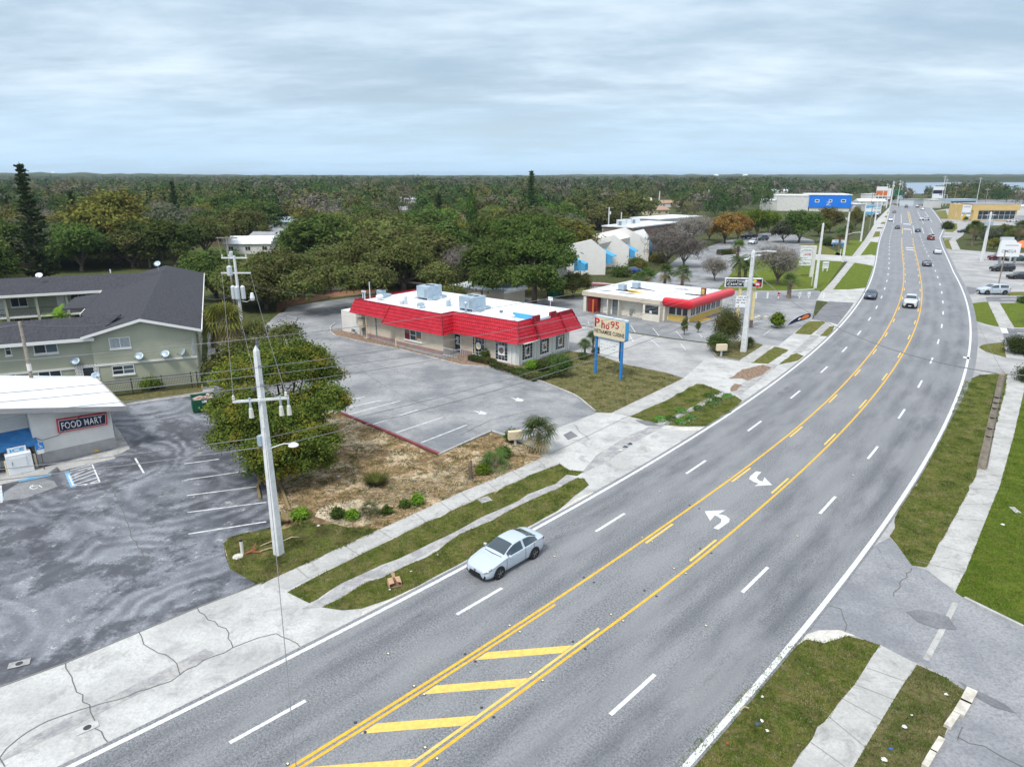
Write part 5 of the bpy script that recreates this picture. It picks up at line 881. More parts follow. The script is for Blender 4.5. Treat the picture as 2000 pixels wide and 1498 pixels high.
t, L = block2('far_shop', 'small white shop past the traffic signals on the right', 'shop', (1822, 391), (1840, 391), 5, 10, 'white_wall'); t, L = block2('far_shop', 'white shop with a dark strip left of the signals', 'shop', (1696, 380), (1722, 380), 5.5, 12, 'white_wall', 'white_roof'); t, L = block2('far_shop', 'grey white shop straight beyond the junction', 'shop', (1785, 391), (1806, 390), 4, 9, 'pale_metal', 'roof_grey')
t, L = block2('far_shop', 'long white shop at the far right edge', 'shop', (1986, 404), (2040, 404), 4.5, 15, 'white_wall'); t, L = block2('far_shop', 'low white shop behind the blue store sign', 'shop', (1673, 400), (1692, 399), 4, 12, 'white_wall')
p = G(1992, 520); t = empty('orange_canopy', p, R(8), 'orange roofed canopy cut by the right edge', 'canopy'); MB().extr([(-.8, -2.5, 4.2), (-.8, 3.5, 4.2), (2.5, 3.5, 5.4), (2.5, -2.5, 5.4)], (0, 0, .15)).build('roof', 'orange', t); MB().extr([(5.8, -2.5, 4.2), (5.8, 3.5, 4.2), (2.5, 3.5, 5.4), (2.5, -2.5, 5.4)], (0, 0, .15)).build('roof', 'orange', t); MB().box(-.85, 5.85, -2.6, -2.503, 3.9, 4.2).build('fascia', 'white_trim', t); [MB().box(x - .12, x + .12, y - .12, y + .12, 0, 4.1).build('column', 'white_trim', t) for x in (0, 5) for y in (-2, 3)]
def leafmat(name, c1, c2, c3=None, rough=.75):
    """leaf colours vary from leaf to leaf and bough to bough"""
    a = NT(name, rough, .12); at = a.n('ShaderNodeAttribute', attribute_name='tint'); oi = a.n('ShaderNodeObjectInfo')
    c = a.mix(a.rng(at.outputs['Fac'], .1, .9), c1, c2)
    if c3: c = a.mix(a.rng(a.noise(.55, 3, .6), .5, .68, 0, .8), c, c3)
    hs = a.n('ShaderNodeHueSaturation'); a.t.links.new(c, hs.inputs['Color']); a.t.links.new(a.rng(oi.outputs['Random'], 0, 1, .62, 1.4), hs.inputs['Value']); a.t.links.new(a.rng(oi.outputs['Random'], 0, 1, .478, .515), hs.inputs['Hue'])
    a.end(hs.outputs[0]); p = a.p
    tr = a.n('ShaderNodeBsdfTranslucent'); a.t.links.new(hs.outputs[0], tr.inputs[0]); mx = a.n('ShaderNodeMixShader'); mx.inputs[0].default_value = .22
    ou = [n for n in a.t.nodes if n.type == 'OUTPUT_MATERIAL'][0]; a.t.links.new(p.outputs[0], mx.inputs[1]); a.t.links.new(tr.outputs[0], mx.inputs[2]); a.t.links.new(mx.outputs[0], ou.inputs[0])
leafmat('leaf_dark', (.035, .08, .016), (.125, .185, .036), (.065, .085, .022)); leafmat('leaf_oak', (.055, .085, .018), (.17, .19, .055), (.13, .11, .045)); leafmat('leaf_olive', (.10, .115, .02), (.25, .25, .05), (.15, .10, .03))
leafmat('leaf_bright', (.07, .15, .012), (.20, .29, .03), (.13, .19, .03)); leafmat('leaf_rust', (.16, .09, .025), (.30, .15, .04), (.12, .12, .03)); leafmat('leaf_autumn', (.05, .08, .010), (.19, .21, .025), (.30, .19, .025))
leafmat('leaf_near', (.035, .06, .010), (.125, .145, .022), (.19, .14, .02)); leafmat('twig_grey', (.14, .125, .11), (.27, .245, .22), (.17, .15, .10)); leafmat('needle', (.035, .07, .025), (.10, .145, .055)); leafmat('palm_green', (.035, .075, .018), (.12, .18, .045), (.16, .16, .06)); leafmat('palm_dead', (.20, .15, .08), (.34, .27, .16)); leafmat('leaf_grey', (.06, .085, .05), (.16, .18, .11), (.13, .12, .08))
leafmat('hedge_leaf', (.03, .06, .012), (.09, .13, .03), (.12, .10, .04)); leafmat('leaf_yellow', (.10, .13, .02), (.26, .27, .06), (.16, .18, .03)); leafmat('weed_leaf', (.05, .15, .02), (.14, .26, .05), (.34, .38, .26)); leafmat('grass_blade', (.07, .11, .02), (.21, .24, .06), (.28, .24, .12)); leafmat('lawn_blade', (.09, .15, .015), (.19, .25, .04)); leafmat('clover', (.04, .16, .02), (.12, .30, .04))
mat('bark', (.13, .105, .085), .95, .05, var=(.20, .17, .145), scale=4, bump=.5, bscale=14); mat('bark_dark', (.05, .042, .035), .95, .05, var=(.10, .085, .07), scale=4); mat('palm_trunk', (.16, .125, .095), .95, .05, var=(.26, .21, .16), scale=5, bump=.7, bscale=9)
def quads(name, P, T, B_, m, parent=None, tint=None, rng=None):
    """P centres, T half-length vectors, B_ half-width vectors -> one mesh of small leaf faces"""
    n = len(P); v = np.empty((n, 4, 3), np.float32); v[:, 0] = P - T - B_; v[:, 1] = P + T - B_; v[:, 2] = P + T + B_; v[:, 3] = P - T + B_
    return rawquads(name, v, m, parent, tint)
def rawquads(name, v, m, parent=None, tint=None):
    n = len(v); me = bpy.data.meshes.new(name); me.vertices.add(n * 4); me.vertices.foreach_set('co', v.astype(np.float32).ravel()); me.loops.add(n * 4); me.loops.foreach_set('vertex_index', np.arange(n * 4, dtype=np.int32))
    me.polygons.add(n); me.polygons.foreach_set('loop_start', np.arange(0, n * 4, 4, dtype=np.int32)); me.polygons.foreach_set('loop_total', np.full(n, 4, np.int32)); me.update(calc_edges=True)
    at = me.attributes.new('tint', 'FLOAT', 'FACE'); at.data.foreach_set('value', (tint if tint is not None else np.random.rand(n)).astype(np.float32)); me.materials.append(M[m])
    o = bpy.data.objects.new(name, me); link(o, parent); return o
def unit(a): return a / np.maximum(np.linalg.norm(a, axis=-1, keepdims=True), 1e-6)
def foliage(lobes, nclump, per, size, rg, spread=.45, flat=.6, aspect=.5, inner=.55):
    """lobes: (cx,cy,cz,rx,ry,rz). clumps sit near the lobe surfaces, leaves gather round clumps"""
    L = np.array(lobes, float); wgt = L[:, 3] * L[:, 4] + L[:, 4] * L[:, 5]; pick = rg.choice(len(L), nclump, p=wgt / wgt.sum()); d = unit(rg.normal(size=(nclump, 3))); d[:, 2] = np.where(d[:, 2] < -.35, -d[:, 2] * .6, d[:, 2])
    r = inner + (1 - inner) * rg.random(nclump) ** .45; C_ = L[pick, :3] + d * L[pick, 3:6] * r[:, None]; csz = .6 + .8 * rg.random(nclump)
    n = nclump * per; ci = np.repeat(np.arange(nclump), per); off = rg.normal(size=(n, 3)) * spread * csz[ci][:, None]; off[:, 2] *= flat; P = C_[ci] + off
    N_ = unit(rg.normal(size=(n, 3)) * .62 + np.array([0, 0, .6]) + d[ci] * .8); T = unit(np.cross(N_, rg.normal(size=(n, 3)))); B_ = np.cross(N_, T); s = size * (.6 + .8 * rg.random(n))
    tint = np.clip(.5 * rg.random(nclump)[ci] + .5 * rg.random(n), 0, 1); return P, T * s[:, None], B_ * (s * aspect)[:, None], tint
def limbs(b, lobes, h0, r0, rg, top=None, wig=.3, sub=0):
    base = Vector((0, 0, 0)); fork = Vector((rg.normal() * .15, rg.normal() * .15, h0)); b.tube([base, (base + fork) / 2 + Vector((rg.normal() * .06, rg.normal() * .06, 0)), fork], [r0 * 1.25, r0, r0 * .85], 7)
    for l in lobes:
        e = Vector(l[:3]) + Vector((0, 0, l[5] * .2)); m_ = fork.lerp(e, .5) + Vector((rg.normal() * wig, rg.normal() * wig, wig * 1.2)); b.tube([fork, m_, e], [r0 * .55, r0 * .35, r0 * .12], 5)
        for k in range(sub):
            d = Vector((rg.normal(), rg.normal(), rg.random() * .9)).normalized(); s_ = m_.lerp(e, .1 + .8 * rg.random()); q = s_ + Vector((d.x * l[3], d.y * l[4], d.z * l[5])) * .85; b.tube([s_, s_.lerp(q, .5) + Vector((0, 0, .15 * wig)), q], [r0 * .16, r0 * .1, r0 * .03], 4)
def crown_lobes(rg, n, R_, H, h_base, flat=.5):
    out = [(0, 0, h_base + (H - h_base) * .55, R_ * .62, R_ * .62, (H - h_base) * .45)]
    for k in range(n):
        a_ = 2 * math.pi * (k + rg.random() * .7) / n; d = R_ * (.5 + .18 * rg.random()); r = R_ * (.34 + .16 * rg.random()); out.append((d * math.cos(a_), d * math.sin(a_), h_base + (H - h_base) * (.28 + .35 * rg.random()), r, r, (H - h_base) * (.24 + .12 * rg.random())))
    return out
def proto_tree(name, lm, seed, R_=5.5, H=9.5, hb=1.3, n=7, clumps=400, per=34, size=.17, bark='bark', spread=.5, tube_sub=0, aspect=.55, inner=.55, flat=.85, lab=None, cat='tree', h0=None):
    rg = np.random.default_rng(seed); t = empty(name, (0, 0, 0), 0, lab, cat); lb = crown_lobes(rg, n, R_, H, hb); b = MB(); limbs(b, lb[1:] if bark == 'bark' else lb, h0 or hb * .8, R_ * .06, rg, sub=tube_sub); b.build('trunk', bark, t)
    P, T, B_, ti = foliage(lb, clumps, per, size, rg, spread, flat, aspect, inner); quads('crown', P, T, B_, lm, t, ti); return t
HIDE = []
PT = {}
def P_(k, *a, **kw): PT[k] = proto_tree(*a, **kw)
P_('dark1', 'oak_tree', 'leaf_dark', 1); P_('dark2', 'oak_tree', 'leaf_dark', 2, R_=5, H=10.5, n=7)
P_('oak1', 'oak_tree', 'leaf_oak', 3, R_=6.5, H=9.5, n=8, clumps=460); P_('oak2', 'oak_tree', 'leaf_oak', 4, R_=5, H=8.5, n=6)
P_('olive1', 'broadleaf_tree', 'leaf_olive', 5, R_=5, H=9.5); P_('bright1', 'broadleaf_tree', 'leaf_bright', 6, R_=4.6, H=8.0, clumps=360); P_('rust1', 'autumn_tree', 'leaf_rust', 7, R_=4.5, H=9, clumps=360, per=26, bark='bark_dark')
P_('grey1', 'broadleaf_tree', 'leaf_grey', 8, R_=5.5, H=8.5, clumps=380)
P_('bare1', 'bare_tree', 'twig_grey', 9, R_=5.2, H=9, n=8, clumps=330, per=18, size=.36, aspect=.09, tube_sub=7, spread=.6, inner=.4, flat=.9); P_('bare2', 'bare_tree', 'twig_grey', 10, R_=4.4, H=8, n=7, clumps=280, per=18, size=.36, aspect=.09, tube_sub=7, spread=.6, inner=.4, flat=.9)
def proto_pine(seed, H=20, R_=2.7, lv=26):
    rg = np.random.default_rng(seed); t = empty('norfolk_pine', (0, 0, 0), 0, 'pine', 'tree'); MB().tube([(0, 0, 0), (.1, 0, H * .5), (0, 0, H)], [.3, .18, .03], 6).build('trunk', 'bark_dark', t); P = []; D = []
    for i in range(lv):
        f = i / lv; z_ = H * (.10 + .90 * f); r = R_ * (1 - f) ** .75 * (.75 + .4 * rg.random()) + .2
        for k in range(7):
            a_ = rg.random() * 6.28; rr = r * (.7 + .5 * rg.random()); nn_ = int(8 + 10 * rr)
            for q in range(nn_): u_ = q / nn_; P.append((math.cos(a_) * rr * u_, math.sin(a_) * rr * u_, z_ + .55 * u_ * u_ * rr * .3 - .1 * u_)); D.append((math.cos(a_), math.sin(a_), .25))
    P = np.array(P) + rg.normal(size=(len(P), 3)) * .07; D = unit(np.array(D) + rg.normal(size=P.shape) * .45); s = .34 * (.6 + .8 * rg.random(len(P))); B_ = unit(np.cross(D, rg.normal(size=P.shape))) * (s * .38)[:, None]; quads('crown', P, D * s[:, None], B_, 'needle', t); return t
PT['pine'] = proto_pine(11); PT['pine2'] = proto_pine(12, 16, 3.0, 22)
def proto_cyp(seed, H=13, R_=1.4):
    rg = np.random.default_rng(seed); t = empty('cypress_tree', (0, 0, 0), 0, 'cypress', 'tree'); MB().tube([(0, 0, 0), (0, 0, H * .8)], [.25, .05], 5).build('trunk', 'bark_dark', t); n = 2600; f = rg.random(n); a_ = rg.random(n) * 6.28; r = R_ * np.sin(np.clip(f * .93 + .12, 0, 1) * math.pi) ** .6 * (.7 + .4 * rg.random(n)); P = np.c_[np.cos(a_) * r, np.sin(a_) * r, .5 + f * (H - .5)]
    D = unit(rg.normal(size=P.shape) * .5 + [0, 0, 1]); B_ = unit(np.cross(D, rg.normal(size=P.shape))) * .13; quads('crown', P, D * .3, B_, 'leaf_dark', t); return t
PT['cyp'] = proto_cyp(13)
def palm(name, lab, loc, h, nf, fl, seed, kind='fan', tr=.2, lean=(0, 0), dead=6, lm='palm_green', group=None, skirt=True):
    """kind fan: leaf discs of narrow blades on stalks; feather: arched fronds with leaflets"""
    rg = np.random.default_rng(seed); t = empty(name, loc, 0, lab, 'palm tree', group); top = Vector((lean[0], lean[1], h))
    pts = [Vector((lean[0] * u_ * u_, lean[1] * u_ * u_, h * u_)) for u_ in (0, .3, .6, .85, 1)]; b = MB().tube(pts, [tr * 1.2, tr, tr * .9, tr * 1.05, tr * .8], 9)
    if h > 1:
        for q in range(int(h * 14)):      # boots of cut leaf stalks on the trunk
            u_ = .15 + .85 * rg.random(); a_ = rg.random() * 6.28; c_ = Vector((lean[0] * u_ * u_ + math.cos(a_) * tr, lean[1] * u_ * u_ + math.sin(a_) * tr, h * u_)); b.tube([c_, c_ + Vector((math.cos(a_) * .10, math.sin(a_) * .10, .16))], [.035, .015], 4)
    b.build('trunk', 'palm_trunk', t); st = MB()
    def fans(n, e0, e1, lm_, nm, ln):
        V = []; tn = []
        for i in range(n):
            a_ = 2 * math.pi * (i + rg.random() * .6) * .382 * 2.618 ; a_ = rg.random() * 6.28; el = e0 + (e1 - e0) * rg.random(); d = np.array([math.cos(a_) * math.cos(el), math.sin(a_) * math.cos(el), math.sin(el)]); side = np.array([-math.sin(a_), math.cos(a_), 0]); up = np.cross(side, d) * -1; up = up if up[2] > 0 else -up
            if kind == 'fan':
                s0 = np.array(top); hub = s0 + d * ln * .5; st.tube([Vector(s0), Vector(hub)], .018, 4); nb = 15; tv = rg.random()
                for k in range(nb):
                    an = (k / (nb - 1) - .5) * 4.3; bd = d * math.cos(an) + side * math.sin(an); L_ = ln * .62 * (.75 + .25 * math.cos(an * .6)); w_ = ln * .022; tip = hub + bd * L_ + np.array([0, 0, -L_ * (.28 + .25 * rg.random())]) ; mid = hub + bd * L_ * .55 + up * .02; sd = np.cross(bd, up); sd = sd / (np.linalg.norm(sd) + 1e-6) * w_
                    V.append([hub - sd * .3, mid - sd, mid + sd, hub + sd * .3]); V.append([mid - sd, tip, tip, mid + sd]); tn += [tv * .6 + .4 * rg.random()] * 2
            else:
                s0 = np.array(top); seg = 16; prev = s0; dd = d.copy(); tv = rg.random()
                for k in range(seg):
                    nx = prev + dd * ln / seg; w_ = .02; sd = side * w_; V.append([prev - sd, nx - sd, nx + sd, prev + sd]); tn.append(.9)
                    if k > 1:
                        for sg in (-1, 1):
                            for q in (0, .33, .66):
                                c_ = prev + (nx - prev) * q; L_ = ln * .26 * math.sin(min(1, (k + 1) / seg * 1.15) * math.pi * .86) + .05; td = dd * .5 + side * sg * .85 + np.array([0, 0, -.38]); td /= np.linalg.norm(td); tip = c_ + td * L_; bw = dd * .022; V.append([c_ - bw, tip - bw * .3, tip + bw * .3, c_ + bw]); tn.append(tv * .6 + .4 * rg.random())
                    prev = nx; dd = dd + np.array([0, 0, -.115 - .03 * rg.random()]); dd /= np.linalg.norm(dd)
        return V, tn
    V, tn = fans(nf, -.25, 1.35, lm, 'fronds', fl); V2, tn2 = fans(dead, -1.15, -.5, 'palm_dead', 'dead', fl * .9) if dead else ([], [])
    rawquads('fronds', np.array(V), lm, t, np.array(tn))
    if V2: rawquads('dead_fronds', np.array(V2), 'palm_dead', t, np.array(tn2))
    if st.v: st.build('stalks', 'palm_trunk', t)
    return t
def shrub(name, lab, loc, r, h, lm, seed, dens=1., size=.09, sticks=True, cat='shrub', spiky=False, group=None):
    rg = np.random.default_rng(seed); t = empty(name, loc, 0, lab, cat, group); n = int(60 * dens); lb = [(0, 0, h * .5, r * .7, r * .7, h * .5)] + [(r * .45 * math.cos(a_), r * .45 * math.sin(a_), h * (.35 + .2 * rg.random()), r * .5, r * .5, h * .4) for a_ in np.arange(0, 6.28, 1.3)]
    P, T, B_, ti = foliage(lb, n, 28, size, rg, .21 * max(r, .5), 1., .5, .2); P[:, 2] = np.abs(P[:, 2]) + .02; quads('leaves', P, T, B_, lm, t, ti)
    b = MB(); [b.tube([(0, 0, 0), (r * .3 * math.cos(a_), r * .3 * math.sin(a_), h * .6)], [.03, .01], 4) for a_ in np.arange(0, 6.28, 1.6)]; b.build('stems', 'bark', t); return t
def big_tree(name, lab, loc, lobes, lm, seed, clumps, per, size, h0, r0, spread=.4, bark='bark_dark', sub=4, inner=.5, flat=.7, aspect=.55, lm2=None):
    rg = np.random.default_rng(seed); t = empty(name, loc, 0, lab, 'tree'); b = MB(); limbs(b, lobes, h0, r0, rg, sub=sub); b.build('trunk', bark, t)
    P, T, B_, ti = foliage(lobes, clumps, per, size, rg, spread, flat, aspect, inner); quads('crown', P, T, B_, lm, t, ti); return t
def at_px(px, py, z, base): q = G(px, py, z); return (q.x - base.x, q.y - base.y, z)
bs_ = G(578, 905); 
LB = []
for (px, py, z_, r, rz) in ((545, 725, 6.6, 2.3, 1.6), (600, 715, 6.4, 2.0, 1.5), (475, 800, 4.8, 2.1, 1.6), (630, 790, 4.6, 1.9, 1.7), (560, 820, 4.0, 2.5, 1.7), (455, 855, 3.4, 1.5, 1.2), (615, 860, 3.2, 1.6, 1.2), (585, 690, 7.1, 1.2, 1.0), (520, 885, 2.8, 1.7, 1.1), (635, 735, 5.5, 1.3, 1.1), (490, 730, 5.9, 1.8, 1.2), (530, 690, 7.0, 1.2, .9), (540, 905, 1.7, 1.8, 1.0), (600, 895, 1.8, 1.7, 1.0)):
    LB.append((*at_px(px, py, z_, bs_), r, r, rz))
big_tree('roadside_tree', 'large bushy green tree with yellowing leaves behind the white concrete pole', bs_, LB, 'leaf_near', 21, 1600, 78, .064, 1.2, .22, .27, inner=.3)
b2_ = G(430, 700); LB = [(*at_px(px, py, z_, b2_), r, r, rz) for (px, py, z_, r, rz) in ((470, 690, 3.6, 1.8, 1.3), (520, 680, 3.6, 1.9, 1.4), (440, 720, 2.6, 1.8, 1.4), (560, 655, 3.8, 1.6, 1.2), (500, 650, 3.5, 1.5, 1.1))]
big_tree('thin_tree', 'sparse twiggy tree between the palm and the large roadside tree', b2_, LB, 'leaf_oak', 22, 420, 26, .10, 1.2, .15, .4, sub=9, inner=.2)
b2_ = G(470, 770); LB = [(*at_px(px, py, z_, b2_), r, r, rz) for (px, py, z_, r, rz) in ((450, 740, 3.5, 1.6, 1.2), (440, 800, 1.8, 1.2, 1.0), (485, 720, 4.2, 1.8, 1.2))]
big_tree('thin_tree', 'small orange tinged tree right of the green dumpster', b2_, LB, 'leaf_autumn', 23, 260, 26, .095, 1.0, .1, .35, sub=5, inner=.2)
def put(k, px, py, sc, lab, rz=None, used={}, grp=None, cat=None):
    loc = G(px, py); o = PT[k]; first = k not in used; used[k] = 1; rz = random.uniform(0, 6.28) if rz is None else rz
    if first: o.location = loc; o.rotation_euler = (0, 0, rz); o.scale = sc if hasattr(sc, '__len__') else (sc,) * 3; o['label'] = lab; r = o
    else: r = copy_tree(o, None, lab, None, loc, rz, sc)
    if grp: r['group'] = grp
    return r
b3 = G(790, 572); LB = [(*at_px(px, py, z_, b3), r, r, rz) for (px, py, z_, r, rz) in ((740, 470, 8.5, 4.5, 2.6), (690, 500, 7.5, 4.0, 2.4), (800, 500, 7.0, 4.2, 2.4), (860, 540, 4.8, 3.2, 2.0), (650, 545, 5.0, 4.0, 2.4), (720, 545, 4.8, 4.0, 2.4), (880, 575, 2.8, 2.2, 1.8), (760, 440, 9.5, 3.5, 2.0), (600, 560, 4.2, 3.5, 2.3), (820, 460, 8.5, 3, 2))]
big_tree('live_oak', 'broad spreading live oak with pale limbs behind the red roofed restaurant', b3, LB, 'leaf_oak', 31, 620, 70, .15, 2.0, .45, .55, sub=7, inner=.3, bark='bark')
b4 = G(1043, 592); LB = [(*at_px(px, py, z_, b4), r, r, rz) for (px, py, z_, r, rz) in ((1040, 440, 11, 4.2, 2.4), (1000, 450, 10.5, 4, 2.4), (1075, 470, 9, 4, 2.6), (1030, 490, 8, 4.6, 2.8), (1095, 505, 7, 2.8, 2.2), (985, 500, 7, 3.4, 2.6), (1060, 545, 4.5, 2.6, 2.2), (1020, 545, 5, 2.4, 2.2), (1080, 560, 3.2, 1.8, 1.5))]
big_tree('tall_oak', 'tall dark oak with a thick ivy trunk right behind the cream shed', b4, LB, 'leaf_dark', 32, 620, 66, .15, 4.0, .42, .5, sub=3, inner=.3)
b5 = G(970, 580); LB = [(*at_px(px, py, z_, b5), r, r, rz) for (px, py, z_, r, rz) in ((955, 450, 10, 3.6, 2.2), (975, 480, 8, 3.2, 2.4), (940, 510, 7, 3.0, 2.6), (950, 550, 4.5, 2.4, 2.2), (990, 540, 4.5, 2.0, 2))]
big_tree('tall_oak', 'tall dark oak left of the ivy trunked one behind the sheds', b5, LB, 'leaf_dark', 33, 560, 30, .18, 4.0, .3, .6, sub=3, inner=.35)
LT = [('olive1', 228, 515, 1.75, 'large yellow green tree rising behind the left apartment wing'), ('grey1', 330, 500, 1.5, 'grey twiggy green tree right of the large yellow green one'), ('dark1', 160, 530, 1.1, 'dark green tree behind the apartment roof left of the yellow green one'), ('grey1', 90, 528, 1.2, 'grey green tree behind the apartment roof near the tall pine'), ('dark2', 270, 522, 1.0, 'deep green tree low between the yellow green and grey trees'), ('oak1', 400, 500, 1.1, 'olive oak behind the apartment roof peak'), ('dark1', 10, 530, 1.2, 'dark tree at the left edge behind the apartments'), ('oak2', 205, 470, 1.5, 'olive tree right of the tall norfolk pine'), ('dark1', 590, 520, 1.0, 'vivid dark tree beside the white wall left of the live oak'), ('oak1', 545, 590, .95, 'low olive oak overhanging the lot bed corner'), ('oak2', 1119, 582, .55, 'small olive green tree on the grass by the chicken shop back corner'), ('bare1', 905, 570, .9, 'bare grey tree left of the tall dark oaks'), ('bare2', 1015, 575, .75, 'leafless tree between the two tall dark oaks'), ('oak2', 520, 605, (.9, .9, .8), 'dark green spreading tree at the left end of the restaurant lot'), ('dark1', 590, 575, .72, 'dark bushy tree left of the broad live oak'), ('oak1', 470, 600, .75, 'olive oak behind the apartment palm'), ('dark2', 630, 560, .7, 'deep green tree just left of the live oak'),
 ('bare1', 1300, 520, .95, 'bare grey tree beside the stepped white offices'), ('bare2', 1335, 522, 1.0, 'bare brown tree right of the one by the white offices'), ('bare1', 1350, 480, 1.0, 'bare tree in the lot behind the stepped offices'), ('bare2', 1395, 548, .62, 'bushy bare tree behind the red canopy'), ('bare1', 1268, 508, .6, 'small bare tree against the tallest white bay'),
 ('rust1', 1415, 476, 1.05, 'orange leaved tree nearest the bare trees'), ('rust1', 1441, 468, .95, 'orange leaved tree right of the first orange one'), ('bare2', 1385, 470, .9, 'bare tree left of the orange trees'), ('bright1', 1478, 462, 1.15, 'bright green tree in front of the white store'), ('bright1', 1500, 455, 1.0, 'bright green tree farther back by the white store'), ('bright1', 1452, 450, .9, 'bright green tree behind the orange trees'), ('dark1', 1560, 474, 1.05, 'dark round oak left of the tall concrete poles'), ('grey1', 1530, 474, .8, 'grey green oak beside the dark round oak'), ('olive1', 1620, 455, .95, 'olive rounded tree below the blue store'), ('bright1', 1598, 462, .8, 'yellow green tree between dark oak and blue store'), ('olive1', 1670, 448, (.6, .6, .9), 'narrow dark brown topped tree right of the blue store'),
 ('bare1', 1518, 556, .85, 'bare tree on the green lawn before the tall white sign'), ('oak2', 1345, 455, .8, 'olive tree by the brick building end'), ('oak1', 1250, 470, .5, 'small tree on the brick building side')]
for k, px, py, sc, lab in LT: put(k, px, py, sc, lab)
for k, px, py, sc, lab in (('pine', 85, 560, 1.13, 'tall dark norfolk pine at the far left'), ('pine2', 158, 500, 1.05, 'shorter norfolk pine right of the tall one'), ('pine', 352, 480, .95, 'broad norfolk pine above the apartment roof'), ('pine', 1037, 470, 1.1, 'norfolk pine with a bare top near the middle of the horizon'), ('pine2', 860, 478, .95, 'norfolk pine left of the middle among green trees'),
    ('cyp', 372, 420, 1.1, 'leftmost dark cypress in the row near the horizon'), ('cyp', 382, 420, 1.0, 'middle dark cypress in the row near the horizon'), ('cyp', 394, 425, 1.3, 'tallest dark cypress in the row near the horizon'), ('cyp', 922, 470, 1.25, 'tall thin dark cypress left of the middle')): put(k, px, py, sc, lab)
rg = np.random.default_rng(5); placed = []
def clear_of(x, y, r):
    for (a_, b_, rr) in placed:
        if (a_ - x) ** 2 + (b_ - y) ** 2 < ((r + rr) * .5) ** 2: return False
    return True
def proj(x, y, z=0):
    c, s_ = math.cos(PITCH), math.sin(PITCH); dz = z - CAM_H; f = y * c - dz * s_; u_ = y * s_ + dz * c; return CX + FPX * x / f, CY - FPX * u_ / f
def inpoly(px, py, poly):
    n = len(poly); r = False; j = n - 1
    for i in range(n):
        (xi, yi), (xj, yj) = poly[i], poly[j]
        if (yi > py) != (yj > py) and px < (xj - xi) * (py - yi) / (yj - yi) + xi: r = not r
        j = i
    return r
WOODS = [[(-900,350),(-900,640),(-40,600),(-20,531),(250,529),(318,522),(392,534),(420,600),(540,592),(700,570),(905,562),(1100,546),(1120,500),(1128,470),(1180,452),(1230,440),(1330,425),(1400,424),(1480,415),(1490,395),(1690,378),(1745,376),(1770,350)]]
OPEN = [[(40,425),(125,425),(125,455),(30,455)], [(0,470),(75,470),(75,500),(0,500)], [(520,500),(620,500),(620,515),(520,515)], [(780,395),(815,395),(815,420),(780,420)], [(480,478),(545,478),(545,500),(480,500)], [(1260,395),(1330,395),(1330,420),(1250,420)]]
kinds = ['dark1', 'dark2', 'oak1', 'oak2', 'olive1', 'grey1', 'bare1', 'bare2', 'bright1', 'rust1']; pr = np.array([.17, .14, .17, .13, .10, .10, .085, .06, .03, .015]); pr /= pr.sum()
desc = dict(dark1='dark green oak', dark2='tall dark green oak', oak1='wide olive oak', oak2='round olive oak', olive1='yellow olive tree', grey1='grey green oak', bare1='bare grey tree', bare2='small bare grey tree', bright1='bright green tree', rust1='orange brown tree')
def zone(px): return ['at the far left', 'above the apartments', 'behind the second power pole', 'left of the big live oak', 'above the live oak', 'above the tall dark oaks', 'above the white gables', 'beyond the brick building', 'beside the white store', 'near the distant road end'][min(9, max(0, int(px // 180)))]
cnt = 0; tries = 0
while cnt < 285 and tries < 6000:
    tries += 1; y = 95 + 235 * rg.random() ** .8; x = rg.uniform(-.82 * y - 8, .62 * y); px, py = proj(x, y)
    if px < -60 or px > 1560: continue
    if not inpoly(px, py, WOODS[0]) or any(inpoly(px, py, o) for o in OPEN): continue
    if px > 1240 and py > 440: continue
    k = kinds[rg.choice(len(kinds), p=pr)]; sc = 1.0 + .85 * rg.random() ** 1.3; r = 5.2 * sc
    if y < 115: sc *= .7; r *= .7
    if not clear_of(x, y, r * 1.15): continue
    placed.append((x, y, r * 1.15)); dist = 'near' if y < 150 else 'middle' if y < 230 else 'far'
    put(k, px, py, (sc, sc, (.55 + .38 * sc) * rg.uniform(.85, 1.15)), '%s in the %s woods %s' % (desc[k], dist, zone(px)), grp='neighbourhood woods, %s ground %s' % (dist, zone(px))); cnt += 1
for k, px, py, sc, lab in (('dark1', 1905, 470, .62, 'dark clump left of the transformer pole'), ('grey1', 1935, 478, .6, 'grey green thicket right behind the transformer pole'), ('oak1', 1985, 480, .6, 'olive thicket behind the white pylon sign'), ('oak2', 1960, 462, .5, 'small olive bush below the ochre shop'), ('dark2', 2010, 470, .6, 'dark tree at the right edge below the ochre shop'), ('olive1', 1940, 488, .35, 'low olive bush at the lot edge'), ('dark1', 1884, 433, .25, 'small round green tree before the pale sign')): put(k, px, py, sc, lab)
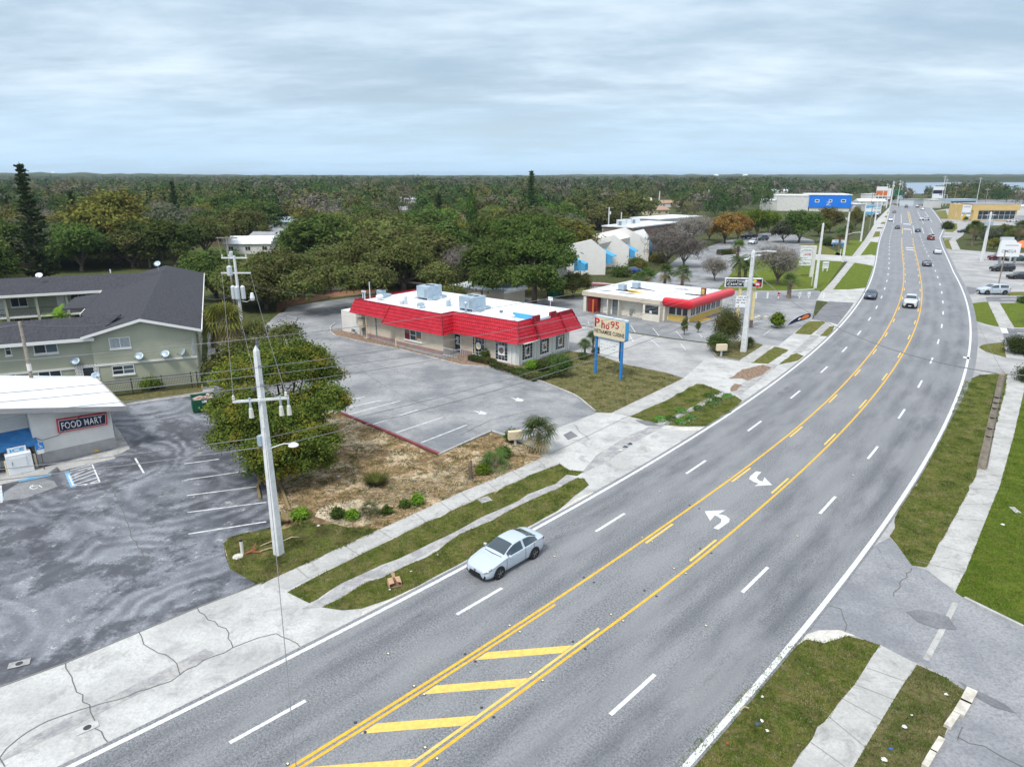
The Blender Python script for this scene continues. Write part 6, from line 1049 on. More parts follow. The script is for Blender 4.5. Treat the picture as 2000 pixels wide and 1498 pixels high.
def far_mass(pts, size, per, seed):
    rg = np.random.default_rng(seed); n = len(pts); P0 = np.array(pts); g = 14; nc = per // g; ci = np.repeat(np.arange(n), nc); d = unit(rg.normal(size=(n * nc, 3)) * [1, 1, .9] + [0, 0, .25]); r = P0[ci, 3]; h = P0[ci, 2]; bump = 1 + .22 * np.sin(d[:, 0] * 5 + ci * 1.7) * np.cos(d[:, 1] * 6 + ci)
    k = (.82 + .2 * rg.random(n * nc)) * bump; C_ = np.c_[P0[ci, 0] + d[:, 0] * r * k, P0[ci, 1] + d[:, 1] * r * k, h * .58 + d[:, 2] * h * .42 * k]; C_ = np.repeat(C_, g, 0); cj = np.repeat(ci, g); dj = np.repeat(d, g, 0); r = P0[cj, 3]
    P = C_ + rg.normal(size=C_.shape) * (r * .085)[:, None]; P[:, 2] = np.maximum(P[:, 2], .3); N_ = unit(dj + [0, 0, .3] + rg.normal(size=P.shape) * .42); T = unit(np.cross(N_, rg.normal(size=P.shape))); B_ = np.cross(N_, T); s = size * (.5 + rg.random(len(P))) * (.6 + r / 18); ct = rg.random(n); ti = np.clip(ct[cj] * .86 + .07 * np.repeat(rg.random(n * nc), g) + .07 * rg.random(len(P)), 0, 1); return P, T * s[:, None], B_ * (s * .6)[:, None], ti
a = NT('far_leaves', .9, .05); at = a.n('ShaderNodeAttribute', attribute_name='tint'); rr_ = a.n('ShaderNodeValToRGB'); e = rr_.color_ramp.elements; cols = [(0, (.022, .06, .016)), (.28, (.05, .10, .025)), (.45, (.10, .125, .038)), (.6, (.045, .07, .028)), (.72, (.15, .14, .045)), (.84, (.14, .125, .10)), (1, (.19, .17, .15))]
while len(e) < len(cols): e.new(.5)
for i, (p, c) in enumerate(cols): e[i].position = p; e[i].color = (*c, 1)
a.t.links.new(at.outputs['Fac'], rr_.inputs[0]); a.end(rr_.outputs[0])
HP = [(110,422),(125,428),(283,412),(205,398),(515,455),(545,462),(560,430),(800,388),(795,408),(840,373),(893,415),(925,432),(810,425),(1280,408),(1200,388),(1240,390),(1127,400),(1310,395),(995,408),(1085,405),(1520,372),(415,455)]
HW = [G(px, max(py, 351), 3.2) for px, py in HP]
def near_house(x, y):
    for h in HW:
        f = y / h.y
        if h.y - 90 < y < h.y + 9 and abs(x - h.x * f) < 7.0: return True
    return False
for o in [o for o in bpy.data.objects if o.parent is None and o.get('group', '').startswith('neighbourhood') and o.location.y > 100 and near_house(o.location.x, o.location.y)]:
    for q in [q for q in bpy.data.objects if q.parent == o]: bpy.data.objects.remove(q)
    bpy.data.objects.remove(o)
fgrid = {}
pts = []; rg = np.random.default_rng(8); tries = 0
while len(pts) < 3600 and tries < 90000:
    tries += 1; y = 250 + 1750 * rg.random() ** 1.6; x = rg.uniform(-.8 * y - 10, .8 * y); px, py = proj(x, y)
    if px < -60 or px > 2060: continue
    if px < 1560 and y < 300 and rg.random() < .6: continue
    if px < 1500: ok = inpoly(px, py, WOODS[0]) and not any(inpoly(px, py, o) for o in OPEN)
    elif px < 1735: ok = py < 398 and not (1480 < px < 1700 and py > 384)
    elif px < 1790: ok = (py < 397) and (py > 379 or px < 1758 - (py - 345) * .2)
    elif px < 1880: ok = 373 + max(0, (1850 - px) * .12) < py < 393
    else: ok = 366 < py < 404 and not (1890 < px < 2000 and py > 396)
    if not ok: continue
    if px > 1480 and proj(x, y, 10)[1] < np.interp(px, [1500, 1690, 1755, 1768, 1774, 1790, 1810, 1840, 1870, 1910, 1940, 1965, 2010], [352, 352, 354, 358, 385, 380, 374, 361, 354, 351, 356, 364, 370]): continue
    h = rg.uniform(9, 15); 
    if px > 1560: h = rg.uniform(8, 10.5)
    r_ = rg.uniform(4.0, 10.0) * (1 + y / 4000); h = h * (.62 + .055 * r_ * rg.uniform(.8, 1.1))
    if near_house(x, y): continue
    if y < 1100:
        gx, gy = int(x // 16), int(y // 16)
        if any((x - q[0]) ** 2 + (y - q[1]) ** 2 < (.70 * (r_ + q[2])) ** 2 for i in (-1, 0, 1) for j in (-1, 0, 1) for q in fgrid.get((gx + i, gy + j), ())): continue
        fgrid.setdefault((gx, gy), []).append((x, y, r_))
    pts.append((x, y, h, r_))
near_ = [p for p in pts if p[1] < 600]; far_ = [p for p in pts if p[1] >= 600]
A1_ = far_mass(near_, .30, 900, 1); A2_ = far_mass(far_, .50, 308, 2)
P, T, B_, ti = [np.concatenate([u_, v_]) for u_, v_ in zip(A1_, A2_)]; tag(quads('distant_woods', P, T, B_, 'far_leaves', None, ti), 'distant mass of mixed green and bare grey trees reaching the horizon', 'woods', kind='stuff')
def ridge(name, y0, x0, x1, hf, depth, m, seed, step=25):
    rg = np.random.default_rng(seed); xs = np.arange(x0, x1, step); b = MB(); vs = []; n = len(xs)
    for j, (dy, hm) in enumerate(((0, .0), (6, .75), (depth * .3, 1.0), (depth, .0))):
        for i, x in enumerate(xs): hh = hf(x) * hm * (1 + .16 * mnoise.noise(Vector((x * .011, seed, j))) + .14 * mnoise.noise(Vector((x * .05, seed + 3, j)))); vs.append((x, y0 + dy, hh))
    fs = [(j * n + i, j * n + i + 1, (j + 1) * n + i + 1, (j + 1) * n + i) for j in range(3) for i in range(n - 1)]; b.add(vs, fs); o = b.build(name, m, smooth=False); return tag(o, kind='structure')
grass_mat('far_hill', (.035, .06, .02), (.06, .075, .03), (.10, .10, .06), .4, 0)
ridge('far_hills', 1950, -2200, 420, lambda x: 15 + 10 * np.exp(-((x + 1300) / 500.) ** 2) + 4 * np.exp(-((x + 600) / 200.) ** 2), 500, 'far_hill', 1); ridge('far_hills', 2900, -3200, 600, lambda x: 21 + 10 * np.exp(-((x + 2100) / 700.) ** 2), 700, 'far_hill', 2)
ridge('far_shore', 2350, 500, 3200, lambda x: 19 + 2.5 * np.exp(-((x - 1500) / 150.) ** 2), 600, 'far_hill', 3, 14); ridge('far_shore', 4200, 300, 5200, lambda x: 26, 900, 'far_hill', 4, 30); ridge('far_shore', 6300, -1800, 3800, lambda x: 20, 900, 'far_hill', 5, 40)
t = empty('long_bridge', (0, 0, 0), 0, 'long low grey bridge on dark piers across the far water', 'bridge'); A_, B_b = G(1035, 349.5), G(1275, 349.0); d = B_b - A_; 
t.location = A_; t.rotation_euler = (0, 0, math.atan2(d.y, d.x)); MB().box(0, d.length, -6, 6, 10, 12.5).build('deck', 'roof_grey', t)
for k in range(22): MB().box(k * d.length / 22, k * d.length / 22 + 8, -5, 5, 0, 10).build('pier', 'bark_dark', t)
palm('sabal_palm', 'young sabal palm with a rough trunk beside the cream box sign', G(1052, 882), 1.5, 20, 1.75, 41, tr=.17, dead=5)
palm('small_palm', 'low spiky palmetto left of the cream box sign', G(967, 915), .35, 20, 1.35, 42, tr=.1, dead=0)
palm('small_palm', 'little palmetto growing in the rubble near the sidewalk', G(722, 1005), .35, 12, .75, 43, tr=.05, dead=0); 
palm('apartment_palm', 'yellow green drooping palm between the apartments and the second power pole', G(448, 712), 4.6, 40, 3.0, 44, tr=.3, dead=22, lm='leaf_yellow')
palm('apartment_palm', 'palm behind the drooping one beside the apartment roof corner', G(425, 585), 3.5, 30, 2.0, 45, tr=.22, dead=8)
for i, (px, py, h) in enumerate(((1142, 698, 1.5), (1158, 690, 2.0))): palm('lot_palm', ('shorter of two little palms left of the tall restaurant sign', 'taller of two little palms left of the tall restaurant sign')[i], G(px, py), h, 24, 1.05, 46 + i, tr=.12, dead=2)
for i, (px, py, h, f) in enumerate(((1262, 562, 2.2, 2.0), (1298, 560, 2.6, 2.1), (1332, 560, 2.4, 2.1), (1247, 560, 1.6, 1.8))): palm('row_palm', ('palm second from left in the row behind the chicken shop', 'palm third from left in the row behind the chicken shop', 'rightmost palm in the row behind the chicken shop', 'leftmost low palm in the row behind the chicken shop')[i], G(px, py), h, 30, f, 50 + i, tr=.28, dead=8, group='palms behind the chicken shop')
palm('date_palm', 'feathery palm on the lawn left of the grey utility pole', G(1443, 545), 3.4, 30, 2.8, 55, 'feather', tr=.3, dead=0); palm('date_palm', 'second feathery palm just right of the first on the lawn', G(1455, 545), 3.2, 26, 2.6, 56, 'feather', tr=.3, dead=0)
palm('lawn_palm', 'fan palm standing at the kerb right of the bare tree', G(1540, 583), 3.0, 30, 1.7, 57, tr=.35, dead=3); palm('lot_palm', 'fan palm in the parking lot island before the orange trees', G(1440, 506), 3.2, 28, 2.2, 58, tr=.35, dead=4); palm('lot_palm', 'palm beside the blue sign at the far lawn', G(1638, 487), 4.5, 26, 2.2, 59, tr=.25, dead=10); palm('lot_palm', 'second palm behind the blue sign palm', G(1655, 478), 4.5, 26, 2.2, 60, tr=.25, dead=10)
palm('thicket_palm', 'tall fan palm left of the transformer pole', G(1898, 480), 5.5, 28, 2.4, 61, tr=.25, dead=14); palm('thicket_palm', 'fan palm behind the white pylon sign', G(1985, 485), 6, 28, 2.5, 62, tr=.25, dead=14)
palm('edge_palm', 'feathery palm fronds hanging in at the right edge', G(2030, 640), 6.2, 26, 3.4, 63, 'feather', tr=.3, dead=0)
palm('courtyard_palm', 'bright green palm rising from the apartment courtyard', AF.w(23, 15.5), 3.6, 20, 2.2, 64, 'feather', tr=.15, dead=0, lm='leaf_bright'); palm('courtyard_palm', 'courtyard palm at the left edge of the photo', AF.w(24, 23), 4.0, 18, 2.0, 65, 'feather', tr=.15, dead=0, lm='leaf_bright'); shrub('courtyard_shrub', 'leafy green shrubs low in the apartment courtyard', AF.w(17.5, 14.5), 1.8, 3.8, 'palm_green', 66, 2, .2)
palm('small_palm', 'spiky palmetto right of the grey utility pole base', G(1461, 678), .3, 26, 1.2, 67, tr=.1, dead=0)
mid = [((1096, 735), 1.05, 2.3, 'palm_green', 'rounded dark green cone shaped bush at the restaurant lawn corner', 4.), ((1084, 716), .8, 1.3, 'palm_green', 'smaller bush behind the cone shaped one', 2.), ((1062, 724), .8, 1.0, 'hedge_leaf', 'spiky low shrub between hedge and cone bush', 1.5), ((1040, 722), .7, .9, 'leaf_bright', 'light green grassy shrub under the restaurant window', 1.2),
 ((950, 700), .6, 1.3, 'leaf_dark', 'dark leafy shrub between the two big side windows', 1.2), ((1026, 700), .35, 1.6, 'leaf_bright', 'thin light green shrub before the corner window', .5), ((1000, 862), .55, .9, 'leaf_dark', 'dark leafy bush beside the cream box sign', 1.3), ((985, 893), .45, .7, 'leaf_dark', 'low dark bush between palmetto and sabal palm', 1.), ((944, 925), .45, .6, 'leaf_bright', 'bright green weed clump right of the grey stump', 1.),
 ((588, 1012), .5, .5, 'leaf_bright', 'bright green weeds at the foot of the timber curb', 1.), ((660, 1010), .35, .45, 'leaf_dark', 'weed clump in the rubble left of centre', .7), ((688, 1012), .35, .4, 'leaf_bright', 'yellow green weed clump beside the rubble', .7), ((815, 985), .3, .55, 'leaf_bright', 'bright weed bush standing by the sidewalk edge', .7), ((790, 990), .22, .3, 'leaf_dark', 'tiny dark weed left of the bright weed bush', .4), ((755, 1003), .2, .3, 'leaf_dark', 'tiny dark weed near the white sand', .4),
 ((1418, 680), 1.6, 5.2, 'leaf_oak', 'tall ragged tree shrub beside the grey utility pole', 5.), ((1402, 688), 1.2, 2.2, 'palm_green', 'lower bush at the left foot of the tall ragged shrub', 2.), ((1517, 640), .8, 2.0, 'leaf_bright', 'leafy bush on the parking island by the feather flag', 1.2), ((1336, 655), .5, 2.6, 'leaf_oak', 'thin small tree on the kerb between the lots', .5), ((1363, 650), .3, 1.6, 'palm_green', 'tiny palm like plant near the shop walk', .3), ((295, 760), .9, 1.0, 'leaf_bright', 'bright green bush inside the black iron fence', 1.5), ((1990, 690), 1.6, 1.8, 'hedge_leaf', 'dark clipped bush at the right edge above the sidewalk', 3.), ((2010, 745), 1.3, 1.4, 'hedge_leaf', 'dark bush at the right edge near the wooden pole', 2.), ((1998, 592), .8, .9, 'hedge_leaf', 'dark low shrub by the dark driveway', 1.),
 ((1138, 702), .5, .6, 'hedge_leaf', 'small round bush under the two little palms', .8), ((1165, 690), .5, .6, 'hedge_leaf', 'small round bush right of the two little palms', .8), ((1850, 448), 2.2, 2.6, 'hedge_leaf', 'dark shrub clump on the small far grass island', 2.), ((1618, 480), 1.8, 2.2, 'hedge_leaf', 'round dark bush left of the blue sign', 2.), ((1250, 528), 1.6, 1.8, 'leaf_olive', 'yellow green bush below the middle white bay', 1.), ((1212, 540), 2.0, 1.6, 'hedge_leaf', 'dark shrubs under the first blue awning', 1.5), ((1243, 522), 2.0, 1.6, 'hedge_leaf', 'dark shrubs under the second blue awning', 1.5), ((1285, 512), 2.0, 1.6, 'leaf_olive', 'yellow flowering bush beside the tallest white bay', 1.2)]
for i, (p, r, h, lm, lab, dn) in enumerate(mid): shrub('shrub' if h < 3 else 'tall_shrub', lab, G(*p), r, h, lm, 100 + i, dn * 2.2, .055 if p[1] > 640 else .12)
def hedge(lab, a_, b_, w_, h, lm, seed):
    a_, b_ = G(*a_), G(*b_); d = b_ - a_; rg = np.random.default_rng(seed); n = int(d.length * w_ * 900); u_ = rg.random(n); f = rg.integers(0, 3, n); y = (rg.random(n) - .5) * w_; z_ = rg.random(n) * h; z_ = np.where(f == 0, h, z_); y = np.where(f == 1, np.sign(y) * w_ / 2, y); P = np.c_[u_ * d.length, y, z_] + rg.normal(size=(n, 3)) * .05
    T = unit(rg.normal(size=P.shape)) ; B_ = unit(np.cross(T, rg.normal(size=P.shape))) * .03; t = empty('hedge', a_, math.atan2(d.y, d.x), lab, 'hedge'); quads('leaves', P, T * .055, B_, lm, t); MB().box(0, d.length, -w_ * .42, w_ * .42, 0, h * .9).build('stems', 'bark_dark', t)
hedge('clipped low hedge under the side windows of the restaurant', (918, 703), (966, 713), .9, .55, 'hedge_leaf', 1); hedge('long clipped hedge bending round the restaurant corner', (962, 716), (1010, 732), .9, .5, 'hedge_leaf', 2); hedge('clipped hedge along the lawn kerb below the corner windows', (1008, 730), (1052, 744), 1.2, .5, 'hedge_leaf', 3); hedge('short hedge end joining the cone shaped bush', (1052, 742), (1080, 735), 1.1, .5, 'hedge_leaf', 4)
hedge('row of dark low hedge in the parking island', (1404, 498), (1432, 496), 2.0, 1.2, 'hedge_leaf', 5)
rg = np.random.default_rng(77); n = 900; a_ = rg.random(n) * 6.28; ln = .4 + .5 * rg.random(n); rr = .35 * rg.random(n); P = np.c_[np.cos(a_) * rr, np.sin(a_) * rr, np.zeros(n)]; tip = P + np.c_[np.cos(a_) * ln * .8, np.sin(a_) * ln * .8, ln * (.7 - .3 * rg.random(n))]; sd = np.c_[-np.sin(a_), np.cos(a_), np.zeros(n)] * .012; v = np.stack([P - sd, tip - sd * .3, tip + sd * .3, P + sd], 1)
for i, (px, py, sc, lab) in enumerate(((735, 945, 1.25, 'tuft of long dry grass in the sandy lot'), (560, 1018, .7, 'small tuft of straw grass near the concrete pole'))):
    o = rawquads('grass_tuft', v * sc, 'grass_blade' if i == 0 else 'palm_dead'); o.location = G(px, py); tag(o, lab, 'grass tuft')
def turf(keys, dens, h, m, name, lab, seed, wd=.012, ymax=75, frac=1., lean=.6):
    rg = np.random.default_rng(seed); Q = []
    for k in keys:
        poly = SHEETS[k]; A = np.array(poly); mn, mx = A.min(0), A.max(0); mx[1] = min(mx[1], ymax); ar = (mx[0] - mn[0]) * (mx[1] - mn[1]); n = int(ar * dens)
        x = rg.uniform(mn[0], mx[0], n); y = rg.uniform(mn[1], mx[1], n); ins = np.zeros(n, bool); j = len(poly) - 1
        for i in range(len(poly)):
            xi, yi = poly[i]; xj, yj = poly[j]; c = ((yi > y) != (yj > y)) & (x < (xj - xi) * (y - yi) / (yj - yi + 1e-12) + xi); ins ^= c; j = i
        f = (1334 * x / np.maximum(y, 1)); ok = ins & (np.abs(f) < 1150) & (y > 19); cl = np.array([mnoise.noise(Vector((a_ * .9, b_ * .9, 3))) + .6 * mnoise.noise(Vector((a_ * 3, b_ * 3, 9))) for a_, b_ in zip(x[ok], y[ok])]); x, y = x[ok], y[ok]; s_ = cl > (1 - frac) * 1.1 - .45; Q.append(np.c_[x[s_], y[s_], cl[s_]])
    Q = np.vstack(Q); n = len(Q); a_ = rg.random(n) * 6.28; hh = h * (.5 + .9 * rg.random(n)) * (1 + .7 * np.clip(Q[:, 2], -.5, .8)); P = np.c_[Q[:, :2], np.full(n, ZG + .0)]; d = np.c_[np.cos(a_) * hh * lean, np.sin(a_) * hh * lean, hh]; b_ = rg.random(n) * 6.28; sd = np.c_[np.cos(b_), np.sin(b_), np.zeros(n)] * (wd * (1 + .5 * rg.random(n)))[:, None]
    v = np.stack([P - sd, P + d - sd * .6, P + d + sd * .6, P + sd], 1); tint = np.clip(.5 + .8 * Q[:, 2] * -1 + .35 * (rg.random(n) - .5), 0, 1); tag(rawquads(name, v, m, None, tint), lab, 'grass', kind='stuff')
turf(['L0', 'L1', 'L2', 'L3', 'R0', 'R2', 'R3', 'nearlawn'], 330, .055, 'grass_blade', 'verge_grass', 'short patchy grass on the verges beside the road', 1)
turf(['R1'], 260, .05, 'lawn_blade', 'lawn_grass', 'bright green lawn right of the sidewalk', 2, ymax=60)
turf(['sand', 'pholawn'], 120, .06, 'grass_blade', 'dry_grass', 'thin dry grass and weeds on the sandy ground', 3, frac=.45, ymax=85)
turf(['sand'], 60, .05, 'palm_dead', 'dry_litter', 'dead stalks and leaf litter on the sandy ground', 4, frac=.8, lean=3.)
for i, (px, py) in enumerate(((1385, 775), (1365, 800), (1330, 805), (1310, 820), (1420, 776), (1390, 790), (1350, 818), (1330, 826), (1400, 783), (1290, 821))): shrub('verge_weeds', ['bright weed patch %s' % s for s in ('at the upper gutter edge', 'midway along the short gutter', 'on the left grass strip', 'near the driveway corner', 'at the upper end of the road side strip', 'on the road side strip', 'low on the road side strip', 'at the lower tip of the road side strip', 'just above the middle of the road side strip', 'beside the driveway concrete')][i], G(px, py, .03), .42, .10, 'weed_leaf', 300 + i, 1.2, .05, cat='weeds')
def paint(name, col, rough=.25, metal=.35): return mat(name, col, rough, .5, metal, coat=.6)
for n_, c_ in (('paint_silver', (.56, .63, .70)), ('paint_car_white', (.72, .74, .76)), ('paint_black', (.02, .022, .026)), ('paint_navy', (.045, .065, .11)), ('paint_maroon', (.16, .012, .02)), ('paint_grey', (.13, .15, .18)), ('paint_car_blue', (.01, .05, .32)), ('paint_red', (.42, .02, .02)), ('paint_rust', (.24, .05, .035)), ('paint_green', (.04, .09, .08)), ('paint_brown', (.20, .12, .11))): paint(n_, c_)
mat('car_glass', (.025, .045, .06), .04, .8, coat=.5); mat('tyre', (.018, .018, .02), .85); mat('rim', (.16, .16, .165), .35, .5, .7); mat('headlight', (.22, .25, .28), .08, .8); mat('taillight', (.45, .015, .02), .2, .6); mat('trim_black', (.012, .012, .014), .5, .4); mat('interior', (.30, .28, .26), .8)
def crom(P, k):
    P = np.array(P, float); n = len(P); out = []
    for i in range(n - 1):
        p0, p1, p2, p3 = P[max(i - 1, 0)], P[i], P[i + 1], P[min(i + 2, n - 1)]
        for j in range(k): t = j / k; out.append(.5 * ((2 * p1) + (-p0 + p2) * t + (2 * p0 - 5 * p1 + 4 * p2 - p3) * t * t + (-p0 + 3 * p1 - 3 * p2 + p3) * t ** 3))
    out.append(P[-1]); return np.array(out)
KIND = {
 'sedan': dict(st=[(2.33,.48,.30,.56,.36,.60,.62),(2.26,.70,.22,.60,.50,.68,.70),(2.02,.85,.18,.72,.60,.78,.81),(1.45,.885,.18,.84,.64,.92,.95),(.98,.89,.17,.92,.66,.99,1.02),(.45,.89,.17,.94,.60,1.27,1.31),(.02,.89,.17,.95,.56,1.40,1.44),(-.6,.89,.17,.96,.56,1.42,1.46),(-1.15,.89,.18,.98,.54,1.35,1.40),(-1.72,.88,.19,1.02,.60,1.12,1.14),(-2.05,.84,.24,1.00,.60,1.07,1.09),(-2.26,.74,.32,.92,.54,1.00,1.02),(-2.33,.56,.42,.74,.42,.80,.82)], ws=(4, 6), sd=(4, 9), rw=(8, 9), wx=(1.40, -1.32), wr=.325),
 'suv': dict(st=[(2.35,.55,.34,.66,.42,.74,.76),(2.28,.76,.26,.72,.56,.86,.88),(2.05,.88,.24,.84,.64,.97,1.0),(1.5,.93,.24,.98,.68,1.08,1.11),(1.12,.93,.24,1.04,.70,1.14,1.17),(.66,.93,.24,1.06,.64,1.42,1.46),(.28,.93,.24,1.07,.62,1.58,1.63),(-.6,.93,.24,1.08,.62,1.64,1.69),(-1.5,.92,.25,1.10,.60,1.60,1.66),(-2.05,.90,.28,1.12,.58,1.46,1.54),(-2.28,.86,.34,1.06,.60,1.18,1.20),(-2.38,.72,.42,.86,.54,.92,.94)], ws=(4, 6), sd=(4, 9), rw=(9, 10), wx=(1.45, -1.40), wr=.37),
 'pickup': dict(st=[(2.85,.66,.42,.86,.52,.98,1.0),(2.78,.90,.34,.96,.66,1.12,1.14),(2.4,.97,.32,1.06,.74,1.20,1.22),(1.75,.99,.32,1.14,.76,1.26,1.28),(1.25,.99,.32,1.16,.76,1.28,1.30),(.80,.99,.32,1.18,.70,1.60,1.64),(.48,.99,.32,1.18,.68,1.80,1.84),(-.5,.99,.32,1.18,.68,1.84,1.88),(-.98,.99,.32,1.18,.68,1.78,1.82),(-1.12,.99,.32,1.20,.88,1.22,1.20),(-2.0,.99,.34,1.20,.88,1.22,1.20),(-2.78,.98,.40,1.18,.88,1.20,1.18),(-2.86,.90,.48,1.08,.8,1.1,1.08)], ws=(4, 6), sd=(4, 8), rw=(8, 9), wx=(1.85, -1.75), wr=.40)}
def section(s):
    x, W, zb, zt, wr, zr, zc = s
    return [(x, 0, zb), (x, W * .75, zb), (x, W * .94, zb + .08), (x, W, zb + (zt - zb) * .55), (x, W * .975, zt - .03), (x, W * .93 if zr - zt > .12 else (W * .9 + wr * .1), zt + .02), (x, wr + (W * .93 - wr) * .45, zt + (zr - zt) * .55 + .01), (x, wr, zr), (x, wr * .55, zr + (zc - zr) * .8), (x, 0, zc)]
def make_car(kind, pm, label, cat, name='parked_car', dark_top=False):
    K = KIND[kind]; S = np.array([section(s) for s in K['st']]); SU, SV = 4, 3
    A = np.array([crom(S[:, j], SU) for j in range(S.shape[1])]).transpose(1, 0, 2); Gd = np.array([crom(A[i], SV) for i in range(len(A))])   # u, v, 3
    nu, nv = Gd.shape[:2]; full = np.concatenate([Gd, (Gd * [1, -1, 1])[:, -2:0:-1]], 1); m_ = full.shape[1]; t = empty(name, (0, 0, 0), 0, label, cat)
    b = MB(); b.add(full.reshape(-1, 3), [(i * m_ + j, (i + 1) * m_ + j, (i + 1) * m_ + (j + 1) % m_, i * m_ + (j + 1) % m_) for i in range(nu - 1) for j in range(m_)] + [tuple(range(m_)), tuple((nu - 1) * m_ + k for k in range(m_))[::-1]]); body = b.build('body', pm, t, smooth=True)
    def patch(nm, u0, u1, v0, v1, m, side=1, off=.008, shp=None, par=None):
        us = np.arange(u0, u1 + 1); vs_ = np.arange(v0, v1 + 1); P = Gd[us[0]:us[-1] + 1, vs_[0]:vs_[-1] + 1].copy(); du = np.gradient(P, axis=0); dv = np.gradient(P, axis=1); n = unit(np.cross(dv, du)); 
        if (n[:, :, 1].mean() < -.05) or (abs(n[:, :, 1].mean()) <= .05 and n[:, :, 2].mean() < 0): n = -n
        P = P + n * off; P = P * [1, side, 1]; a_, c_ = P.shape[:2]; q = MB(); q.add(P.reshape(-1, 3), [(i * c_ + j, (i + 1) * c_ + j, (i + 1) * c_ + j + 1, i * c_ + j + 1) for i in range(a_ - 1) for j in range(c_ - 1)]); return q.build(nm, m, par or t, smooth=True)
    def both(nm, u0, u1, v0, v1, m, off=.008):   # one mesh across the centre line
        P = Gd[u0:u1 + 1, v0:v1 + 1]; P = np.concatenate([P, (P * [1, -1, 1])[:, -2 if v1 == nv - 1 else -1::-1]], 1); du = np.gradient(P, axis=0); dv = np.gradient(P, axis=1); n = unit(np.cross(dv, du)); n = np.where(n[:, :, 2:3] < 0, -n, n); P = P + n * off; a_, c_ = P.shape[:2]
        q = MB(); q.add(P.reshape(-1, 3), [(i * c_ + j, (i + 1) * c_ + j, (i + 1) * c_ + j + 1, i * c_ + j + 1) for i in range(a_ - 1) for j in range(c_ - 1)]); return q.build(nm, m, t, smooth=True)
    w0, w1 = K['ws']; both('windshield', w0 * SU + 1, w1 * SU - 1, 21, nv - 1, 'car_glass'); r0, r1 = K['rw']; both('rear_window', r0 * SU - 1, r1 * SU, 21, nv - 1, 'car_glass')
    s0, s1 = K['sd']; mid = int((s0 + .5 + s1) * SU / 2) + 1
    for sg in (1, -1):
        patch('side_window', s0 * SU + 2, mid - 1, 15, 20, 'car_glass', sg, .012); patch('side_window', mid, s1 * SU - 1, 15, 20, 'car_glass', sg, .012); patch('headlight', 3, 2 * SU + 1, 12, 16, 'headlight', sg, .012); patch('taillight', (len(K['st']) - 3) * SU, (len(K['st']) - 1) * SU - 2, 11, 15, 'taillight', sg, .012)
        for wx in K['wx']:
            W_ = .885 if kind == 'sedan' else .92 if kind == 'suv' else .98; r = K['wr']; a_ = MB().lathe((wx, sg * (W_ - .10), r + .02), [(r + .055, 0), (r + .055, .125 * sg), (r * .3, .127 * sg)], 20, 'y').build('wheel_arch', 'trim_black', t)
            wl = MB().lathe((wx, sg * (W_ - .13), r), [(r * .96, 0), (r, .05 * sg), (r, .16 * sg), (r * .93, .18 * sg), (r * .66, .185 * sg)], 20, 'y').build('wheel', 'tyre', t)
            q = MB(); q.lathe((wx, sg * (W_ - .13) + sg * .17, r), [(r * .70, 0), (r * .66, .018 * sg), (r * .60, .008 * sg), (r * .1, .004 * sg)], 18, 'y')
            for k in range(5): an = 2 * math.pi * k / 5 + .3; q.tube([(wx, sg * (W_ + .055), r), (wx + math.cos(an) * r * .62, sg * (W_ + .05), r + math.sin(an) * r * .62)], .028, 4)
            q.build('rim', 'rim', wl)
        x_ = K['st'][w0][0] - .32; z_ = K['st'][w0][3] + .08; MB().bxc((x_, sg * (K['st'][w0][1] + .06), z_), (.12, .20, .13), 0).build('mirror', pm, t, bevel=.03)
        for hx in (-.05, -.95): MB().bxc((hx if kind != 'pickup' else hx + .2, sg * (K['st'][6][1] - .004), K['st'][6][3] - .09), (.17, .03, .028), 0).build('door_handle', pm, t)
    for sg in (1, -1):
        for k, u_ in enumerate((s0 * SU + 1, mid, (s1 - 1) * SU + 1)):
            q = MB(); q.tube([Vector(p * [1, sg, 1]) + Vector((0, sg * .004, 0)) for p in Gd[u_, 6:15]], .010, 4); q.build('door_seam', 'trim_black', t)
    f = K['st'][1]; g_ = MB(); g_.extr([(f[0] - .03, -f[1] * .80, f[2] + .0), (f[0] - .03, f[1] * .80, f[2] + .0), (f[0] + .0, f[1] * .52, f[3] - .10), (f[0] + .0, -f[1] * .52, f[3] - .10)], (.105, 0, 0)); g_.build('grille', 'trim_black', t, bevel=.015); q = MB(); q.box(f[0] + .09, f[0] + .1, -.22, .22, f[2] + .06, f[2] + .17); q.build('number_plate', 'sign_white', t) if kind != 'sedan' else None
    if kind == 'sedan':
        for sg in (1, -1): MB().lathe((f[0] - .03, sg * .60, .36), [(.11, 0), (.11, .06), (.05, .065)], 10, 'x').build('fog_lamp', 'trim_black', t)
        MB().lathe((f[0] + .09, 0, .60), [(.06, 0), (.06, .012), (.04, .014)], 14, 'x').build('badge', 'rim', t)
        for a0, a1 in (((.98, -.80, .955), (.98, .80, .955)),): MB().tube([(1.0, -.62, .985), (1.06, 0, 1.01), (1.0, .62, .985)], .022, 5).build('wiper', 'trim_black', t)
        for sg in (1,): MB().lathe((.1, sg * -.35, .95), [(.16, 0), (.22, .15), (.16, .3), (.1, .33)], 8).build('seat', 'interior', t)
    rr = K['st'][-2]; MB().box(rr[0] - .09, rr[0] - .02, -.26, .26, rr[2] + .16, rr[2] + .3).build('number_plate', 'sign_white', t)
    if kind == 'pickup': MB().box(-2.7, -1.2, -.82, .82, 1.19, 1.225).build('bed', 'trim_black', t)
    return t
PROTO = {}
def recolour(o, pm):
    for c in kids(o):
        if c.name.split('.')[0] in ('body', 'mirror', 'door_handle'): c.material_slots[0].link = 'OBJECT'; c.material_slots[0].material = M[pm]
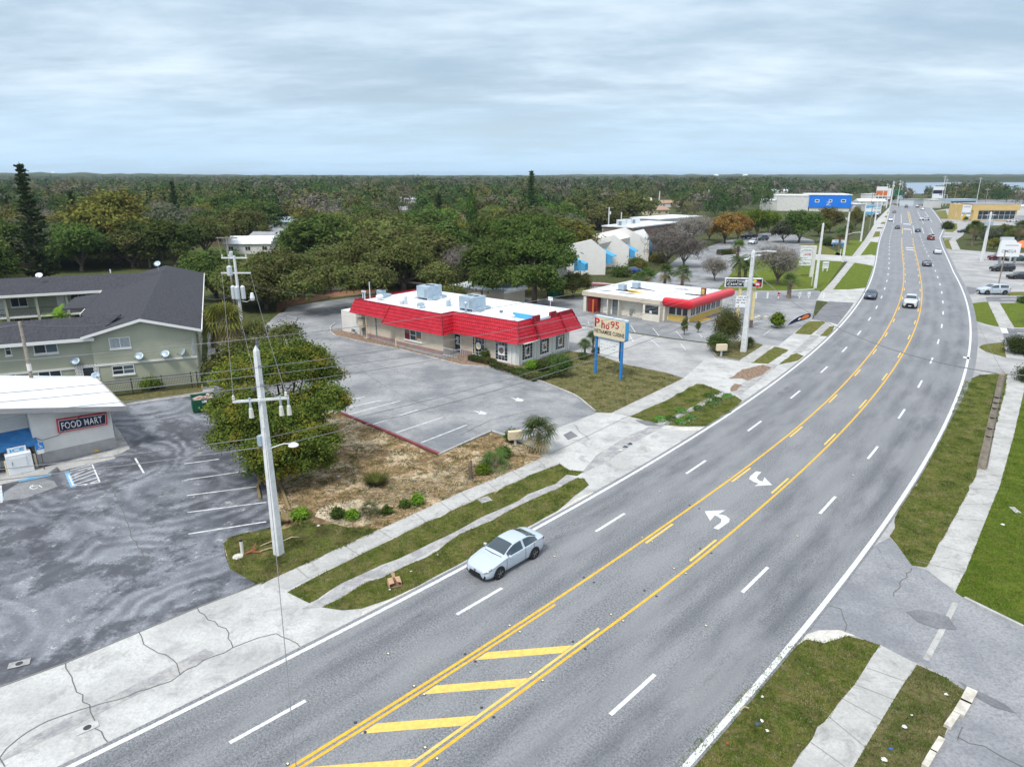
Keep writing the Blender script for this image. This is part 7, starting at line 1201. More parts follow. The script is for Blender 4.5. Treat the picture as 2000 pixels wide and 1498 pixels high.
def car(kind, pm, loc, rz, label, cat='car', name='car', group=None, sc=1.):
    if kind not in PROTO: PROTO[kind] = make_car(kind, pm, label, cat, name); o = PROTO[kind]; o.location = loc; o.rotation_euler = (0, 0, rz)
    else: o = copy_tree(PROTO[kind], None, label, None, loc, rz); recolour(o, pm); o['category'] = cat
    o.name = name; o.scale = (sc,) * 3; KIDS.setdefault(o.name, KIDS.get(o.name, []))
    if group: o['group'] = group
    return o
_kk = {}
def kids(o): return [c for c in bpy.data.objects if c.parent == o]
def on_road(s, o): p = RC(s, o, ZR + .004); return p
car('sedan', 'paint_silver', on_road(20.4, 1.28), RDIR(20.4) + math.pi, 'silver sedan in the nearest lane heading down to the left', name='sedan', group=None)
car('sedan', 'paint_navy', on_road(124.6, 1.25), RDIR(126) + math.pi, 'dark blue sedan by the left edge line coming towards the viewer', name='sedan')
car('pickup', 'paint_car_white', on_road(119.5, 7.35), RDIR(119) + math.pi, 'white pickup truck between the two yellow lines', 'pickup truck', 'pickup_truck')
car('sedan', 'paint_grey', on_road(180, 10.6), RDIR(180), 'dark grey car driving away just right of the yellow line', name='sedan')
car('sedan', 'paint_car_white', on_road(211, 14.3), RDIR(211), 'white sedan driving away by the right edge line', name='sedan')
car('pickup', 'paint_rust', on_road(259, 14.6), RDIR(259), 'red and black pickup driving away ahead of the white sedan', 'pickup truck', 'pickup_truck')
car('sedan', 'paint_navy', on_road(294, 11.4), RDIR(294), 'dark blue car far up the road driving away', name='sedan')
car('sedan', 'paint_black', on_road(308, 4.6), RDIR(308) + math.pi, 'dark sedan coming down the inner lane far up the road', name='sedan')
car('suv', 'paint_car_white', on_road(360, 1.6), RDIR(360) + math.pi, 'white car coming along the left edge far up the road', name='suv')
car('suv', 'paint_car_white', on_road(374, 15.5), R(185), 'white car turning broadside across the far lanes', name='suv')
car('sedan', 'paint_brown', on_road(445, 2.6), RDIR(445) + math.pi, 'brownish car behind the far white one on the left', name='sedan')
car('sedan', 'paint_car_white', on_road(487, 17.5), RDIR(487), 'tiny white car near the junction on the right', name='sedan')
for i, (s, o, k, c, r, lab) in enumerate(((521, 9, 'pickup', 'paint_grey', math.pi, 'dark pickup waiting at the far junction'), (560, 12.5, 'suv', 'paint_black', 1.7, 'black car crossing at the far junction'), (525, 15.5, 'suv', 'paint_brown', 0, 'dark car right of the crossing one at the junction'), (563, 20, 'sedan', 'paint_black', 0, 'small dark car at the right of the junction'))): car(k, c, on_road(s, o), RDIR(s) + r, lab, 'pickup truck' if k == 'pickup' else 'car', {'pickup': 'pickup_truck', 'suv': 'suv', 'sedan': 'sedan'}[k])
def park(k, c, px, py, rz, lab, sc=1., cat='car', group=None): p = G(px, py); p.z = .06; return car(k, c, p, R(rz), lab, cat, {'pickup': 'pickup_truck', 'suv': 'suv', 'sedan': 'sedan'}[k], group, sc)
park('suv', 'paint_silver', 1938, 575, 178, 'pale silver SUV broadside at the driveway mouth on the right', 1.08); park('suv', 'paint_maroon', 1950, 508, 178, 'maroon SUV parked below the white pylon sign', 1.05); park('suv', 'paint_black', 1956, 530, 178, 'black SUV parked between the maroon and the silver ones', 1.02); park('sedan', 'paint_black', 1990, 545, 178, 'dark sedan half hidden by the right edge fronds'); park('sedan', 'paint_green', 1982, 510, 178, 'greenish car nose behind the maroon SUV')
park('sedan', 'paint_car_blue', 1233, 535, 178, 'bright blue car by the stepped white offices', .95); park('suv', 'paint_car_white', 1470, 477, 235, 'white SUV parked under the bright green trees'); park('pickup', 'paint_black', 1462, 466, 200, 'black vehicle parked behind the white SUV'); park('suv', 'paint_grey', 1487, 470, 200, 'dark grey car right of the white SUV under the trees')
park('sedan', 'paint_red', 40, 444, 182, 'bright red car on the far left lawn'); park('sedan', 'paint_red', 26, 440, 182, 'second red car at the far left behind the first'); park('suv', 'paint_grey', 1715, 413, 250, 'dark SUV in the far left lot by the road'); park('suv', 'paint_car_white', 1713, 421, 240, 'white SUV in the far left lot by the road'); park('suv', 'paint_black', 1720, 406, 250, 'black SUV farthest in the left lot by the road'); park('sedan', 'paint_black', 1706, 424, 180, 'dark car under the pale blue billboards')
park('suv', 'paint_car_white', 1652, 432, 180, 'white car seen past the tall poles below the blue store'); park('sedan', 'paint_car_white', 1976, 434, 180, 'white sedan in front of the ochre shop windows'); park('sedan', 'paint_black', 1978, 413, 180, 'dark car at the far right behind the ochre shop'); park('suv', 'paint_black', 1880, 455, 180, 'black vehicle in the thicket below the pale sign', .8); park('sedan', 'paint_navy', 1985, 420, 180, 'navy car by the ochre shop corner'); park('suv', 'paint_grey', 1313, 483, 170, 'grey car behind the bare trees by the brick building'); park('sedan', 'paint_car_white', 610, 470, 170, 'white car glimpsed between trees above the restaurant'); park('sedan', 'paint_black', 1925, 388, 180, 'dark car under the far blue canopy')
mat('concrete_pole', (.62, .63, .63), .9, .1, var=(.74, .75, .75), scale=2.5, bump=.2, bscale=12); mat('wood_pole', (.24, .20, .165), .95, .05, var=(.34, .30, .25), scale=3, bump=.4, bscale=14); mat('wire', (.20, .20, .21), .6); mat('insulator', (.12, .13, .16), .4, .5); mat('porcelain', (.62, .60, .55), .5)
def square_pole(nm, lab, base, h, wb_, wt, m='concrete_pole', rz=.4, g=None):
    t = empty(nm, base, rz, lab, 'utility pole', g); b = MB(); a_, c_ = wb_ / 2, wt / 2; b.add([(x * a_, y * a_, 0) for x, y in ((-1, -1), (1, -1), (1, 1), (-1, 1))] + [(x * c_, y * c_, h - .3) for x, y in ((-1, -1), (1, -1), (1, 1), (-1, 1))] + [(0, 0, h)], [(0, 1, 5, 4), (1, 2, 6, 5), (2, 3, 7, 6), (3, 0, 4, 7), (4, 5, 8), (5, 6, 8), (6, 7, 8), (7, 4, 8), (3, 2, 1, 0)]); b.build('post', m, t, weld=False); return t
def round_pole(nm, lab, base, h, r0, r1, m='wood_pole', g=None, lean=(0, 0)): t = empty(nm, base, 0, lab, 'utility pole', g); MB().tube([(0, 0, 0), (lean[0], lean[1], h)], [r0, r1], 10).build('post', m, t); return t
def wirer(nm, lab, a_, b_, sag, r=.014, m='wire', n=18, grp=None):
    a_, b_ = Vector(a_), Vector(b_); pts = [a_.lerp(b_, i / n) - Vector((0, 0, sag * 4 * (i / n) * (1 - i / n))) for i in range(n + 1)]; o = MB().tube(pts, r, 4).build(nm, m); return tag(o, lab, 'overhead wire', grp)
P1 = G(545, 1083); pang = RDIR(10)
t = square_pole('utility_pole', 'tall square white concrete pole with crossarm and three hanging cutouts in the foreground', P1, 12.0, .42, .22, rz=pang + .35)
ad = Vector((math.cos(R(14)), math.sin(R(14)), 0))        # crossarm direction
def inpar(t, w): d = Vector(w) - Vector(t.location); c, s_ = math.cos(-t.rotation_euler.z), math.sin(-t.rotation_euler.z); return Vector((d.x * c - d.y * s_, d.x * s_ + d.y * c, d.z))
def arm(t, c, d, L, r=.07, m='concrete_pole'): a_ = Vector(c) - d * L / 2; b_ = Vector(c) + d * L / 2; q = MB(); dd = inpar(t, b_) - inpar(t, a_); q.bxc(tuple((inpar(t, a_) + inpar(t, b_)) / 2), (dd.length, r * 1.6, r * 2), math.atan2(dd.y, dd.x)); return q.build('crossarm', m, t), a_, b_
_, aL, aR = arm(t, P1 + Vector((0, 0, 9.15)) - Vector((math.sin(R(14)), -math.cos(R(14)), 0)) * -.22, ad, 2.75, .06)
for f, side in ((.30, 0), (.84, 0), (.98, 0)):
    p = aL.lerp(aR, f); q = inpar(t, p); MB().lathe((q.x, q.y, q.z - .95), [(.06, 0), (.13, .02), (.10, .5), (.05, .58)], 8).build('cutout', 'porcelain', t); MB().tube([(q.x, q.y, q.z - .4), (q.x, q.y, q.z + .15)], .06, 6).build('bracket', 'galv', t)
for f in (.02, .95): q = inpar(t, aL.lerp(aR, f)); MB().lathe((q.x, q.y, q.z + .06), [(.05, 0), (.09, .1), (.06, .14), (.08, .2), (.03, .3)], 8).build('insulator', 'porcelain', t)
roadn = Vector((math.sin(pang), -math.cos(pang), 0)); ins = []
for z_, sd in ((12.1, 0), (10.95, 1), (9.95, 1), (10.25, -1)):
    q = P1 + Vector((0, 0, z_)) + roadn * (.55 * sd) ; qq = inpar(t, q); q0 = inpar(t, P1 + Vector((0, 0, z_ - .05)) + roadn * .14 * sd)
    if sd == 0: MB().lathe((qq.x + .12, qq.y, 11.8), [(.06, 0), (.09, .1), (.06, .2), (.09, .3), (.06, .4), (.07, .5), (.03, .56)], 8).build('insulator', 'insulator', t); q = q + Vector((.1, 0, .25))
    else: MB().tube([q0, q0.lerp(qq, .5), qq], [.04, .08, .06], 6).build('insulator', 'insulator', t)
    ins.append(q)
q = inpar(t, P1 + Vector((0, 0, 6.8)) + Vector((-.28, 0, 0))); MB().box(q.x - .15, q.x + .15, q.y - .12, q.y + .12, 6.55, 7.1).build('cable_box', 'galv', t)
lp = P1 + Vector((1.35, .2, 6.55)); q = inpar(t, lp); q0 = inpar(t, P1 + Vector((.1, 0, 6.35))); MB().tube([q0, q0.lerp(q, .6) + Vector((0, 0, .12)), q], .03, 5).build('lamp_arm', 'pale_metal', t); MB().lathe((q.x, q.y, q.z - .1), [(.05, .16), (.14, .14), (.26, .05), (.28, 0), (.1, -.03)], 12).build('lamp_head', 'sign_white', t)
P2 = G(1452, 687); t2 = square_pole('utility_pole', 'grey concrete pole with transformer in front of the chicken sign', P2, 12.1, .62, .34, rz=RDIR(80)); n2 = Vector((math.sin(RDIR(80)), -math.cos(RDIR(80)), 0))
for z_, dx in ((8.0, -.35),): MB().lathe((0, .42, 7.7), [(.24, 0), (.26, .1), (.26, .75), (.1, .85)], 12).build('transformer', 'pale_metal', t2); MB().box(-.1, .1, -.9, .9, 8.2, 8.3).build('bracket', 'galv', t2)
for sx in (-1, 1): MB().tube([(0, 0, 11.1), (sx * 1.4, 0, 11.35), (sx * 1.9, 0, 11.2)], .05, 5).build('lamp_arm', 'pale_metal', t2); MB().bxc((sx * 2.4, 0, 11.2), (1.0, .3, .12)).build('lamp_head', 'pale_metal', t2)
MB().tube([(0, 0, 11.8), (0, -1.6, 12.0)], .05, 5).build('lamp_arm', 'pale_metal', t2); MB().bxc((0, -2.0, 12.0), (.3, 1.0, .12)).build('lamp_head', 'pale_metal', t2)
rowp = [((1592, 563), 12.0, 'first tall plain concrete pole up the left roadside'), ((1646, 512), 12.0, 'concrete pole with a lamp, second up the left roadside'), ((1681, 472), 12.2, 'third concrete pole up the left roadside'), ((1708, 438), 12.5, 'fourth concrete pole up the left roadside'), ((1719, 417), 12.5, 'fifth concrete pole up the left roadside'), ((1731, 407), 14, 'sixth pole up the left roadside, tallest of the far cluster'), ((1738, 405), 17, 'seventh pole up the left roadside near the junction')]
tops = [P2 + Vector((0, 0, 12))]
for i, (p, h, lab) in enumerate(rowp):
    b_ = G(*p); tt = square_pole('utility_pole', lab, b_, h, .55 if i < 3 else .6, .32, rz=RDIR(150), g='poles up the left roadside'); tops.append(b_ + Vector((0, 0, h)))
    if i == 1: MB().tube([(0, 0, 6.5), (1.0, -1.5, 7.0), (1.4, -2.6, 7.1)], .06, 5).build('lamp_arm', 'pale_metal', tt); MB().bxc((1.5, -2.9, 7.1), (.35, .8, .15), -.3).build('lamp_head', 'pale_metal', tt); MB().box(-1.2, 1.2, -.06, .06, 9.6, 9.75).build('crossarm', 'concrete_pole', tt)
    if i in (4, 5, 6): MB().box(-1.3, 1.3, -.08, .08, h - 1.2, h - 1.0).build('crossarm', 'concrete_pole', tt); MB().lathe((.5, 0, h - 3.5), [(.3, 0), (.3, 1.0), (.1, 1.1)], 8).build('transformer', 'pale_metal', tt)
for (px, py, h, lab) in ((1697, 452, 9.5, 'thin wooden pole left of the third concrete pole'), (1740, 400, 16, 'far pole with white drums by the junction'), (1752, 399, 17, 'far pole with crossarm left of the signals'), (1727, 404, 15, 'thin far pole behind the orange sign'), (1836, 405, 20, 'pole with crossarm right of the junction'), (1841, 402, 18, 'second pole right behind the junction pole'), (1757, 398, 16, 'leaning far pole beside the green sign'), (1906, 400, 19, 'tall grey pole behind the ochre shop'), (1862, 401, 13, 'lamp pole left of the blue canopy'), (1920, 420, 14, 'thin pole before the ochre shop'), (1700, 410, 11, 'flag like thin pole by the billboards'), (1990, 402, 11, 'short far pole at the right edge')):
    b_ = G(px, py); tt = round_pole('utility_pole', lab, b_, h, .2, .13, 'concrete_pole' if h > 14 else 'wood_pole'); MB().box(-1.3, 1.3, -.07, .07, h - 1, h - .85).build('crossarm', 'concrete_pole', tt)
    if 'drums' in lab or 'crossarm left' in lab: [MB().lathe((sx, 0, h - 3.4), [(.3, 0), (.3, .9), (.1, 1)], 8).build('transformer', 'sign_white', tt) for sx in (-.6, .6)]
b_ = G(1917, 511); tt = square_pole('utility_pole', 'tall concrete pole with two grey transformers on the right lot', b_, 11.9, .6, .35, rz=.3)
for sx in (-.75, .75): MB().lathe((sx, 0, 8.6), [(.42, 0), (.42, 1.0), (.15, 1.1)], 12).build('transformer', 'galv', tt)
MB().box(-1.6, 1.6, -.08, .08, 11.0, 11.15).build('crossarm', 'concrete_pole', tt); R2t = b_ + Vector((0, 0, 11.5))
round_pole('utility_pole', 'slim weathered pole standing behind the silver SUV', G(1949, 562), 7.0, .14, .1, 'wood_pole')
b_ = G(1918, 915); PR = b_; tt = square_pole('utility_pole', 'weathered square wooden looking pole leaning beside the right sidewalk', b_, 7.35, .52, .30, 'wood_pole', rz=.7)
b = MB(); [b.lathe((0, 0, z_), [(.33 - .016 * z_, 0), (.33 - .016 * z_, .06)], 8) for z_ in (2.5, 3.1, 3.9, 4.6, 5.0, 5.4)]; b.build('strap', 'black_metal', tt); b = MB(); [b.tube([(x, .24, 4.4), (x, .2, 5.7)], .02, 4) for x in (-.1, 0, .1)]; b.build('conduit', 'black_metal', tt)
Q2 = G(457, 500, 11.5); Q2.z = 0; q2 = round_pole('utility_pole', 'second power pole with two crossarms and grey transformers behind the big tree', Q2, 11.5, .2, .14, 'concrete_pole')
for z_, L in ((11.2, 2.9), (9.5, 3.4)): MB().box(-L / 2, L / 2, -.07, .07, z_, z_ + .15).build('crossarm', 'concrete_pole', q2)
for x, y, z_ in ((-.7, 0, 9.3),): MB().lathe((x, y, z_), [(.3, 0), (.3, 1.0), (.1, 1.1)], 10).build('transformer', 'pale_metal', q2)
for x in (-.55, 0, .55): MB().lathe((x, -.3 if x == 0 else 0, 6.6), [(.24, 0), (.26, .1), (.26, 1.4), (.1, 1.55)], 10).build('transformer', 'pale_metal', q2)
for x in (-1.35, -.6, 1.35): MB().lathe((x, 0, 11.36), [(.06, 0), (.09, .12), (.05, .3)], 8).build('insulator', 'porcelain', q2)
MB().tube([(.1, 0, 6.4), (1.0, -.3, 6.3), (1.5, -.4, 6.6)], .035, 5).build('lamp_arm', 'pale_metal', q2); MB().lathe((1.7, -.4, 6.5), [(.2, 0), (.28, .3), (.16, .85), (.05, .9)], 10).build('lamp_head', 'sign_white', q2)
Q3 = G(442, 462, 11.5); Q3.z = 0; q3 = round_pole('utility_pole', 'third power pole with a dark crossarm farther behind the apartments', Q3, 11.5, .2, .14, 'wood_pole'); MB().box(-1.6, 1.6, -.07, .07, 11.2, 11.36).build('crossarm', 'wood_pole', q3); MB().lathe((.4, 0, 8.2), [(.3, 0), (.3, 1.0), (.1, 1.1)], 10).build('transformer', 'pale_metal', q3)
PW = G(38, 628, 9); PW.z = 0; qw = round_pole('utility_pole', 'brown wooden pole rising behind the white mart roof', PW, 9, .17, .12, 'wood_pole', lean=(.0, 0)); MB().lathe((0, 0, 4.9), [(.17, 0), (.17, .6)], 8).build('marker_band', 'porcelain', qw)
for (px, py, z_, lab, xa) in ((872, 436, 9.5, 'grey pole with crossarm and white transformer above the live oak', 1), (640, 452, 8.5, 'pole with broad crossarm above the restaurant trees', 1), (1190, 405, 10, 'pole with white transformer above the white gables', 1), (1214, 415, 8, 'bare wooden pole right of the transformer pole', 0), (1288, 385, 9, 'far pole with a white box over the houses', 0), (1384, 381, 9, 'pole with grey boxes above the orange trees', 1), (1444, 368, 9, 'double crossarm pole left of the white store', 1), (1466, 374, 9, 'thin pole with lamp left of the white store', 0), (318, 420, 9, 'pale leaning pole above the apartments', 0), (284, 462, 7, 'short pale pole between the woods trees', 0), (1188, 363, 10, 'far white pole in the distant woods centre', 0), (1232, 362, 10, 'second far white pole in the distant woods', 0), (1513, 358, 9, 'far pole just behind the white store roof', 1), (1552, 356, 10, 'far crossarm pole above the white store', 1), (1600, 358, 9, 'lamp pole above the blue store', 0), (708, 338, 10, 'distant pole on the horizon above the live oak', 0), (770, 340, 10, 'distant pole right of the horizon one', 0), (1490, 372, 8, 'short pole behind the white store corner', 0)):
    b_ = G(px, py, z_) if py > 346 else Vector(G(px, 362, 0)); b_.z = 0; tt = round_pole('utility_pole', lab, b_, z_ + (3 if b_.y > 300 else 0), .16 + b_.y / 2500, .1 + b_.y / 2500, 'concrete_pole' if b_.y > 180 else 'wood_pole'); 
    if xa: MB().box(-1.3, 1.3, -.07, .07, z_ - .3, z_ - .12).build('crossarm', 'wood_pole', tt); MB().lathe((.4, 0, z_ - 2.4), [(.28, 0), (.28, .9), (.1, 1)], 8).build('transformer', 'sign_white', tt)
P0 = P1 + Vector((-36, -8.5, 0)); square_pole('utility_pole', 'white concrete pole beyond the left edge carrying the roadside wires', P0, 12, .44, .2)
for i, (q, lab) in enumerate(zip(ins, ('topmost', 'second', 'third', 'fourth'))):
    off = q - P1; wirer('power_line', '%s roadside wire running left from the white concrete pole' % lab, q, P0 + Vector((off.x, off.y, off.z - .3)), .5, .016)
    wirer('power_line', '%s roadside wire running right from the white pole over the restaurant lot' % lab, q, P2 + Vector((off.x, off.y, off.z + [.0, -.5, -.8, -1.2][i])), 1.1 + .1 * i, .016, n=26)
for i, (z0_, z1_, r) in enumerate(((7.0, 6.6, .02), (6.45, 5.9, .026))):
    wirer('cable', ('upper', 'lower')[i] + ' communication cable running left from the white concrete pole', P1 + Vector((-.2, 0, z0_)), P0 + Vector((0, 0, z0_ - .4)), .5, r); wirer('cable', ('upper', 'lower')[i] + ' communication cable crossing the restaurant lot to the grey pole', P1 + Vector((.2, 0, z0_)), P2 + Vector((0, 0, z1_ + .8)), 1.3, r * .9, n=26)
for i, (f, x, lab) in enumerate(((.02, -1.35, 'left'), (.5, -.6, 'middle'), (.95, 1.35, 'right'))): wirer('power_line', '%s wire from the foreground crossarm back to the second power pole' % lab, aL.lerp(aR, f) + Vector((0, 0, .3 if i != 1 else .1)), Q2 + Vector((x * 1.2, 0, 9.75)), .5, .014); wirer('power_line', '%s wire between the second and third power poles' % lab, Q2 + Vector((x, 0, 11.6)), Q3 + Vector((x, 0, 11.5)), .4, .014)
wirer('power_line', 'pale wire dropping from the white pole across the road to the viewer', P1 + Vector((0, -.1, 7.6)), G(590, 1620, 7.0), .2, .012)
for i in range(len(tops) - 1):
    wirer('power_line', 'top wire along the left roadside poles, span %s' % ['nearest', 'second', 'third', 'fourth', 'fifth', 'sixth', 'last'][i], tops[i], tops[i + 1], .7, .018)
    if i < 3: wirer('cable', 'lower cable along the left roadside poles, %s span' % ['nearest', 'second', 'third'][i], tops[i] - Vector((0, 0, 2.5)), tops[i + 1] - Vector((0, 0, 2.5)), .9, .022)
wirer('cable', 'thick black cable sagging over the road between the two sides', G(1947, 729, 7.25) + Vector((0, 0, 0)), P2 + Vector((.2, 0, 9.6)), 1.9, .035, n=30); wirer('cable', 'thin cable beside the thick one at the right pole', PR + Vector((0, 0, 7.2)), RC(95, 13.5, 6.8), .3, .014); wirer('cable', 'black cable running off right from the weathered pole', PR + Vector((0, 0, 7.1)), PR + Vector((14, 3.5, 6.2)), .3, .03)
wirer('cable', 'pair of wires from the brown wooden pole to the apartment roof', PW + Vector((0, 0, 8.8)), AF.w(1.0, 6, 6.6), .3, .014); wirer('cable', 'wire running left from the top of the brown wooden pole', PW + Vector((0, 0, 8.8)), PW + Vector((-14, -6, 8.2)), .3, .014); wirer('cable', 'service wire along the apartment front to its corner', PW + Vector((0, 0, 6.3)), AF.w(-.1, .4, 4.6), .6, .014); wirer('cable', 'lower service wire along the apartment front', PW + Vector((0, 0, 5.9)), AF.w(-.1, .4, 4.1), .6, .014); wirer('cable', 'wire from the apartments to the second power pole', Q2 + Vector((-.2, 0, 7.2)), AF.w(22, -.5, 5.3), .5, .016); wirer('cable', 'wire from the second power pole running right over the back lot', Q2 + Vector((0, 0, 8.6)), PF.w(25, -1, 5.4), 1.0, .014)
sA, sB = G(1163, 729), G(1212, 742); dd = sB - sA; sf = Fr(sA.x, sA.y, math.degrees(math.atan2(dd.y, dd.x))); sL = dd.length
t = empty('restaurant_sign', sA, sf.a, 'tall cream and blue sign reading Pho 95 Vietnamese Cuisine on two blue posts', 'sign')
c1, c2, c3, c4 = [sf.onY(-.25, *q) for q in ((1159, 617), (1226, 627), (1222, 668), (1160, 658))]; sx0 = (c1[0] + c4[0]) / 2; sx1 = (c2[0] + c3[0]) / 2 - .15; sz1 = (c1[1] + c2[1]) / 2; sz0 = (c3[1] + c4[1]) / 2
for x in (0, sL): MB().box(x - .11, x + .11, -.11, .11, 0, sz0 + .2).build('post', 'sign_blue', t, bevel=.01)
def rrect(x0, x1, z0, z1, r, n=5):
    out = []
    for cx_, cz_, a0 in ((x1 - r, z0 + r, -90), (x1 - r, z1 - r, 0), (x0 + r, z1 - r, 90), (x0 + r, z0 + r, 180)):
        for k in range(n + 1): a_ = R(a0 + 90 * k / n); out.append((cx_ + r * math.cos(a_), cz_ + r * math.sin(a_)))
    return out
MB().extr([(x, -.24, z_) for x, z_ in rrect(sx0, sx1, sz0, sz1, .22)], (0, .55, 0)).build('box', 'sky_blue', t); MB().extr([(x, -.26, z_) for x, z_ in rrect(sx0 + .05, sx1 - .05, sz0 + .05, sz1 - .05, .2)], (0, .018, 0)).build('face', 'sign_cream', t); MB().extr([(x, -.235, z_) for x, z_ in rrect(sx0, sx1, sz1 - .3, sz1 + .03, .12)], (0, .5, 0)).build('top_edge', 'pale_metal', t)
W_ = sx1 - sx0; Hs = sz1 - sz0
text(t, 'lettering', 'P', (sx0 + .14, -.262, sz0 + Hs * .50), (1, 0, 0), (0, 0, 1), W_ * .16, Hs * .42, 'sign_red', .012, .03); text(t, 'lettering', 'h', (sx0 + W_ * .25, -.262, sz0 + Hs * .46), (1, 0, 0), (0, 0, 1), W_ * .11, Hs * .40, 'sign_red', .012, .025); text(t, 'lettering', 'o', (sx0 + W_ * .385, -.262, sz0 + Hs * .46), (1, 0, 0), (0, 0, 1), W_ * .12, Hs * .22, 'sign_red', .012, .025); text(t, 'lettering', "'", (sx0 + W_ * .47, -.262, sz0 + Hs * .68), (1, 0, 0), (0, 0, 1), W_ * .03, Hs * .1, 'sign_red', .012, .01); text(t, 'lettering', '95', (sx0 + W_ * .54, -.262, sz0 + Hs * .56), (1, 0, 0), (0, 0, 1), W_ * .26, Hs * .33, 'sign_red', .012, .008)
MB().tube([(sx0 + .1, -.27, sz0 + Hs * .9), (sx0 + .2, -.27, sz0 + Hs * .96), (sx0 + .38, -.27, sz0 + Hs * .9)], .02, 4).build('flourish', 'sign_red', t)
text(t, 'lettering', 'VIETNAMESE CUISINE', (sx0 + .08, -.262, sz0 + Hs * .20), (1, 0, 0), (0, 0, 1), W_ - .2, Hs * .19, 'sign_black', .012, .022, 1.08)
b = MB(); b.tube([(sx1 - .45, -.265, sz0 + Hs * .62), (sx1 - .2, -.265, sz0 + Hs * .72), (sx1 - .42, -.265, sz0 + Hs * .82)], .012, 4); b.tube([(sx1 - .35, -.265, sz0 + Hs * .60), (sx1 - .5, -.265, sz0 + Hs * .46), (sx1 - .3, -.265, sz0 + Hs * .4), (sx1 - .2, -.265, sz0 + Hs * .52)], .008, 4); b.build('sketch_mark', 'grille_grey', t)
m1, m2 = sf.onY(-.05, 1172, 665), sf.onY(-.05, 1209, 700); MB().box(m1[0], m2[0], -.06, .06, m2[1], sz0 - .003).build('message_board', 'galv', t); bd = MB().box(m1[0] + .05, m2[0] - .05, -.08, -.063, m2[1] + .05, sz0 - .08).build('board_face', 'sign_white', t)
b = MB(); random.seed(5); [b.box(m1[0] + .15 + .13 * k + .02 * random.random(), m1[0] + .22 + .13 * k, -.086, -.081, sz0 - .45 - .32 * r_, sz0 - .36 - .32 * r_) for r_ in range(3) for k in range(int((m2[0] - m1[0]) / .15)) if random.random() < .35]; b.build('faded_letters', 'grille_grey', bd); MB().box(m2[0] + .02, m2[0] + .12, -.06, .06, m2[1] - .3, sz0 + .0).build('bracket', 'navy', t)
kA, kB = G(1438, 640), G(1466, 640); t = empty('chicken_sign', kA, 0, 'long black sign with white CHICKEN lettering and red logo on two yellow posts', 'sign'); kf = Fr(kA.x, kA.y, math.degrees(math.atan2((kB - kA).y, (kB - kA).x)) - 6); t.rotation_euler = (0, 0, kf.a)
for q in (kA, kB): l = kf.l(q); zt_ = 5.6; MB().box(l.x - .17, l.x + .17, -.17 + l.y, .17 + l.y, 0, zt_).build('post', 'post_yellow', t); MB().box(l.x - .2, l.x + .2, -.2 + l.y, .2 + l.y, .0, 1.1).build('post_base', 'wood_dark', t)
c1, c2, c3, c4 = [kf.onY(-.3, *q) for q in ((1418, 541), (1490, 547), (1489, 565), (1418, 558))]; x0, x1 = c1[0], c2[0]; z1, z0 = (c1[1] + c2[1]) / 2, (c3[1] + c4[1]) / 2; W_ = x1 - x0; Hs = z1 - z0
MB().box(x0, x1, -.3, .25, z0, z1).build('frame', 'sign_white', t); MB().box(x0 + .09, x1 - .09, -.32, -.303, z0 + .09, z1 - .09).build('face', 'sign_black', t)
text(t, 'lettering', 'KRISPY KRUNCHY', (x0 + .18, -.322, z0 + Hs * .60), (1, 0, 0), (0, 0, 1), W_ * .66, Hs * .20, 'sign_white', .012, .018, 1.08); text(t, 'lettering', 'CHICK', (x0 + .28, -.322, z0 + Hs * .18), (1, 0, 0), (0, 0, 1), W_ * .41, Hs * .28, 'sign_white', .012, .018, 1.08); text(t, 'lettering', 'EN', (x0 + W_ * .49, -.322, z0 + Hs * .18), (1, 0, 0), (0, 0, 1), W_ * .15, Hs * .28, 'sign_yellow', .012, .018, 1.08)
MB().lathe((x0 + W_ * .79, -.335, z0 + Hs * .66), [(.28, 0), (.28, .01)], 14, 'y').build('logo', 'sign_yellow', t); lg = MB().lathe((x0 + W_ * .87, -.35, z0 + Hs * .38), [(.42, 0), (.42, .01)], 16, 'y').build('logo', 'sign_red', t); MB().box(x0 + W_ * .82, x0 + W_ * .92, -.362, -.355, z0 + Hs * .28, z0 + Hs * .42).build('logo_band', 'sign_white', lg)
c1, c2 = kf.onY(-.2, 1438, 578), kf.onY(-.2, 1457, 596); bd = MB().box(c1[0], c2[0] + .3, -.25, -.1, c2[1] - .3, c1[1]).build('message_board', 'sign_white', t); b = MB(); [b.box(c1[0] + .12 + .2 * k, c1[0] + .24 + .2 * k, -.256, -.251, c1[1] - .28 - .36 * r_, c1[1] - .14 - .36 * r_) for r_ in range(3) for k in range(int((c2[0] + .2 - c1[0]) / .2)) if (k * 7 + r_ * 3) % 4]; b.build('letters', 'sign_black', bd)
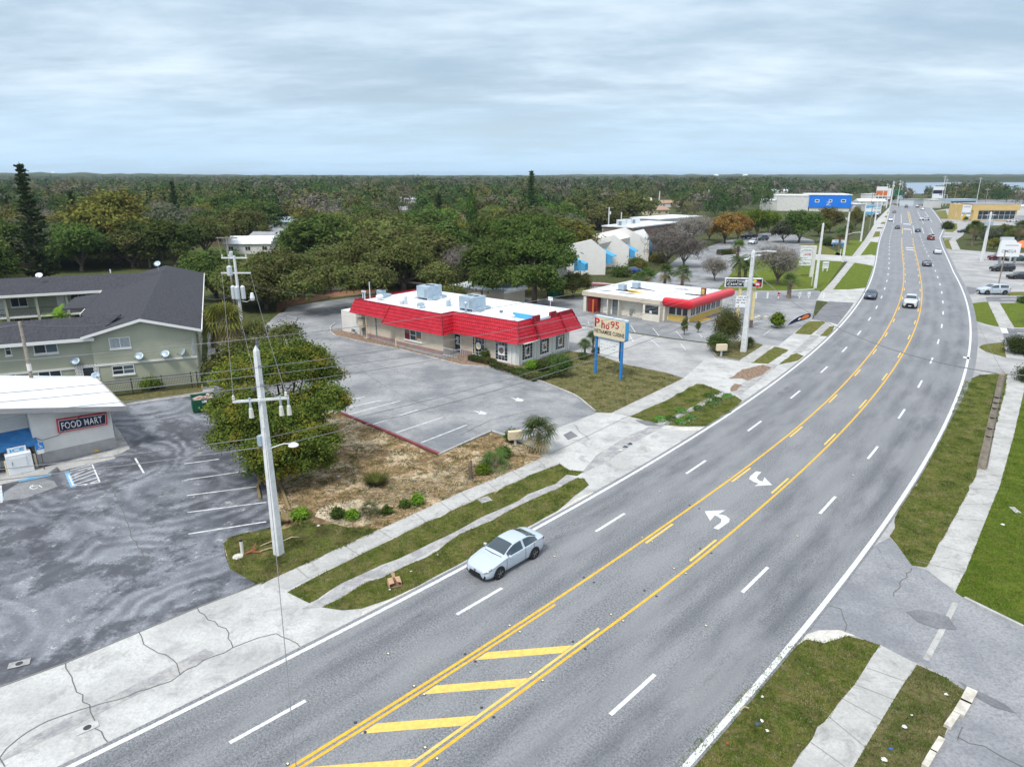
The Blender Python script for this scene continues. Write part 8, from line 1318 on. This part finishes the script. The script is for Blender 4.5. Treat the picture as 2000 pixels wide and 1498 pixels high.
def board(nm, lab, px, py, w_, h_, z0, mf, mb_='sign_white', rz=0, posts=2, txt=None, dep=.25, pm='pale_metal', band=None, trim='pale_metal'):
    p = G(px, py); t = empty(nm, p, R(rz), lab, 'sign'); 
    for k in range(posts): x = (k / (posts - 1) - .5) * w_ * .7 if posts > 1 else 0; MB().box(x - .09, x + .09, -.09, .09, 0, z0 + .05).build('post', pm, t)
    MB().box(-w_ / 2, w_ / 2, -dep / 2, dep / 2, z0, z0 + h_).build('panel', trim, t); f = MB().box(-w_ / 2 + .06, w_ / 2 - .06, -dep / 2 - .02, -dep / 2 - .003, z0 + .06, z0 + h_ - .06).build('face', mf, t)
    if band: 
        for (a0, a1, m_) in band: MB().box(-w_ / 2 + .1, w_ / 2 - .1, -dep / 2 - .032, -dep / 2 - .023, z0 + h_ * a0, z0 + h_ * a1).build('band', m_, f)
    if txt:
        for (s_, x0, z_, ww, hh, m_) in txt: text(f, 'lettering', s_, (-w_ / 2 + w_ * x0, -dep / 2 - .034, z0 + h_ * z_), (1, 0, 0), (0, 0, 1), w_ * ww, h_ * hh, m_, .012, .03)
    return t
board('box_sign', 'small blank cream box sign on a short base beside the sabal palm', 1006, 868, 1.1, .68, .45, 'sign_cream', rz=12, posts=1, dep=.4, trim='sign_cream'); board('box_sign', 'small blank cream box sign in the bed by the grey utility pole', 1408, 696, 1.2, .75, .7, 'sign_cream', rz=8, posts=1, dep=.45, trim='sign_cream')
t = empty('directory_sign', G(1584, 541), R(-4), 'tall white directory sign with three panels and a cream side pillar', 'sign'); MB().box(-.35, .35, -.25, .25, 0, 6.3).build('pillar', 'white_wall', t); MB().box(-2.9, .35, -.22, .22, 6.0, 6.4).build('top', 'white_wall', t)
for k, (z0, z1) in enumerate(((5.05, 5.95), (3.55, 4.95), (2.35, 3.45))):
    f = MB().box(-2.8, -.4, -.2, .2, z0, z1).build('panel', 'sign_white', t); text(f, 'lettering', ('PORTER', 'LAWYER', 'Barclay')[k], (-2.1, -.21, z0 + (z1 - z0) * (.3 if k != 1 else .6)), (1, 0, 0), (0, 0, 1), 1.5, (z1 - z0) * .3, ('grille_grey', 'sign_red', 'grille_grey')[k], .012, .02)
    b = MB(); [b.box(-2.6 + .25 * j, -2.45 + .25 * j, -.215, -.205, z0 + .2 + .1 * (j % 3), z0 + .45) for j in range(6 if k else 2)]; b.build('small_print', 'grille_grey', f)
board('yard_sign', 'small white real estate sign standing on the green lawn', 1611, 530, 1.3, 1.5, .6, 'sign_white', rz=-5, pm='sign_white', band=((.6, .72, 'grille_grey'), (.35, .42, 'galv')))
board('lawn_sign', 'blue and white sign low on the lawn by the palms', 1636, 483, 3.6, 1.3, .8, 'sign_white', rz=-8, pm='sign_blue', band=((.05, .4, 'sign_blue'),), txt=(('Wellness', .2, .55, .6, .3, 'sign_blue'),))
board('billboard', 'pale blue billboard in front of the far left lot', 1706, 424, 5.5, 4.5, 1.8, 'galv', rz=-15, band=((.55, .62, 'sign_white'), (.25, .4, 'sign_white'))); board('billboard', 'smaller pale billboard left of the far one', 1697, 425, 4, 4.2, 1.5, 'sky_blue', rz=-15, band=((.3, .7, 'sign_white'),)); board('pole_sign', 'orange and white sign high over the far left shops', 1718, 404, 7, 6.5, 6.5, 'sign_white', rz=-10, posts=1, band=((.1, .6, 'orange'),)); board('pole_sign', 'green sign panel hanging near the far signals', 1751, 398, 6, 4, 6, 'dumpster_green', rz=-10, posts=1); board('pole_sign', 'white sign cluster right of the orange sign', 1730, 404, 4, 7, 5, 'sign_white', rz=-10, posts=1, band=((.1, .2, 'sign_red'),)); board('pole_sign', 'white and blue pole sign past the junction on the right', 1829, 396, 9, 9, 3, 'sign_white', rz=5, posts=1, band=((.4, .7, 'navy'),)); 
board('plaza_sign', 'pale plaza sign with a green stripe left of the ochre shop', 1884, 432, 4.4, 6.2, 1.0, 'sign_white', rz=5, band=((.42, .47, 'galv'), (.35, .4, 'dumpster_green'), (.1, .16, 'grille_grey')), txt=(('STOP', .15, .82, .7, .1, 'grille_grey'),)); board('pylon_sign', 'pale cream sign with four dark squares beside the ochre shop', 1889, 421, 6.5, 2.4, 3.4, 'sign_white', rz=5, txt=(('R T R P', .1, .35, .8, .35, 'grille_grey'),))
t = empty('pylon_sign', G(1965, 520), R(-6), 'big white stepped pylon sign behind the maroon SUV', 'sign'); [MB().box(x - .2, x + .2, -.2, .2, 0, 2.4).build('post', 'grille_grey', t) for x in (-1.6, 1.6)]; f = MB().extr([(-2.4, -.3, 2.2), (2.2, -.3, 2.2), (2.2, -.3, 5.2), (1.2, -.3, 5.4), (.8, -.3, 6.0), (-2.2, -.3, 6.0)], (0, .6, 0)).build('panel', 'sign_white', t); MB().box(-2.35, .4, -.3, .3, 6.003, 6.6).build('header', 'pale_metal', t); text(f, 'lettering', 'OMEGA', (-1.8, -.303, 3.1), (1, 0, 0), (0, 0, 1), 3.2, .7, 'grille_grey', .012, .01); MB().box(-1.2, 1.6, -.31, -.303, 4.7, 4.85).build('band', 'grille_grey', f); MB().box(.9, 2.3, -.33, .33, -.0, 2.15).build('base', 'dark_red', t) if 0 else None
for (px, py, rz, lab) in ((1864, 429, 20, 'leftmost white and yellow feather flag leaning by the far driveway'), (1874, 437, -25, 'yellow feather flag nearer than the leftmost one'), (1884, 430, 10, 'third yellow feather flag before the pale sign')):
    t = empty('feather_flag', G(px, py), R(rz), lab, 'feather flag', 'yellow feather flags on the right'); MB().tube([(0, 0, 0), (0, 0, 1.5), (.6, 0, 3.6), (1.6, 0, 4.4)], .04, 4).build('pole', 'pale_metal', t); MB().extr([(.05, -.02, 1.0), (.7, -.02, 3.6), (1.6, -.02, 4.4), (2.0, -.02, 3.9), (1.2, -.02, 2.2)], (0, .04, 0)).build('cloth', 'sign_white' if px == 1864 else 'bollard_yellow', t)
fb, ft = G(1536, 640), None; t = empty('feather_flag', fb, 0, 'dark navy feather flag with orange print leaning beside the road', 'feather flag'); up = [(0, 0, .3), (.55, .1, .85), (1.3, .2, 1.35), (2.2, .3, 1.75), (2.95, .4, 1.95), (3.3, .42, 1.85), (3.4, .42, 1.55), (3.2, .4, 1.25), (2.4, .3, 1.0), (1.4, .2, .75), (.6, .1, .45)]
MB().tube([(-.15, -.05, 0), (0, 0, .3), (.6, .12, .88), (1.5, .22, 1.5), (2.9, .42, 2.0), (3.35, .45, 1.9)], .02, 5).build('pole', 'pale_metal', t); f = MB().extr(up, (0, .02, 0)).build('cloth', 'navy', t); MB().extr([(1.75, .2, 1.15), (2.5, .29, 1.72), (2.95, .34, 1.8), (3.15, .36, 1.55), (2.9, .34, 1.3), (2.3, .27, 1.15)], (0, .015, 0)).build('print', 'orange', f); MB().extr([(1.55, .17, 1.05), (1.8, .19, 1.1), (1.95, .2, 1.35), (1.65, .18, 1.3)], (0, .015, 0)).build('print', 'sign_white', f)
for i, (px, h, m, lab) in enumerate(((1476, 1.1, 'sign_white', 'leftmost white post along the side street'), (1498.5, 1.1, 'sign_white', 'second white post along the side street'), (1608, 1.0, 'sign_white', 'white post near the road end of the side street'))): b = MB().box(-.12, .12, -.06, .06, 0, h).build('post', m); b.location = G(px, 583.5 if i < 2 else 583); tag(b, lab, 'post')
for px, m, lab in ((1520, 'sign_red', 'red and white yard sign by the fan palm'), (1561, 'sign_white', 'white yard sign with faint print on the side street'), (1579, 'sign_white', 'white leaning yard sign near the sidewalk')): board('yard_sign', lab, px, 583, .6, .75, .35, m, rz=5, posts=1, pm='sign_white', dep=.06, band=((.3, .4, 'sign_white' if m == 'sign_red' else 'grille_grey'),))
for (x, y, m, lab) in ((1585, 540, 'sign_white', 'thin white marker pole before the tall directory sign'), (1640, 507, 'sign_white', 'white marker post on the sidewalk edge by the lamp pole')): b = MB().tube([(0, 0, 0), (0, 0, 2.6)], .06, 6).build('marker_post', m); b.location = G(x, y + 18 if x == 1585 else y); tag(b, lab, 'post')
mat('signal_yellow', (.45, .33, .04), .5); 
for (A_, B_b, lab) in (((1752, 405), (1808, 398), 'signal mast arm reaching right from the left corner of the junction'), ((1847, 402), (1800, 396), 'signal mast arm reaching left from the right corner of the junction')):
    a_, b_ = G(*A_), G(*B_b); b_ = a_ + (b_ - a_).normalized() * 19; t = empty('traffic_signal', a_, math.atan2((b_ - a_).y, (b_ - a_).x), lab, 'traffic signal'); MB().tube([(0, 0, 0), (0, 0, 7.3)], .2, 8).build('post', 'pale_metal', t); MB().tube([(0, 0, 7.0), (19, 0, 7.5)], [.16, .09], 8).build('arm', 'pale_metal', t)
    for x in (9, 13, 17): hd = MB().box(x - .25, x + .25, -.3, .2, 6.5, 7.8).build('signal_head', 'trim_black', t); MB().lathe((x, -.33, 7.5), [(.14, 0), (.14, .03)], 8, 'y').build('lens', 'sign_red', hd)
board('warning_sign', 'green and yellow street board below the left signal', 1757, 401, 3, 2, 4, 'galv', posts=1)
def person(nm, lab, loc, rz, h, shirt, trou, skin=(.35, .2, .13), arms=((.35, .0), (-.3, .1)), stride=.16):
    t = None; me = bpy.data.meshes.new(nm); s = h / 1.75
    V = [(0, 0, .95), (0, 0, 1.2), (0, 0, 1.42), (0, 0, 1.52), (0, .01, 1.66), (.10, 0, .92), (.11, stride * .5, .5), (.11, -stride * .3, .07), (.11, -stride * .3 + .16, .04), (-.10, 0, .92), (-.11, -stride * .2, .5), (-.11, -stride, .07), (-.11, -stride + .16, .04), (.2, 0, 1.42), (.27, arms[0][1], 1.15), (.26, arms[0][0], .95), (.26, arms[0][0] + .05, .86), (-.2, 0, 1.42), (-.27, arms[1][1], 1.15), (-.26, arms[1][0], .95), (-.26, arms[1][0] + .05, .86)]
    E_ = [(0, 1), (1, 2), (2, 3), (3, 4), (0, 5), (5, 6), (6, 7), (7, 8), (0, 9), (9, 10), (10, 11), (11, 12), (2, 13), (13, 14), (14, 15), (15, 16), (2, 17), (17, 18), (18, 19), (19, 20)]
    Rr = [.15, .14, .16, .055, .1, .1, .07, .05, .04, .1, .07, .05, .04, .06, .045, .035, .03, .06, .045, .035, .03]
    me.from_pydata([(x * s, y * s, z_ * s) for x, y, z_ in V], E_, []); o = bpy.data.objects.new(nm, me); COL.objects.link(o); md = o.modifiers.new('skin', 'SKIN'); sv = me.skin_vertices[0].data if me.skin_vertices else None
    if sv is None: bm = bmesh.new(); bm.from_mesh(me); bm.verts.layers.skin.verify(); bm.to_mesh(me); bm.free(); sv = me.skin_vertices[0].data
    for i, r in enumerate(Rr): sv[i].radius = (r * s, r * s * .8)
    sv[0].use_root = True; sub = o.modifiers.new('sub', 'SUBSURF'); sub.levels = 1; sub.render_levels = 1; dg = bpy.context.evaluated_depsgraph_get(); dg.update(); m2 = bpy.data.meshes.new_from_object(o.evaluated_get(dg)); bpy.data.objects.remove(o)
    m2.materials.clear()
    for n_, c_ in (('sk', skin), ('sh', shirt), ('tr', trou), ('hr', (.03, .02, .015))):
        kx = nm + n_ + str(c_); M.get(kx) or mat(kx, c_, .85); m2.materials.append(M[kx])
    for p in m2.polygons:
        z_ = p.center.z / s; x = abs(p.center.x) / s; p.material_index = 2 if z_ < .93 and x < .22 and z_ > .1 else 1 if .93 <= z_ < 1.47 and (x < .25 or z_ > 1.15) else 3 if z_ > 1.68 or z_ < .1 else 0
    m2.polygons.foreach_set('use_smooth', [True] * len(m2.polygons)); o = bpy.data.objects.new(nm, m2); COL.objects.link(o); o.location = loc; o.rotation_euler = (0, 0, rz); return tag(o, lab, 'person')
person('person', 'person in tan and green clothes bending beside the bright blue car', G(1208, 537), R(-90), 1.7, (.20, .22, .12), (.36, .22, .14), arms=((.4, .2), (.35, .2)))
for i, (px, py, lab) in enumerate(((1752, 405, 'left of two people in dark clothes waiting at the far corner'), (1755, 405, 'right of two people in dark clothes waiting at the far corner'), (1769, 407, 'person in dark clothes walking at the front of the far junction'))): person('person', lab, G(px, py), R(40 * i), 1.75, (.02, .02, .03), (.02, .02, .03))
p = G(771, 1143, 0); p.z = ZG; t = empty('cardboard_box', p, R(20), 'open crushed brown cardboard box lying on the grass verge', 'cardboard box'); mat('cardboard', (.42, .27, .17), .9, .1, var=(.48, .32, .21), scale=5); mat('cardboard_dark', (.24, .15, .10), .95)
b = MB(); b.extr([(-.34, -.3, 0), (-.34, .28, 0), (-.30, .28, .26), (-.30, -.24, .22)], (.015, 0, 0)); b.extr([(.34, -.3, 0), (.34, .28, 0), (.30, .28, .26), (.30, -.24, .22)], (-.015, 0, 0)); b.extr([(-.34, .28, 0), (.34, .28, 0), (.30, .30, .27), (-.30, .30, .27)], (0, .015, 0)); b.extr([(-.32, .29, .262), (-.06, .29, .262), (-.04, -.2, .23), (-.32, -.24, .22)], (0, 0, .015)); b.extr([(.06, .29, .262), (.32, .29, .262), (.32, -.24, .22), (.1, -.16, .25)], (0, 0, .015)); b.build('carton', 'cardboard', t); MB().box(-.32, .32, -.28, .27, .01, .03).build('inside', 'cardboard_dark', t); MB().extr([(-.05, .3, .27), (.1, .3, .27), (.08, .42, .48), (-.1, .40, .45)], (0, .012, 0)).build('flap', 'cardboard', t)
p = G(919, 935); t = empty('tree_stump', p, 0, 'grey weathered broken tree stump standing in the sandy lot', 'tree stump'); MB().tube([(0, 0, 0), (.02, 0, .5), (-.03, 0, 1.0), (.03, .02, 1.25), (.06, 0, 1.4)], [.16, .13, .14, .09, .03], 9).build('stump', 'wood_dark', t)
mat('pale_plastic', (.66, .64, .58), .7); p = G(474, 1084); p.z = ZG; t = empty('standpipe', p, 0, 'white pipe with a round concrete collar in the grass corner', 'pipe'); MB().tube([(0, 0, 0), (0, 0, .85)], .09, 10).build('pipe', 'pale_plastic', t); MB().lathe((0, 0, .85), [(.095, 0), (.095, .06), (.05, .08)], 10).build('cap', 'trim_black', t); MB().lathe((-.18, -.2, 0), [(.3, 0), (.28, .05), (.02, .06)], 12).build('collar', 'pale_plastic', t)
mat('dead_bark', (.20, .075, .035), .95, .05, var=(.32, .15, .08), scale=8, bump=.5, bscale=20); t = empty('palm_debris', G(495, 1080), .3, 'reddish brown dead palm boot lying beside the white pipe', 'dead wood'); b = MB(); [b.tube([(-.6 + .1 * k, .05 * k - .1, .06), (-.1 + .05 * k, .0, .14), (.45 - .1 * k, .12 * k - .2, .05)], [.05, .1, .02], 5) for k in range(5)]; b.build('boot', 'dead_bark', t); MB().tube([(0, .1, .1), (.15, .35, .4)], [.08, .03], 5).build('stub', 'dead_bark', t)
mat('straw', (.50, .44, .28), .95, .05, var=(.36, .31, .18), scale=6); 
for i, (a_, b_, lab) in enumerate((((508, 1068), (552, 1057), 'long pale dead frond stalk left of the pole foot'), ((506, 1079), (548, 1072), 'second pale frond stalk left of the pole foot'), ((553, 1058), (586, 1050), 'short pale frond stalk right of the pole foot'), ((965, 966), (985, 955), 'broken pale stick on the grass verge by the cover'), ((1462, 1385), (1445, 1390), 'thin twig on the right grass verge'))):
    q0, q1 = G(*a_), G(*b_); o = MB().tube([(q0.x, q0.y, ZG + .03), ((q0.x + q1.x) / 2, (q0.y + q1.y) / 2 + .05, ZG + .12), (q1.x, q1.y, ZG + .03)], [.03, .04, .015], 5).build('dead_frond', 'straw'); tag(o, lab, 'dead frond')
mat('old_timber', (.30, .23, .12), .95, .05, var=(.22, .17, .10), scale=5, bump=.5, bscale=12)
for i, (a_, b_, lab) in enumerate((((501, 918), (508, 948), 'upper worn yellowish timber curb by the mart lot'), ((503, 950), (508, 976), 'lower worn timber curb by the mart lot'), ((540, 930), (566, 1000), 'long timber beam running beside the concrete pole'), ((566, 1004), (570, 1022), 'short timber end below the long beam'))):
    q0, q1 = G(*a_), G(*b_); d = q1 - q0; o = MB().bxc((0, 0, .09), (d.length, .16, .17)).build('timber_curb', 'old_timber', None, bevel=.01); o.location = ((q0.x + q1.x) / 2, (q0.y + q1.y) / 2, .02); o.rotation_euler = (0, 0, math.atan2(d.y, d.x)); tag(o, lab, 'timber curb')
mat('litter_white', (.75, .75, .74), .7); mat('litter_blue', (.03, .12, .5), .6); mat('litter_dark', (.05, .07, .1), .6)
random.seed(12)
for i, (px, py, m, s_, lab) in enumerate(((1480, 1415, 'litter_dark', .16, 'dark crumpled litter on the right verge'), (1488, 1409, 'litter_white', .11, 'white scrap above the dark litter on the right verge'), (1498, 1428, 'litter_white', .10, 'white scrap beside the dark litter on the right verge'), (1489, 1362, 'litter_white', .08, 'white scrap up the right verge from the litter'), (1421, 1453, 'sign_red', .07, 'tiny pink scrap low on the right verge'), (1740, 1464, 'litter_blue', .09, 'blue scrap in the dry strip at the bottom right'), (1727, 1485, 'litter_white', .14, 'white lump in the dry strip at the bottom right'), (1767, 1421, 'litter_white', .12, 'white scrap in the middle of the dry strip'), (1848, 1358, 'litter_white', .09, 'white scrap near the broken kerb'), (1780, 1398, 'litter_white', .08, 'small white scrap left in the dry strip'), (803, 1117, 'litter_white', .09, 'white scrap near the gutter above the silver car'), (761, 1153, 'litter_white', .07, 'white scrap beside the cardboard box'), (855, 1085, 'litter_white', .08, 'white scrap on the verge left of the silver car'), (1212, 881, 'litter_white', .18, 'white stone in the dark puddle on the driveway'), (1221, 874, 'litter_dark', .22, 'dark clod beside the white stone on the driveway'), (1231, 868, 'litter_dark', .25, 'second dark clod farther along the driveway stain'), (661, 932, 'galv', .16, 'grey lump on the sandy lot by the tree'), (1346, 823, 'litter_white', .09, 'white scrap on the lower clover strip'), (1204, 786, 'litter_dark', .14, 'dark scrap on the restaurant lawn'), (1958, 1026, 'litter_white', .16, 'white paper on the bright lawn'), (462, 1093, 'litter_white', .12, 'white scrap below the standpipe'), (622, 1028, 'litter_white', .14, 'white scrap near the rubble edge'), (1393, 760, 'litter_white', .07, 'white scrap at the top of the left grass strip'))):
    b = MB(); pts = [(math.cos(a_) * s_ * random.uniform(.6, 1.1), math.sin(a_) * s_ * random.uniform(.5, 1), random.uniform(.0, .04)) for a_ in np.arange(0, 6.2, 1.05)]; b.add(pts + [(0, 0, s_ * .6)], [(k, (k + 1) % len(pts), len(pts)) for k in range(len(pts))]); o = b.build('litter', m); p = G(px, py); o.location = (p.x, p.y, ZG + .01); tag(o, lab, 'litter')
rg = np.random.default_rng(91); b = MB()
for k in range(520):
    f = rg.random(); px = 640 + 340 * f + rg.normal() * 10; py = 1012 - 105 * f ** .9 + rg.normal() * 13; p = G(px, py); a_ = rg.random() * 3.14; l_ = rg.uniform(.08, .35); b.tube([(p.x - math.cos(a_) * l_, p.y - math.sin(a_) * l_, .04), (p.x + math.cos(a_) * l_, p.y + math.sin(a_) * l_, .05 + .1 * rg.random())], [.012, .006], 3, False)
tag(b.build('dead_branches', 'straw'), 'dead grey twigs and frond litter along the sandy lot edge', 'branches', kind='stuff')
b = MB()
for k in range(260):
    f = rg.random(); px = 640 + 340 * f + rg.normal() * 16; py = 1008 - 100 * f ** .9 + rg.normal() * 14; p = G(px, py); s_ = rg.uniform(.03, .12); b.bxc((p.x, p.y, .03), (s_, s_ * .8, s_ * .6), rg.random() * 3)
tag(b.build('stones', 'gutter_silt'), 'small broken stones along the sandy lot edge', 'stones', kind='stuff')
p = G(1085, 580); t = empty('dumpster', p, R(140), 'dark green dumpster under the trees behind the restaurant', 'dumpster'); MB().extr([(-1.2, -.9, .1), (-1.2, .9, .1), (-1.2, .9, 1.5), (-1.2, -.7, 1.8)], (2.4, 0, 0)).build('body', 'dumpster_green', t, bevel=.03); MB().box(-1.25, 1.25, -.8, .95, 1.82, 1.88).build('lid', 'trim_black', t); p = G(1078, 581); 
board('handicap_post_sign', 'small blue parking sign by the tall ragged shrub', 1408, 660, .4, .55, 1.3, 'sign_blue', posts=1, dep=.04)
p = G(1370, 690); t = empty('guard_rail', G(1868, 470), RDIR(230) + 2.5, 'white double rail beside the bend of the right sidewalk', 'railing'); b = MB(); b.tube([(0, 0, .5), (5, -.6, .5)], .08, 5); b.tube([(0, 0, 1.0), (5, -.6, 1.0)], .08, 5); b.build('rail', 'pale_metal', t); [MB().box(x - .06, x + .06, -.12 * x - .06, -.12 * x + .06, 0, 1.05).build('post', 'pale_metal', t) for x in (0, 2.5, 5)]
for (px, py, lab) in ((1480 - 5, 625, 'broken pale parapet blocks on the shop lot island'),): t = empty('broken_planter', G(px, py), R(20), lab, 'concrete rubble'); [MB().bxc((x, y, .25), (.6, .4, .5), x).build('block', 'white_kerb', t, bevel=.03) for x, y in ((0, 0), (.9, .4), (1.6, -.3))]
def house(px, py, z, w_, d_, rz, wall, roof, lab, pitch=.22, base=None):
    p = G(px, py, z); t = empty('house', (p.x, p.y, 0), R(rz), lab, 'house'); zt = 2.7; MB().box(-w_ / 2, w_ / 2, -d_ / 2, d_ / 2, 0, zt).build('wall', wall, t); h = d_ / 2 * pitch * 2; e = .4
    b = MB(); b.extr([(-w_ / 2 - e, -d_ / 2 - e, zt), (-w_ / 2 - e, 0, zt + h), (-w_ / 2 - e, d_ / 2 + e, zt), (-w_ / 2 - e, d_ / 2 + e, zt - .1), (-w_ / 2 - e, -d_ / 2 - e, zt - .1)], (w_ + 2 * e, 0, 0)); b.build('roof', roof, t)
    for k in range(3): x = -w_ / 2 + 1 + k * (w_ - 3.2) / 2; window(t, 'Y', -d_ / 2, x, x + 1.4, .9, 2.0, -1, (1, 0), sill=False)
    return t
HS = [(110, 422, 'sign_cream', 'roof_grey', 15, 'small grey roofed house behind the tall norfolk pine'), (125, 428, 'pink_base', 'roof_tan', 10, 'pinkish house left of the shorter norfolk pine'), (283, 412, 'white_wall', 'white_roof', 20, 'white roofed house above the apartments'), (205, 398, 'white_wall', 'white_roof', -10, 'tiny white house above the yellow green trees'), (55, 475, 'white_wall', 'white_roof', 20, 'white roofed house low at the far left'), (30, 492, 'roof_tan', 'roof_tan', 5, 'tan roofed house at the left edge'), (515, 455, 'sign_cream', 'roof_grey', 25, 'grey roofed house right of the third power pole'), (545, 462, 'sign_cream', 'roof_grey', -15, 'cream house with grey roof beside the pale metal dome'), (600, 528, 'white_wall', 'white_roof', 5, 'small flat white house left of the live oak'), (560, 430, 'pale_metal', 'galv', 30, 'pale metal roofed house under the bare trees'),
 (800, 388, 'white_wall', 'white_roof', 10, 'two level white house in the middle woods'), (795, 408, 'white_wall', 'roof_grey', 30, 'grey roofed house below the white middle one'), (840, 373, 'sign_cream', 'roof_tan', 0, 'tan roofed far house in the middle woods'), (893, 415, 'white_wall', 'white_roof', 8, 'white roofed house left of the dark cypress'), (925, 432, 'white_wall', 'galv', -20, 'bright white gabled roof above the tall oaks'), (830, 465, 'sign_cream', 'roof_tan', 20, 'tan roofed house behind the live oak crown'), (810, 425, 'roof_tan', 'roof_brown', 5, 'low house with a rust roof in the middle woods'), (1280, 408, 'sign_cream', 'roof_tan', 20, 'orange tan roofed house above the brick building'), (1200, 388, 'white_wall', 'white_roof', 5, 'white roofed house above the white gables'), (1240, 390, 'white_wall', 'sign_cream', -10, 'cream roofed house right of the white roofed one'), (1127, 400, 'white_wall', 'white_roof', 10, 'white house half hidden above the ivy oak'), (1310, 395, 'white_wall', 'roof_tan', 0, 'small house with pale roof before the far white pole'), (995, 408, 'white_wall', 'white_roof', 8, 'low white roof between the middle pine and oaks'), (1520, 372, 'white_wall', 'white_roof', 0, 'far white roof beyond the white store'), (1700, 392, 'white_wall', 'white_roof', 0, 'white roof right of the blue store block'), (1085, 405, 'white_wall', 'white_roof', 15, 'small white roof right of the middle pine'), (730, 352.5, 'white_wall', 'white_roof', 0, 'distant white roof in the far woods centre'), (170, 344, 'white_wall', 'white_roof', 0, 'long white roof near the left horizon'), (725, 462, 'white_wall', 'white_roof', 15, 'white wall bits behind the live oak left side'), (490, 470, 'white_wall', 'white_roof', 5, 'white house corner behind the second power pole'), (415, 455, 'roof_brown', 'roof_brown', 10, 'brown roof behind the apartment trees')]
for i, (px, py, wl, rf, rz, lab) in enumerate(HS): d_ = G(px, max(py, 352), 3).y; house(px, max(py, 351), 3.2, 11 + (i * 5 % 6) + (8 if d_ > 500 else 0), 8, rz, wl, rf, lab)
t = empty('water_tower', G(106, 350, 0), 0, 'white water tower on the left horizon', 'water tower'); MB().lathe((0, 0, 0), [(6, 0), (4, 4), (3.5, 22), (9, 28), (13, 34), (9, 39), (2, 41)], 14).build('tank', 'sign_white', t)
for (px, lab) in ((1455, 'white storage tank on the right horizon'), (1398, 'pale building on the horizon left of the white tank')): t = empty('storage_tank', G(px, 350, 0), 0, lab, 'storage tank'); MB().lathe((0, 0, 0), [(16, 0), (16, 22), (10, 26), (1, 28)], 14).build('tank', 'sign_white', t)
hz = MB().box(-7400, 7400, -55, 9300, -1.2, 46).build('haze', None); hm = bpy.data.materials.new('haze'); hm.use_nodes = True; hn = hm.node_tree; hn.nodes.remove(hn.nodes['Principled BSDF']); pv = hn.nodes.new('ShaderNodeVolumePrincipled'); pv.inputs['Color'].default_value = (.70, .84, 1.0, 1); pv.inputs['Density'].default_value = .00009; pv.inputs['Anisotropy'].default_value = .2
hn.links.new(pv.outputs[0], hn.nodes['Material Output'].inputs['Volume']); hz.data.materials.append(hm); tag(hz, 'thin pale blue haze over the far distance', 'haze', kind='stuff')
SC.cycles.volume_bounces = 0; SC.cycles.max_bounces = 5; SC.cycles.transparent_max_bounces = 8
for k, o in list(PT.items()):
    if o.location.length < .01:
        for c in kids(o): bpy.data.objects.remove(c)
        bpy.data.objects.remove(o)
